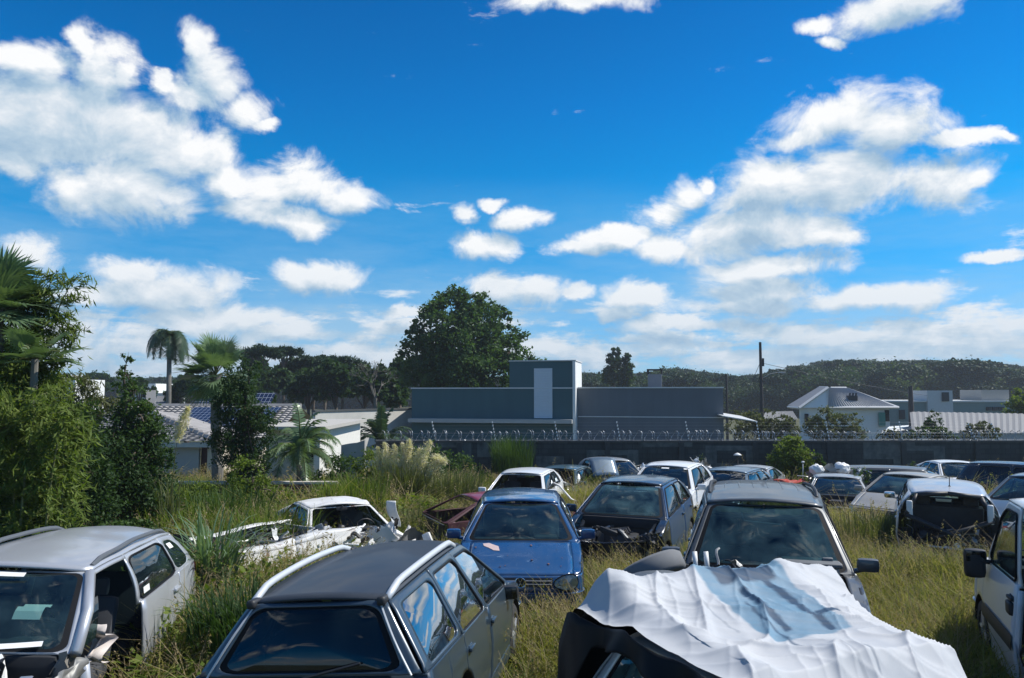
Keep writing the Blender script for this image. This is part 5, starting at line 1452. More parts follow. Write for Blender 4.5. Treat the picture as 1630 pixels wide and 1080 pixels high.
clump_grass('tall_grass_clump', 'tall dark green grass clump against the block wall above the white hatchback', 815, 752, 27.5, 700, 1.35, .75, L_mid, (), 2, .012, lean=.35)
clump_grass('tall_grass_clump', 'tall grass growing at the foot of the wall between the pampas and the white hatchback', 745, 800, 24, 500, 1.0, .9, L_bright, (), 3, .012, lean=.4)
clump_grass('strap_leaf_plant', 'long leaved green plant growing between the silver car and the stripped white shell', 338, 925, 9.3, 150, .95, .28, L_fan, (), 4, .015, 'plant', .95)
clump_grass('reed', 'single tall reed with a pale plume in front of the tiled house', 268, 818, 13.2, 40, .7, .2, L_olive, [(282, 700, 300, 648, 6)], 5, .008)
clump_grass('tall_grass_clump', 'light green tall grass behind the silver car, in front of the brick wall', 330, 850, 14.0, 600, .60, 1.1, L_bright, (), 6, .010, lean=.5)
clump_grass('tall_grass_clump', 'tall grass heap between the brick wall and the roof of the white wreck', 450, 850, 15.5, 600, .60, 1.2, L_bright, (), 7, .010, lean=.5)
clump_grass('tall_grass_clump', 'tangled tall grass between the pampas and the open red door', 655, 870, 16.0, 900, .8, 1.1, L_olive, (), 8, .010, lean=.5)
clump_grass('tall_grass_clump', 'grass tuft at the wall foot left of the small silver hatch', 935, 790, 25, 400, .8, .7, L_bright, (), 9, .011, lean=.4)
clump_grass('tall_grass_clump', 'brown and green bramble heap behind the left roof rail of the near estate', 400, 1010, 7.6, 500, .55, .6, L_dark, (), 10, .009, lean=.8)

for k, (px, pyb, d, n_, h_, lm_, lab) in enumerate(((300, 815, 16.5, 420, .78, L_bright, 'tall weeds before the shaded left part of the brick wall'), (360, 830, 15.2, 420, .70, L_mid, 'leafy tall weeds between the ivy tree and the white wreck'), (420, 880, 12.9, 500, .8, L_bright, 'tall weeds between the stripped shell and the white wreck'),
      (560, 800, 18.0, 450, .72, L_bright, 'tall bright weeds behind the roof of the white wreck'), (715, 800, 20.5, 600, .9, L_olive, 'straw coloured weeds left of the small white hatchback'), (1400, 850, 14.6, 400, .42, L_olive, 'seedy weeds left of the silver wreck'), (1500, 915, 11.6, 300, .36, L_olive, 'matted weeds in front of the gaping boot of the silver wreck'))):
    clump_grass('weed_clump', lab, px, pyb, d, n_, h_, .9, lm_, (), 40 + k, .009, 'weeds', .5)

mass('leafy_shrub', 'leafy weeds heap before the shaded left end of the brick wall', [(300, 800, 22, 0), (325, 790, 20, .3), (280, 820, 20, 0), (345, 808, 18, 0), (315, 825, 20, -.4)], 16.0, L_bright, 3600, .075)
mass('leafy_shrub', 'low leafy weeds between the ivy tree and the stripped white shell', [(330, 845, 16, 0), (360, 838, 16, .3), (390, 845, 15, 0), (300, 850, 16, 0)], 13.6, L_mid, 2400, .065)
mass('leafy_shrub', 'low leafy weeds at the right end of the brick wall', [(500, 790, 16, 0), (530, 795, 16, .2), (480, 798, 13, 0), (550, 800, 13, 0)], 19.0, L_mid, 2200, .08)
# ------------------------------------------------------------------ the wrecked cars
RN = random.Random(77)
p_silver = paint('paint_silver', (.47, .49, .52), .30, .35, .30)
p_graphite = paint('paint_graphite', (.034, .058, .084), .30, .15, .05, .6)
p_blue = paint('paint_blue', (.004, .055, .165), .22, .0, .16, 1.0, wear_or_sheen=.64, wear_or_sheen_col=(.20, .30, .42))  # pale patches put the sky's sheen on the bonnet into the colour
p_black = paint('paint_black', (.010, .015, .024), .26, .0, .06, .6)
p_black_sky = paint('paint_black_sky_tint', (.008, .045, .125), .30, .0, .04, .25)
p_suv = paint('paint_dark_grey', (.055, .062, .070), .34, .3, .45)
p_white = paint('paint_white', (.76, .77, .77), .30, 0, .22)
p_white_old = paint('paint_old_white', (.72, .71, .68), .45, 0, .3, .2, wear_or_sheen=.59, wear_or_sheen_col=(.17, .055, .035))
p_red = paint('paint_red', (.22, .012, .022), .35, 0, .3)
p_green = paint('paint_dark_green', (.015, .045, .05), .3, 0, .2)
p_grey = paint('paint_beige_grey', (.28, .27, .25), .42, .1, .6)
p_mist = paint('paint_mist', (.30, .32, .34), .38, .3, .35)
p_steelblue = paint('paint_steel_blue', (.10, .15, .20), .3, .3, .25)
maroon = simple('bare_maroon', (.07, .02, .025), .6)
NOFRONT = ('bonnet', 'noseF', 'bumperF', 'grille', 'headlights')
WK = [black, steel, black, alu, white_pl]
def bay(car, n=60, seed=0, mats=None, x0=None, size=None, z=.55, name='engine', sc=1.0):
    """what is left in an opened engine bay: block, radiator frame, hoses, bent brackets"""
    rng = random.Random(seed); mats = mats or WK; xm = (car.xc + car.xf) / 2 - .1 if x0 is None else x0
    m = MB(); m.rbox((xm, .1, .55), (.5, .55, .42), .05, mi=0); m.rbox((xm + .05, -.05, .78), (.42, .34, .12), .04, mi=1 if len(mats) > 1 else 0)
    for k in range(4): m.tube([(xm - .2 + .12 * k, -.1, .8), (xm - .2 + .12 * k, .18, .84), (xm - .2 + .12 * k, .3, .6)], .022, 6, mi=2)
    m.build(name, mats, car.root, True, 35, fn=car.fn)
    wreckage(rng, (xm, 0, z), size or (.8, 1.4, .5), n, car.root, mats, 'loose_parts', sc, car.fn)
    f = MB()
    for sg in (1, -1): f.tube([(car.xc, sg * .66, .88), (xm, sg * .62, .80), (car.xf - .25, sg * .58, .66)], .035, 6)
    f.tube([(car.xf - .22, -.6, .66), (car.xf - .18, 0, .68), (car.xf - .22, .6, .66)], .03, 6); f.tube([(car.xf - .2, -.6, .36), (car.xf - .15, 0, .36), (car.xf - .2, .6, .36)], .03, 6)
    f.build('front_frame', car.p, car.root, True, fn=chain(dents(.07, 3, seed), car.fn) if car.fn else dents(.07, 3, seed))

# --- blue hatchback facing the camera
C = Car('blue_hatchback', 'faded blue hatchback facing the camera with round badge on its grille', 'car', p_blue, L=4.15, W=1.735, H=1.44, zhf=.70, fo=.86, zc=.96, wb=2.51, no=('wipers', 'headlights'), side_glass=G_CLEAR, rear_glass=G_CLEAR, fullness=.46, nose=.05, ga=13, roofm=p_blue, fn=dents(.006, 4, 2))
C.place(.14, 11.62, 1, z=-.07)
for sg in (1, -1):
    lm = MB(); n_ = 26
    def hl(r, t, off): return C.fas(1, sg * (33 + 19 * r * math.cos(t) * (1.0)), .615 + .092 * r * math.sin(t) + .012 * r * math.cos(t), off)
    vs = [hl(1, 2 * math.pi * k / n_, .006) for k in range(n_)] + [hl(.8, 2 * math.pi * k / n_, .028) for k in range(n_)] + [hl(.4, 2 * math.pi * k / n_, .036) for k in range(n_)] + [hl(0, 0, .038)]
    fs = [(r * n_ + k, r * n_ + (k + 1) % n_, (r + 1) * n_ + (k + 1) % n_, (r + 1) * n_ + k) for r in (0, 1) for k in range(n_)] + [(2 * n_ + k, 2 * n_ + (k + 1) % n_, 3 * n_) for k in range(n_)]
    lm.add(vs, fs); h = C.B(lm, 'headlight', glass('lamp_glass'))
    lb = MB(); vs = [hl(1.0, 2 * math.pi * k / n_, .003) for k in range(n_)] + [hl(0, 0, .003)]; lb.add(vs, [(k, (k + 1) % n_, n_) for k in range(n_)]); C.B(lb, 'reflector', simple('lamp_bowl', (.42, .46, .48), .3, .5), h)
    for q in (-.45, .4):
        lb = MB(); cc = C.fas(1, sg * (33 + 19 * q), .615, .012); vs = [cc] + [cc + Vector((.004, .052 * math.cos(a), .052 * math.sin(a))) for a in [2 * math.pi * k / 16 for k in range(16)]]; lb.add(vs, [(0, 1 + k, 1 + (k + 1) % 16) for k in range(16)]); C.B(lb, 'lamp_bulb', alu, h)
    rm_ = MB(); rm_.tube([hl(1.02, 2 * math.pi * k / n_, .008) for k in range(n_ + 1)], .008, 5, cap=False); C.B(rm_, 'lamp_rim', seal, h)
bd = MB(); c = C.fas(1, 0, .62, .028); r_ = .064
bd.tube([c + Vector((.004, r_ * math.cos(a), r_ * math.sin(a))) for a in [2 * math.pi * k / 24 for k in range(25)]], .007, 6, cap=False)
def V2(pts): bd.tube([c + Vector((.006, p[0] * r_, p[1] * r_)) for p in pts], .0052, 5)
V2([(-.42, .86), (-.02, .12), (0, .12)]); V2([(.42, .86), (.02, .12), (0, .12)])
V2([(-.84, .42), (-.40, -.80), (-.36, -.80), (0, -.06)]); V2([(.84, .42), (.40, -.80), (.36, -.80), (0, -.06)])
bo = C.B(bd, 'badge', chrome)
bk_ = MB(); bk_.add([c + Vector((-.004, 0, 0))] + [c + Vector((-.004, r_ * math.cos(a), r_ * math.sin(a))) for a in [2 * math.pi * k / 24 for k in range(24)]], [(0, 1 + k, 1 + (k + 1) % 24) for k in range(24)]); C.B(bk_, 'badge_plate', black, bo)
# torn paint and dried leaves on the bonnet
lf = MB(); rr = random.Random(5)
for k in range(13):
    q = C.deck(1, rr.uniform(-.75, .75), rr.uniform(.1, .8)); a = rr.uniform(0, 6); s_ = rr.uniform(.010, .03)
    lf.add([q + Vector((s_ * math.cos(a + t), s_ * .6 * math.sin(a + t), .006 + .01 * rr.random())) for t in (0, 1.6, 3.1, 4.7)], [(0, 1, 2, 3)])
C.B(lf, 'dry_leaves', simple('dry_leaf', (.16, .07, .04), .9), C.bonnet)
st = MB(); st.add([C.deck(1, u, v) + Vector((0, 0, .006)) for u, v in ((-.62, .12), (-.52, .10), (-.36, .22), (-.34, .36), (-.44, .34), (-.52, .26), (-.6, .2))], [tuple(range(7))]); C.B(st, 'sticker', simple('faded_sticker', (.55, .42, .40), .7), C.bonnet)

# --- silver people carrier at the left
A = Car('silver_hatchback', 'silver compact hatchback at the left edge with its front and front door torn off', 'car', p_silver, L=4.15, W=1.70, H=1.58, zc=1.08, zb0=1.04, zb1=1.10, zhf=.84, xc=1.05, xwt=1.72, xrt=3.72, xrb=4.02, wb=2.6, wr=.31, roofw=.60,
        cells=[('front_door', .44, .30, (.08, .05, .0, .09), .12), ('rear_door', .80, .74, (.03, .03, .02, .08), .14), ('quarter', 1, 1, (.04, .22, .06, .12), .3)],
        no=NOFRONT + ('front_doorL', 'wingL', 'wheelFL', 'headlights', 'mirrorL', 'wipers'), rear_glass=G_DARK, side_glass=G_DARK, front_glass=G_CLEAR, fn=dents(.012, 2.5, 3), rails=(.06, .96, .055, simple('rail_grey', (.10, .11, .12), .5)))
A.place(-4.28, 6.72, -7, z=-.04, roll=-3.0)
bay(A, 130, 4, [white_pl, steel, black, alu, simple('beige_dirt', (.22, .20, .17), .9), black, black], z=.74, size=(.95, 1.5, .5))
# A pillar foot and inner wing at the torn corner
m = MB(); m.grid(lambda u, v: A.side(lerp(A.xc + .55, A.xc - .08, u), lerp(.35, A.belt(A.xc) - .02, v), 1) + .07 * noise.noise_vector(Vector((u * 6, v * 6, 3))), 16, 16); m.build('torn_inner_wing', simple('torn_metal', (.20, .20, .19), .5, .3, var=.5), A.root, True, solid=.01)
m = MB(); f_ = A.cell(A.xc, lerp(A.xc, A.xrb, .12), A.xwt, lerp(A.xwt, A.xrt, .02), 1); m.grid(lambda u, v: f_(u, lerp(.0, .62, v)), 4, 6); m.build('quarter_window', G_DARK, A.root)
m = MB(); m.tube([A.side(A.xc - .05, .95, 1), A.side(A.xc - .25, .32, 1), A.side(A.xc - 1.1, .24, 1)], .05, 8); m.tube([f_(0, 0), f_(0, .5), f_(0, 1)], .045, 8); m.build('door_frame', p_silver, A.root, True)
# stickers and paper on the glass
stk = simple('white_sticker', (.78, .78, .76), .6)
def patch(car, fn_, u0, u1, v0, v1, off, name, mt, par=None, skew=0):
    m = MB(); m.grid(lambda u, v: fn_(lerp(u0, u1, u), lerp(v0, v1, v) + skew * u) + off, 6, 2); return m.build(name, mt, par or car.root, fn=car.fn)
patch(A, A.fgl, .26, .60, .86, .92, Vector((.012, 0, .012)), 'sticker', stk); patch(A, A.fgl, .62, .86, .04, .09, Vector((.012, 0, .012)), 'sticker', stk, skew=.03)
q_ = A.cells
f2 = A.cell(lerp(A.xc, A.xrb, .80), A.xrb, lerp(A.xwt, A.xrt, .74), A.xrt, 1); patch(A, f2, .15, .42, .66, .80, Vector((0, .012, .004)), 'sticker', stk)
f3 = A.cell(lerp(A.xc, A.xrb, .44), lerp(A.xc, A.xrb, .80), lerp(A.xwt, A.xrt, .30), lerp(A.xwt, A.xrt, .74), 1); patch(A, f3, .10, .24, .10, .24, Vector((0, .014, .004)), 'sticker', stk)
pp_ = MB(); pp_.grid(lambda u, v: Vector((A.xc - .30 - .2 * u, lerp(.15, .36, v) , 1.20 + .04 * math.sin(5 * u) + .1 * u)), 5, 4); pp_.build('paper', stk, A.root)
ab = MB(); ab.grid(lambda u, v: Vector((A.xc - .75 + .12 * math.sin(9 * v), .58 + .12 * u + .04 * math.sin(8 * u), .72 + .32 * v)) + .05 * noise.noise_vector(Vector((u * 5, v * 5, 0))), 8, 10); ab.build('spent_airbag', simple('airbag', (.62, .56, .52), .9), A.root, True)

# --- dark grey estate, seen from behind
Bc = Car('grey_estate', 'dark grey estate car seen from behind with thick silver roof rails', 'car', p_graphite, mirror_m=black, mirror_g=G_BLACK, L=4.25, W=1.68, H=1.475, zb0=.86, zb1=.92, mdz=-.05, mdy=.03, xc=1.08, xwt=1.88, xrt=3.98, xrb=4.16, wb=2.47, kind='wagon', roofw=.53,  # mirror glass made black, its dark reflection put into the material
         cells=[('front_door', .38, .28, (.06, .04, .0, .10), .10), ('rear_door', .68, .62, (.05, .04, .0, .10), .10), ('quarter', 1, 1, (.07, .12, .04, .12), .12)],
         side_glass=glass('mirror_like_glass', (.10, .16, .18), 3.2, .05), rear_glass=G_BLACK, front_glass=G_CLEAR, roofm=paint('paint_faded_roof', (.022, .030, .042), .52, .0, .10, .1), no=('wipers',), crown=.035)
Bc.place(-.95, 6.92, 189, z=.10, pitch=2.6, roll=-4)
for sg in (1, -1):
    rl = MB(); n = 18; pts = []
    for k in range(n + 1):
        u = lerp(.10, .99, k / n); p = Bc.rf(u, .5 + sg * .475); e = min(1, k / 2.2, (n - k) / 2.2); pts.append(p + Vector((0, sg * .012, .012 + .055 * e)))
    rl.tube(pts, [.026] * (n + 1), 10); ro = rl.build('roof_rail', simple('silver_rail', (.55, .58, .60), .45, .2), Bc.root, True)
    for u in (.10, .99): MB().rbox(Bc.rf(u, .5 + sg * .47) + Vector((-.02, 0, .012)), (.13, .06, .06), .02).build('rail_foot', black, ro, True)
sp = MB(); sp.grid(lambda u, v: Bc.rf(lerp(.86, 1.0, u), v, .008 + .012 * u), 3, 14); Bc.B(sp, 'roof_edge', Bc.roofm, Bc.roof)
sm = MB(); sm.tube([Bc.rf(.86, v / 14, .007) for v in range(1, 14)], .006, 4); Bc.B(sm, 'roof_seam', black, Bc.roof)
wmw = MB(); a_, b_ = Bc.rgl(.5, .02), Bc.rgl(.24, .18); wmw.tube([a_ + Vector((-.03, 0, 0)), b_ + Vector((-.03, 0, .01))], .01, 5); Bc.B(wmw, 'rear_wiper', black)
for sg in (1, -1):
    tr = MB(); f_ = Bc.rgl; tr.tube([f_(.5 + sg * .455, v / 8) + Vector((-.014, 0, 0)) for v in range(0, 9)], .008, 5); Bc.B(tr, 'glass_trim', simple('silver_rail', (.5, .5, .5)))

# --- black hatchback with crushed front
D = Car('black_hatchback', 'black hatchback with missing nose, right of the blue hatchback', 'car', p_black, L=4.05, W=1.74, H=1.52, zc=1.0, zb0=.98, zb1=1.04, zhf=.80, no=NOFRONT + ('wheelFR', 'wipers', 'mirrorL'), front_glass=G_DUST, side_glass=G_DARK, fn=chain(crush(1.0, .20, 3), dents(.008, 3, 1)), roofw=.61, xwt=1.86)
for k, d_ in D.doors.items(): d_.data.materials[0] = p_black_sky  # doors of the black car tinted blue, sky reflection put into their colour
D.place(2.26, 13.95, 22, z=-.18)
bay(D, 110, 9, [black, black, simple('dark_parts', (.05, .05, .055), .6), steel, black], z=.5, size=(.9, 1.5, .6))
m = MB(); m.rbox(D.fgl(.93, .92) + Vector((.0, 0, .01)), (.02, .09, .03), .004); m.build('sticker', stk, D.root)

# --- big dark suv
Ec = Car('dark_suv', 'large dark grey off-roader with ribbed dented roof facing the camera', 'suv', p_suv, L=4.7, W=1.86, H=1.80, zc=1.17, zb0=1.14, zb1=1.18, zhf=1.0, xc=1.35, xwt=1.98, xrt=4.3, xrb=4.5, wb=2.75, wr=.37, sill=.38, roofw=.66, kind='wagon', fo=.85,
         cells=[('front_door', .38, .28, (.06, .04, .0, .10), .10), ('rear_door', .66, .62, (.05, .04, .0, .10), .10), ('quarter', 1, 1, (.07, .12, .04, .12), .12)],
         no=NOFRONT + ('wipers',), front_glass=G_DUST, side_glass=G_DARK, fn=dents(.012, 2.6, 6), rails=(.25, .97, .05, black), crown=.05)
Ec.place(2.93, 8.75, 17, z=-.02)
rb = MB()
for k in range(6):
    v = .17 + .66 * k / 5; rb.tube([Ec.rf(u / 12 * .62 + .34, v, .010) for u in range(13)], [.004] + [.017] * 11 + [.004], 6)
Ec.B(rb, 'roof_ribs', p_suv, Ec.roof)
rng = random.Random(6)
wreckage(rng, (Ec.xc + .35, -.1, .95), (.55, 1.5, .55), 60, Ec.root, [black, steel, black, simple('dark_parts', (.05, .05, .055)), black], 'loose_parts', 1.2)
m = MB(); m.rbox(Ec.fgl(.76, .02) + Vector((-.12, 0, .06)), (.3, .55, .05), .02, (0, 0, .1)); m.rbox(Ec.fgl(.86, .05) + Vector((-.10, 0, .04)), (.06, .10, .12), .01); m.build('loose_trim_panel', simple('grey_plastic', (.12, .13, .14), .6), Ec.root, True)
m = MB(); m.tube([Ec.fgl(.32, .80) + Vector((-.12, 0, -.02)), Ec.fgl(.34, .66) + Vector((-.12, 0, -.02)), Ec.fgl(.62, .62) + Vector((-.12, 0, -.02))], .008, 4); m.build('cable', steel, Ec.root)
# loose tyre and sheet lying on what is left of its front
tp_ = P(1038, 893, 6.95); e = empty('scrap_tyre', tp_ + Vector((0, 0, -.28)), 'worn tyre lying on the torn front of the big off-roader', 'scrap tyre')
M = Matrix.Translation((0, 0, .18)) @ Matrix.Rotation(R(62), 4, 'X') @ Matrix.Rotation(R(20), 4, 'Z')
m = MB(); m.lathe([(.19, -.08), (.28, -.09), (.31, -.06), (.315, .06), (.28, .09), (.19, .08), (.18, 0), (.19, -.08)], 28, M=M); m.build('tread', simple('dusty_rubber', (.16, .165, .17), .9), e, True)
tp_ = P(1085, 912, 6.4); e = empty('bent_sheet', tp_ + Vector((0, 0, -.1)), 'bent dark grey metal sheet lying just behind the white tarpaulin', 'metal sheet')
m = MB(); m.grid(lambda u, v: Vector(((u - .5) * .95, (v - .5) * .4, .04 * math.sin(u * 5) + .05 * v)) + .05 * noise.noise_vector(Vector((u * 3, v * 2, 9))), 16, 8); m.build('sheet', simple('grey_sheet', (.13, .15, .17), .5, .3), e, True, solid=.01)
for k, px in enumerate((1108, 1126)):
    q = P(px, 893, 6.7); e = tagp(MB().tube([q + Vector((0, 0, -.1)), q + Vector((0, .05, .07))], .022, 6).build('white_strut', white_pl, smooth=True), ('left' if k == 0 else 'right') + ' one of the two short white struts before the windscreen of the big off-roader', 'strut', 'two white struts')

# --- vehicle under the tarpaulin
Fv = Car('white_hatchback', 'white car body under the big white tarpaulin at the bottom edge', 'car', p_white, L=3.35, W=1.70, H=1.52, xc=1.45, xwt=1.80, xrt=3.05, xrb=3.25, wb=2.2, fo=.55, zb0=.95, zb1=.98, interior=False, no=NOFRONT + ('wingL', 'wingR', 'wipers', 'wheelFL', 'wheelFR', 'mirrorL', 'mirrorR', 'deckF'), kind='wagon', rear_glass=G_DUST, side_glass=G_DARK, roofw=.62)
Fa = 244.0; nx, nyv = -math.sin(R(Fa)), -math.cos(R(Fa)); cx_, cy_ = .86 + nx * 1.50, 4.25 + nyv * 1.50
Fv.place(cx_, cy_, Fa, z=0)
m, t, o = mat('printed_tarpaulin')
tc = t.new('ShaderNodeTexCoord').outputs['UV']; sx = t.new('ShaderNodeSeparateXYZ'); t.l.new(tc, sx.inputs[0]); wv = t.noise(tc, 7, 4, .6, 0, 1); wvv = t.v('ADD', tc, t.v('MULTIPLY_ADD', wv, (.05, .05, 0), (-.025, -.025, 0))); t.l.new(wvv, sx.inputs[0]); U, Vv = sx.outputs[0], sx.outputs[1]
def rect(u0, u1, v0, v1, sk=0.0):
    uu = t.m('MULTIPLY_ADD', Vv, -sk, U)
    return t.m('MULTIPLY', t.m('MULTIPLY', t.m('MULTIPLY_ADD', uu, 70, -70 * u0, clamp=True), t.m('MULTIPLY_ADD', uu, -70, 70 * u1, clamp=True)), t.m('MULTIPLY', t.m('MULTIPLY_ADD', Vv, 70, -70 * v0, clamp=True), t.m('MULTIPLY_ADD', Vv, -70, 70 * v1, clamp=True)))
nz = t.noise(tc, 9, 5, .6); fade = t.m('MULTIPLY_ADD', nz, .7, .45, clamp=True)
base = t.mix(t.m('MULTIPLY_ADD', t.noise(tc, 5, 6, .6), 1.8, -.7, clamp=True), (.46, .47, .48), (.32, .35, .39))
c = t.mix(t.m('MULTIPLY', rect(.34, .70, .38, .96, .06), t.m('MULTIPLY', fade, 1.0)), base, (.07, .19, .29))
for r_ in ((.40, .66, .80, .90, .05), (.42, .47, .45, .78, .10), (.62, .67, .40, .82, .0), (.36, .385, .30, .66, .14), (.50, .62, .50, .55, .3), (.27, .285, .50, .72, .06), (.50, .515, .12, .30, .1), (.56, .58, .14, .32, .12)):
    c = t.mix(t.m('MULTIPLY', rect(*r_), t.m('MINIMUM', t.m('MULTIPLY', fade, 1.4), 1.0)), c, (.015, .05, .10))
bz = t.new('ShaderNodeBsdfPrincipled'); t.l.new(c, bz.inputs['Base Color']); bz.inputs['Roughness'].default_value = .68
geo = t.new('ShaderNodeNewGeometry'); bb = t.new('ShaderNodeBsdfPrincipled'); bb.inputs['Base Color'].default_value = (.006, .008, .012, 1); bb.inputs['Roughness'].default_value = .35
ms = t.new('ShaderNodeMixShader'); t.l.new(geo.outputs['Backfacing'], ms.inputs[0]); t.l.new(bz.outputs[0], ms.inputs[1]); t.l.new(bb.outputs[0], ms.inputs[2]); t.l.new(ms.outputs[0], o.inputs[0])
# tarp sheet in the car's frame: u from the rear edge forward, v from near side to far side
def tarp(u, v):
    L_ = lerp(-.20, lerp(1.28, 2.20, v), u); y = lerp(-.98, .98, v); x = Fv.xrt + L_
    q0 = min(1, abs(y) / .62); z = Fv.H + .03
    if y < -.60: z -= (-.60 - y) * 1.0
    if y > .84: z -= (y - .84) * 1.2
    if x > Fv.xwt: z -= (x - Fv.xwt) * lerp(.50, .10, max(0, min(1, (y + .2) / 1.0)))
    ry = y - .74
    z += .085 * math.exp(-(ry / .16) ** 2) * (1 if L_ < 1.0 else .8) + .11 * max(0, min(1, (y + .1) / .9)) * max(0, 1 - L_ / 1.5)
    z -= .20 * math.exp(-((L_ + .2) / .16) ** 2) * max(0, min(1, (y - .2) / .5)); z += .035 * math.exp(-((L_ - 1.7) / .3) ** 2) + .05 * math.exp(-((L_ - .02) / .12) ** 2)
    z += .05 * math.exp(-((L_ - 1.42 - .18 * y) / .11) ** 2) * (.4 + .6 * max(0, y + .5))
    w1 = noise.noise(Vector((L_ * 1.1 + y * 2.2, y * .9 - L_ * .6, 4))); w1b = noise.noise(Vector((L_ * 2.6 - y * .7, y * 2.4 + L_, 14)))
    e_ = min(1, max(0, (L_ + .20) / .30)); e_ = .25 + .75 * e_
    z += e_ * (.030 * w1 + .018 * w1b) + .045 * max(0, min(1, (y - .1) / .6)) * min(1, max(0, L_ - .5) / .9) + .05 * max(0, min(1, (y - .1) / .6)) * max(0, L_ - 1.5)
    a_ = (L_ * .55 + y * .85); b_ = (L_ * .85 - y * .55)
    w2 = noise.noise(Vector((a_ * 3.6, b_ * .7, 8))); w3 = noise.noise(Vector((a_ * 8, b_ * 1.3, 1))); w4 = noise.noise(Vector((b_ * 7, a_ * 1.4, 21))); w5 = noise.noise(Vector((b_ * 2.4 + 3, a_ * .8, 30)))
    z += e_ * (.022 * math.exp(-abs(w2) * 13) + .010 * math.exp(-abs(w3) * 10) + .007 * math.exp(-abs(w4) * 10) + .030 * math.exp(-abs(w5) * 11) - .02)
    x += .05 * noise.noise(Vector((y * 3, 0, 2))) * (1 if u < .1 else .3) + .06 * noise.noise(Vector((y * 4, 3, 2))) * max(0, u - .75) * 4
    return Vector((x, y, z))
NU, NV = 240, 190
vs = np.array([tuple(tarp(i / NU, j / NV)) for i in range(NU + 1) for j in range(NV + 1)])
fs = np.array([(i * (NV + 1) + j, (i + 1) * (NV + 1) + j, (i + 1) * (NV + 1) + j + 1, i * (NV + 1) + j + 1) for i in range(NU) for j in range(NV)])
Mw = Matrix.Translation(Fv.root.location) @ Fv.root.rotation_euler.to_matrix().to_4x4(); c0 = Vector((cx_, cy_, 0))
tw = np.array([tuple(Mw @ Vector(v) - c0) for v in vs])
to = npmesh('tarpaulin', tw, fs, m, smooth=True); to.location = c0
uv = to.data.uv_layers.new(name='UVMap'); uvd = np.array([((a // (NV + 1)) / NU, (a % (NV + 1)) / NV) for a in fs.ravel()], dtype=np.float32); uv.data.foreach_set('uv', uvd.ravel())
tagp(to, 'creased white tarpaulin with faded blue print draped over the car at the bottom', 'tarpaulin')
# black lining hanging down round the rear of the car
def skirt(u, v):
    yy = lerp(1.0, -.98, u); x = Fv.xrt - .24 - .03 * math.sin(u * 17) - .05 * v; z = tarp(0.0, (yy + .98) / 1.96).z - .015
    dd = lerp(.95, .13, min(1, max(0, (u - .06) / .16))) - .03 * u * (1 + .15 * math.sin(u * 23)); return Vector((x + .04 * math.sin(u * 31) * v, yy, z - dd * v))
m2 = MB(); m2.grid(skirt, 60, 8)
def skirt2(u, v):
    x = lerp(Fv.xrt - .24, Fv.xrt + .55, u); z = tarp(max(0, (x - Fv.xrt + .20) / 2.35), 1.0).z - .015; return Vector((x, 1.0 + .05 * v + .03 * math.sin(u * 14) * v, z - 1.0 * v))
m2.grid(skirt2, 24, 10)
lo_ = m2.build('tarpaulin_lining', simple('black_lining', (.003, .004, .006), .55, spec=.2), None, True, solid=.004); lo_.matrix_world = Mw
for mm_ in [lo_]:
    mm_.parent = to; mm_.matrix_parent_inverse = Matrix.Translation(-c0)
# --- white van at the right edge
Gv = Car('white_van', 'white van at the right edge with black mirror and missing sliding door', 'van', p_white, mirror_m=black, mirror_g=G_BLACK, L=4.25, W=1.74, H=1.86, zc=1.12, zb0=1.06, zb1=1.12, zhf=.92, xc=.95, xwt=1.62, xrt=4.12, xrb=4.2, wb=2.6, roofw=.77, kind='wagon',  # black mirror glass stands in for a dark reflection here too
         cells=[('front_door', .40, .26, (.10, .08, .0, .10), .16), ('rear_door', .74, .70, (.07, .07, .05, .12), .12), ('quarter', 1, 1, None, 0)], no=('rear_doorL', 'pillarrear_doorL'), side_glass=G_DARK, handles=black)
Gv.place(5.36, 6.62, 201.7, z=.12)
for s_ in (1,):
    m = MB(); m.grid(lambda u, v: Gv.side(lerp(Gv.xc - .08, lerp(Gv.xc, Gv.xrb, .40) + .02, u), lerp(.50, .64, v), 1, .012 + .01 * math.sin(math.pi * v)), 8, 3, flip=True); m.build('rubbing_strip', black, Gv.doors['front_doorL'], True)
    m = MB(); m.rbox(Gv.side(Gv.xc - .19, 1.03, 1) + Vector((0, .13, .02)), (.13, .20, .30), .06); m.build('mirror_housing', black, Gv.doors['front_doorL'], True)
    m = MB(); m.rbox(Gv.side(lerp(Gv.xc, Gv.xrb, .40) + .14, .86, 1, .01), (.16, .05, .12), .03); m.build('lock_cover', black, Gv.doors['front_doorL'], True)
m = MB(); m.tube([Gv.side(lerp(Gv.xc, Gv.xrb, .40), z, 1) + Vector((-.02, -.03, 0)) for z in (.3, .6, .9, 1.05)], .03, 6); m.build('door_pillar', p_white, Gv.root, True)

# --- silver wreck seen from behind without tailgate
Hc = Car('silver_wreck', 'silver hatchback wreck seen from behind, its tailgate gone and boot gaping black', 'car', p_silver, L=4.0, W=1.70, H=1.48, xrt=3.72, xrb=3.92, zb1=.98, no=('rearframe', 'rearglass', 'tailpanel', 'bumperR', 'taillights', 'wheelBL', 'wheelBR', 'wipers', 'mirrorR'), side_glass=G_DARK, kind='hatch', roofw=.62, fn=chain(crush(-1.3, -.13, 5), dents(.012, 3, 5)))
Hc.place(8.62, 15.0, 207, z=-.24)
m = MB(); pts = [Hc.rgl(.07, .0), Hc.rgl(.07, .5), Hc.rgl(.08, .95), Hc.rgl(.5, .97), Hc.rgl(.92, .95), Hc.rgl(.93, .5), Hc.rgl(.93, 0), Vector((Hc.xr + .18, -.66, .4)), Vector((Hc.xr + .18, .66, .4)), Hc.rgl(.07, 0)]
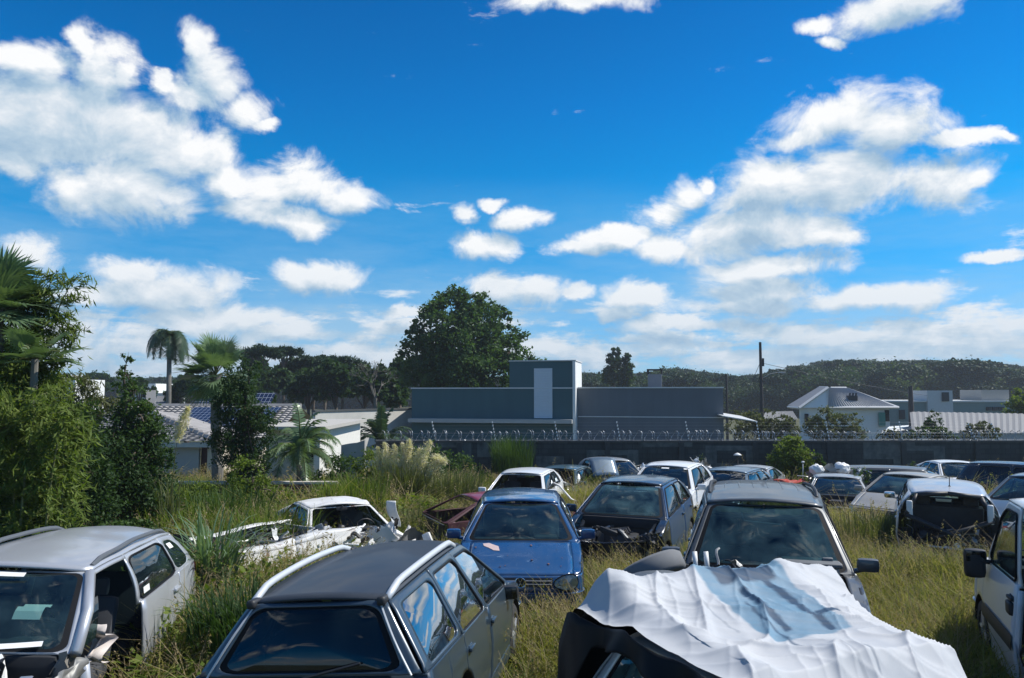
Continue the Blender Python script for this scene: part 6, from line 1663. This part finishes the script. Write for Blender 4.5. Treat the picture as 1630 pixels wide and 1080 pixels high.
for p in range(len(pts) - 1): m.tube([pts[p], pts[p + 1]], .045, 6)
m.build('tailgate_frame', black, Hc.root, True, fn=dents(.03, 4, 2))
rng = random.Random(3); wreckage(rng, (Hc.xr + .35, 0, .45), (.5, 1.2, .4), 60, Hc.root, [black, black, steel, black, white_pl], fn=None)
m = MB(); m.tube([Hc.rf(.72, .45), Hc.rf(.72, .45) + Vector((-.10, 0, .20))], .008, 5); m.rbox(Hc.rf(.72, .45) + Vector((0, 0, .02)), (.06, .04, .03), .01); m.build('aerial', black, Hc.root)
for sg in (1, -1): m = MB(); m.rbox(Hc.rgl(.5 + sg * -.43, .25) + Vector((-.02, 0, 0)), (.06, .10, .34), .03); m.build('lamp_fragment', white_pl, Hc.root, True)
m = MB(); m.tube([(Hc.xr + .1, -.35, .42), (Hc.xr + .1, .35, .45)], .02, 6); m.build('latch_bar', alu, Hc.root)

# --- row of cars behind
I = Car('grey_saloon', 'dusty beige grey saloon half hidden behind the silver wreck', 'car', p_grey, L=4.3, W=1.68, H=1.40, kind='sedan', xrt=2.95, xrb=3.55, zt=.93, no=('wipers',), front_glass=G_DUST, side_glass=G_DARK, rim='steel')
I.place(10.1, 18.9, 47, z=-.46)
J = Car('damaged_saloon', 'grey blue saloon with broken dark front facing the camera under the block wall', 'car', p_mist, L=4.2, W=1.66, H=1.38, kind='sedan', xrt=2.95, xrb=3.55, zt=.93, no=NOFRONT + ('wipers',), front_glass=G_CLEAR, side_glass=G_DARK, fn=crush(1.1, .15, 8))
J.place(9.15, 21.0, 23, z=-.72); bay(J, 50, 12, [black, black, black, steel, rust], z=.5)
m = MB(); m.grid(lambda u, v: J.fas(1, lerp(-60, 70, u), lerp(.28, .46, v)) + Vector((.05 + .1 * u, 0, -.05 * u)), 16, 3); m.build('loose_bumper', white_pl, J.root, True, fn=dents(.05, 3, 2), solid=.02)
K = Car('white_saloon', 'white saloon with battered wing facing the camera by the wall at far right', 'car', p_white, L=4.3, W=1.72, H=1.42, kind='sedan', xrt=2.95, xrb=3.6, zt=.95, no=('headlights', 'grille', 'wipers', 'noseF'), side_glass=G_BLACK, front_glass=G_CLEAR, fn=crush(1.2, .12, 2))
K.place(15.2, 25.8, 8, z=-.80); bay(K, 40, 15, [white_pl, black, steel], z=.5, x0=K.xf - .4, size=(.4, 1.4, .4))
Lc = Car('dark_estate', 'dark grey estate with black rear end standing sideways before the block wall', 'car', p_suv, L=4.4, W=1.75, H=1.55, kind='wagon', xrt=4.1, xrb=4.3, side_glass=G_DARK, rear_glass=G_BLACK, no=('wipers',))
Lc.place(12.2, 23.0, -64, z=-.86)
M1 = Car('black_suv', 'black off-roader cut by the right edge below the block wall', 'suv', p_black, L=4.4, W=1.8, H=1.65, kind='wagon', xrt=4.0, xrb=4.25, side_glass=G_BLACK, no=('wipers',)); M1.place(15.6, 22.0, -30, z=-.78)
M2 = Car('blue_grey_hatchback', 'blue grey hatchback at the right edge behind the white van', 'car', p_steelblue, L=4.1, W=1.7, H=1.46, side_glass=G_CLEAR, no=('wipers',)); M2.place(11.65, 16.4, 52, z=-.30)
N_ = Car('white_tall_hatchback', 'white tall hatchback with black windscreen stickers behind the black hatchback', 'car', p_white, L=4.1, W=1.74, H=1.53, zc=1.02, zb0=1.0, zb1=1.06, zhf=.85, side_glass=G_BLACK, front_glass=G_DARK, no=('wipers', 'grille')); N_.place(4.0, 19.0, 24, z=-.37)
patch(N_, N_.fgl, .42, .58, .84, .90, Vector((.012, 0, .012)), 'sticker', stk); patch(N_, N_.fgl, .88, .94, .88, .94, Vector((.012, 0, .012)), 'sticker', stk); patch(N_, N_.fgl, .82, .92, .05, .12, Vector((.012, 0, .012)), 'sticker', stk)
Oc = Car('silver_small_hatchback', 'small pale silver hatchback at the foot of the wall, left of the white tall hatchback', 'car', p_mist, L=3.7, W=1.6, H=1.44, side_glass=G_BLACK, front_glass=G_DARK, no=('wipers', 'bonnet', 'grille'), fn=crush(1.0, .15, 21)); Oc.place(3.55, 25.8, -12, z=-.78)
bay(Oc, 40, 31, [white_pl, steel, black]); m = MB(); m.grid(lambda u, v: Vector((1.0 - .5 * v, lerp(-.2, -1.1, u), .95 + .55 * v + .04 * math.sin(u * 3))), 6, 5); m.build('raised_bonnet', p_steelblue, Oc.root, True, solid=.02)
P1 = Car('silver_saloon', 'silver roofed saloon standing farthest back near the middle of the block wall', 'car', p_mist, L=4.3, W=1.7, H=1.40, kind='sedan', xrt=2.95, xrb=3.6, zt=.93, front_glass=G_CLEAR, side_glass=G_CLEAR, no=('wipers',)); P1.place(8.0, 24.9, 28, z=-.86)
P2 = Car('slate_hatchback', 'slate grey low hatchback with dry brush on its roof, behind the big off-roader', 'car', p_steelblue, L=4.0, W=1.68, H=1.38, side_glass=G_DARK, front_glass=G_BLACK, no=('wipers',)); P2.place(6.05, 20.9, 32, z=-.55)
rr = random.Random(4); br_ = MB(); top = P(1172, 754, 20.6)
for k in range(70):
    q = Vector((rr.gauss(0, .30), rr.gauss(0, .3), rr.uniform(-.02, .06))); d_ = Vector((rr.uniform(-1, 1), rr.uniform(-1, 1), rr.uniform(-.1, .4))); br_.tube([q, q + d_ * .16, q + d_ * .3 + Vector((0, 0, -.05))], .006, 3)
bo_ = br_.build('dry_brush', simple('dry_twigs', (.36, .33, .28), .9)); bo_.location = top + Vector((0, 0, -.03)); tagp(bo_, 'tangle of dry twigs lying on the slate hatchback roof', 'brush')
Qc = Car('white_small_hatchback', 'small white hatchback with open black windscreen hole behind the blue hatchback', 'car', p_white, L=3.8, W=1.66, H=1.45, no=NOFRONT + ('wipers', 'screen'), side_glass=G_BLACK); Qc.place(.28, 19.95, 13, z=-.58); bay(Qc, 60, 41)
Rc = Car('dark_green_wreck', 'dark green wreck with ripped open front behind the small white hatchback', 'car', p_green, L=4.1, W=1.68, H=1.42, no=NOFRONT + ('wipers', 'screen', 'wingR'), side_glass=G_DARK, fn=crush(.9, .28, 33)); Rc.place(1.62, 24.6, 20, z=-.90)
bay(Rc, 90, 51, [white_pl, black, steel, black, alu], z=.75, size=(1.0, 1.4, .7))
m = MB(); rngs = random.Random(9)
bp = P(905, 815, 20.2); gr_ = gz(bp.x, 20.2); e = empty('bent_wheel_rim', (bp.x, 20.2, gr_), 'bent white bumper loop lying in the grass right of the small white hatchback', 'bumper')
m.tube([(0, 0, .1), (.2, -.1, .55), (.05, -.2, .62), (-.25, -.1, .95), (-.4, .1, 1.0)], .03, 6); m.tube([(0, 0, .1), (-.3, -.1, .3), (-.35, 0, .7)], .02, 5); e.name = 'loose_bumper'; m.build('bumper_strip', white_pl, e, True)
Sc = Car('red_hatchback', 'dark red hatchback wreck with empty door and screen openings, left of the blue hatchback', 'car', maroon, L=3.8, W=1.66, H=1.37, roofm=p_red, no=NOFRONT + ('glassfront_doorR', 'glassfront_doorL', 'glassrear_doorL', 'screen', 'wipers', 'grille', 'wingL', 'wingR', 'deckF', 'wheelFL', 'wheelFR', 'mirrorL', 'mirrorR', 'wheelBL'), side_glass=G_DARK, rear_glass=G_DARK, interior=False, fn=dents(.02, 2.5, 17))
Sc.place(-.80, 15.75, 66, z=-.54)
# --- white wreck in the weeds
T_ = Car('white_wreck', 'crumpled white saloon wreck sunk in weeds, its windscreen smashed out', 'car', p_white_old, L=4.0, W=1.66, H=1.38, kind='sedan', xrt=2.95, xrb=3.55, zt=.93, no=NOFRONT + ('wipers', 'screen', 'wheelFR', 'mirrorL', 'mirrorR', 'wheelBL'), side_glass=G_BLACK, fn=chain(crush(.55, .24, 14), dents(.03, 2.4, 14)))
T_.place(-3.25, 13.9, -30, z=-.42); bay(T_, 120, 61, [white_pl, white_pl, steel, black, black], z=.75, size=(1.3, 1.5, .6))
m = MB(); m.grid(lambda u, v: Vector((.35 + .10 * u, .95 + .14 * (u - .5) , .85 + .50 * v)) + Vector((0, .08 * math.cos(v * 3), 0)), 8, 12); m.build('bent_wing', white_pl, T_.root, True, fn=dents(.05, 3, 3), solid=.015)
m = MB(); m.grid(lambda u, v: T_.deck(1, lerp(-.9, .9, u), lerp(.1, 1.0, v)) + Vector((.25 * v, .1, -.12 * v)), 16, 12); m.build('crushed_bonnet', white_pl, T_.root, True, fn=chain(dents(.14, 2.6, 6), crush(.6, .2, 3)), solid=.01)
Wc = Car('stripped_shell', 'roofless stripped white car shell with rust patches, behind the silver car', 'car', p_white_old, L=3.75, W=1.68, H=1.3, zb0=.80, zb1=.84, zhf=.72, zc=.84, no=NOFRONT + ('roof', 'screenframe', 'rearframe', 'wipers', 'mirrorL', 'mirrorR', 'wheelFL', 'wheelFR', 'wheelBL', 'wheelBR', 'glassfront_doorL', 'glassfront_doorR', 'glassrear_doorL', 'glassrear_doorR', 'taillights'),
          cells=[('front_door', .5, .5, None, 0), ('rear_door', 1, 1, None, 0)], interior=False, handles=False, fn=chain(dents(.03, 2, 9), lambda v: Vector((v.x, v.y, min(v.z, .86 + .02 * math.sin(v.x * 4))))))
Wc.place(-4.22, 11.0, 29, z=-.12)
rng = random.Random(8); wreckage(rng, (-.2, 0, .68), (3.0, 1.3, .3), 120, Wc.root, [black, black, black, steel, white_pl], sc=1.3)
# --- bags and bits against the wall
def bag(px, py, d, r, lab, seed):
    p = P(px, py, d); m = MB(); m.grid(lambda u, v: (lambda q: q * (1 + .28 * noise.noise(q * 2.2 + Vector((seed, 0, 0))) + .10 * noise.noise(q * 7 + Vector((seed, 3, 0)))) * r)(Vector((math.cos(2 * math.pi * u) * math.sin(math.pi * v), math.sin(2 * math.pi * u) * math.sin(math.pi * v), .8 * math.cos(math.pi * v)))), 28, 18)
    o_ = m.build('plastic_bag', simple('bag_film', (.74, .74, .72), .45), None, True); o_.location = p; tagp(o_, lab, 'bag', 'white bags on the scrap by the wall')
bag(1300, 748, 22.6, .20, 'left white plastic bag on the scrap behind the damaged grey blue saloon', 1); bag(1340, 746, 22.8, .22, 'right white plastic bag on the scrap behind the damaged grey blue saloon', 5)
def heap(px, py, d, size, n, mats, lab, seed, sc=1.2):
    p = P(px, py, d); e = empty('scrap_heap', (p.x, d, gz(p.x, d)), lab, 'scrap heap'); wreckage(random.Random(seed), p - e.location, size, n, e, mats, 'scrap', sc)
heap(1330, 758, 22.9, (1.7, .6, .5), 60, [black, white_pl, steel], 'pile of white and dark scrap under the bags behind the damaged saloon', 3)
heap(1120, 750, 22.5, (.55, .5, .7), 26, [white_pl, white_pl, steel], 'white scrap sticking up behind the tall white hatchback', 5)
heap(1015, 748, 27.0, (.5, .5, .4), 20, [steel, white_pl, alu], 'small heap of silver scrap between the two pale hatchbacks by the wall', 6)
heap(640, 868, 12.0, (.9, .7, .3), 24, [white_pl, white_pl, steel], 'white body fragments lying in the grass right of the white wreck', 7, 1.6)
p = P(1258, 762, 22.5); e = empty('orange_sheet', (p.x, 22.5, gz(p.x, 22.5)), 'crumpled orange red plastic sheet beside the bright shrub at the wall', 'sheet'); m = MB()
m.grid(lambda u, v: Vector(((u - .5) * .9, (v - .5) * .5, p.z - e.location.z - .10)) + .14 * noise.noise_vector(Vector((u * 4, v * 3, 2))), 14, 8); m.add([(-.3, 0, 0), (-.27, 0, 0), (-.27, 0, p.z - e.location.z - .1), (-.3, 0, p.z - e.location.z - .1)], [(0, 1, 2, 3)]); m.build('sheet', simple('orange_plastic', (.45, .06, .035), .5), e, True, solid=.01)
for px, py, pyb, d, lab in ((1278, 736, 762, 27, 'white topped thin post at the shrub by the wall'),):
    a, b = P(px, py, d), P(px, pyb, d); tagp(MB().tube([b, a], .015, 5).rbox(a, (.10, .10, .07), .03).build('marker_post', white_pl, smooth=True), lab, 'post')
a = P(1174, 724, 29.2); b = Vector((a.x, a.y, gz(a.x, 29.2))); e = empty('yard_lamp', b, 'small white shaded lamp on a stem in front of the block wall', 'lamp')
MB().tube([(0, 0, 0), a - b], .02, 6).build('stem', black, e, True); MB().lathe([(.02, .07), (.12, .02), (.17, -.03), (.02, -.03)], 14, M=Matrix.Translation(a - b) @ Matrix.Rotation(R(90), 4, 'X')).build('lamp_shade', white_pl, e, True)
# ------------------------------------------------------------------ grass
def tuft(kind, seed, h, n, w, lean, lm):
    rr = np.random.RandomState(seed); K = 4; a = rr.uniform(0, 6.28, n); rad = .13 * np.sqrt(rr.uniform(0, 1, n)); x0, y0 = rad * np.cos(a), rad * np.sin(a)
    H_ = h * rr.uniform(.45, 1.1, n); ln = lean * rr.uniform(.2, 1.2, n) * H_; a2 = rr.uniform(0, 6.28, n); sx_, sy_ = -np.sin(a2), np.cos(a2); V = []
    for k in range(K + 1):
        u = k / K; cx = x0 + np.cos(a2) * ln * u ** 1.7; cy = y0 + np.sin(a2) * ln * u ** 1.7; cz = H_ * (u - .25 * u ** 3 * lean); ww = w * (1 - u) ** .7 + .0008
        V += [np.stack([cx - sx_ * ww, cy - sy_ * ww, cz], 1), np.stack([cx + sx_ * ww, cy + sy_ * ww, cz], 1)]
    V = np.stack(V, 1).reshape(-1, 3); m_ = 2 * (K + 1); q = np.array([[2 * k, 2 * k + 1, 2 * k + 3, 2 * k + 2] for k in range(K)])[None]
    Fq = ((np.arange(n) * m_)[:, None, None] + q).reshape(-1, 4)
    if kind in ('seed', 'weed'):
        C = []
        if kind == 'seed':
            ss = rr.choice(n, max(3, n // 4), replace=False)
            for i in ss:
                tip = V[(i + 1) * m_ - 1]
                for k in range(12): C.append(tip + np.array([0, 0, -.012 * k]) + rr.normal(size=3) * .006)
            v, f = leaf_arrays(np.array(C), .026, .35, 0, np.array([0, 0, 1.2]))
        else:
            for i in range(120): z = rr.uniform(.15, 1) * h; C.append([rr.normal() * .10, rr.normal() * .10, z])
            v, f = leaf_arrays(np.array(C), .06, .5)
        Fq = np.concatenate([Fq, f + len(V)]); V = np.concatenate([V, v])
    return npmesh('tuft', V, Fq, lm, link=False)
G_y = leafmat('grass_yellow', (.14, .155, .03), (.31, .30, .085), .45, .6); G_g = leafmat('grass_green', (.055, .095, .018), (.13, .17, .032), .45, .6)
G_d = leafmat('grass_dry', (.22, .17, .095), (.38, .31, .19), .4, .8); G_dk = leafmat('grass_deep', (.03, .06, .015), (.07, .10, .022), .4, .6)
protos = [tuft('grass', 1, .42, 46, .0042, .6, G_y), tuft('seed', 2, .55, 34, .003, .5, G_y), tuft('grass', 3, .40, 50, .005, .7, G_g), tuft('grass', 4, .50, 40, .005, .9, G_g),
          tuft('seed', 5, .62, 20, .0026, .45, G_d), tuft('grass', 6, .40, 34, .004, 1.1, G_d), tuft('grass', 7, .34, 46, .005, .9, G_dk), tuft('weed', 8, .36, 10, .004, .5, L_mid), tuft('weed', 9, .5, 8, .004, .5, L_bright), tuft('grass', 10, .34, 26, .005, 1.3, G_d), tuft('seed', 11, .75, 22, .003, .7, G_d), tuft('seed', 12, .70, 24, .003, .8, G_y)]
cars = [(c.root.location.x, c.root.location.y, c.root.rotation_euler.z, c.xf, c.xr, c.hw, f) for c, f in
        ((A, 0), (Bc, 0), (C, 0), (D, 0), (Ec, 0), (Fv, 0), (Gv, 0), (Hc, 0), (I, 0), (J, 0), (K, 0), (Lc, 0), (M1, 0), (M2, 0), (N_, 0), (Oc, 0), (P1, 0), (P2, 0), (Qc, 0), (Rc, 0), (Sc, 0), (T_, .25), (Wc, .4))]
gr = np.random.RandomState(4); N0 = 60000
yy = 2.6 + (WY - 2.7) * gr.uniform(0, 1, N0) ** .72; xx = gr.uniform(-1, 1, N0) * (yy * .74 + 1.6)
keep = np.ones(N0, bool)
for (cx, cy, rz_, xf, xr, hw, loose) in cars:
    c_, s_ = math.cos(rz_), math.sin(rz_); lx = (xx - cx) * c_ + (yy - cy) * s_; ly = -(xx - cx) * s_ + (yy - cy) * c_
    ins = (lx > xr + .12) & (lx < xf - .12) & (np.abs(ly) < hw - .06)
    if loose: ins &= gr.uniform(0, 1, N0) > loose
    keep &= ~ins
# the brick wall, the house plots
keep &= ~((yy > 19.9) & (xx < P(535, 766, 20).x) & (yy < 20.4))
xx, yy = xx[keep], yy[keep]; n = len(xx)
patchn = np.array([noise.noise(Vector((x * .35, y * .35, 0))) for x, y in zip(xx, yy)]); p2 = np.array([noise.noise(Vector((x * .9, y * .9, 7))) for x, y in zip(xx, yy)])
right = np.clip((xx / yy - .15) * 3, 0, 1)
score = patchn + .5 * right; idx = np.empty(n, int); u = gr.uniform(0, 1, n)
for i in range(n):
    if xx[i] / yy[i] > .28 or (score[i] > .15 and xx[i] > -1): t_ = [0, 0, 1, 1, 2, 3, 4, 5, 9, 10, 11, 11]
    elif xx[i] < -1.5: t_ = [2, 2, 3, 3, 7, 8, 0, 1, 4, 6, 8, 11, 10]
    else: t_ = [0, 1, 2, 2, 3, 4, 5, 6, 7, 9, 10, 11]
    if p2[i] > .28: t_ = t_ + [4, 5, 5, 9]
    idx[i] = t_[int(u[i] * len(t_))]
sc_ = gr.uniform(.65, 1.25, n) * (1 + .6 * patchn) * np.where(yy > 20, 1.1, 1.0)
sc_ *= np.where(xx < -2.2, 1.25, 1.0)
near = np.clip((yy - 3) / 5, .7, 1); szx = sc_ * gr.uniform(.9, 1.3, n) * np.where(yy > 14, 1.5, 1)
pts = np.stack([xx, yy, np.array([gz(x, y) for x, y in zip(xx, yy)]) - .02], 1)
scatter('grass', protos, pts, gr.uniform(0, 6.28, n), np.stack([szx, szx, sc_ * near], 1), idx, 'tall yellow green unmown grass with dry seed heads between the cars', tilt=gr.normal(size=(n, 2)) * .12)
# ------------------------------------------------------------------ thin blue air over the distance
hm, ht, ho = mat('haze_air')
pv_ = ht.new('ShaderNodeVolumePrincipled'); pv_.inputs['Color'].default_value = (.78, .88, 1, 1); pv_.inputs['Density'].default_value = .0005; pv_.inputs['Anisotropy'].default_value = .2
ht.l.new(pv_.outputs[0], ho.inputs['Volume'])
hb = MB(); hb.box((0, 230, -1), (900, 520, 40)); tagp(hb.build('haze', hm), kind='stuff')
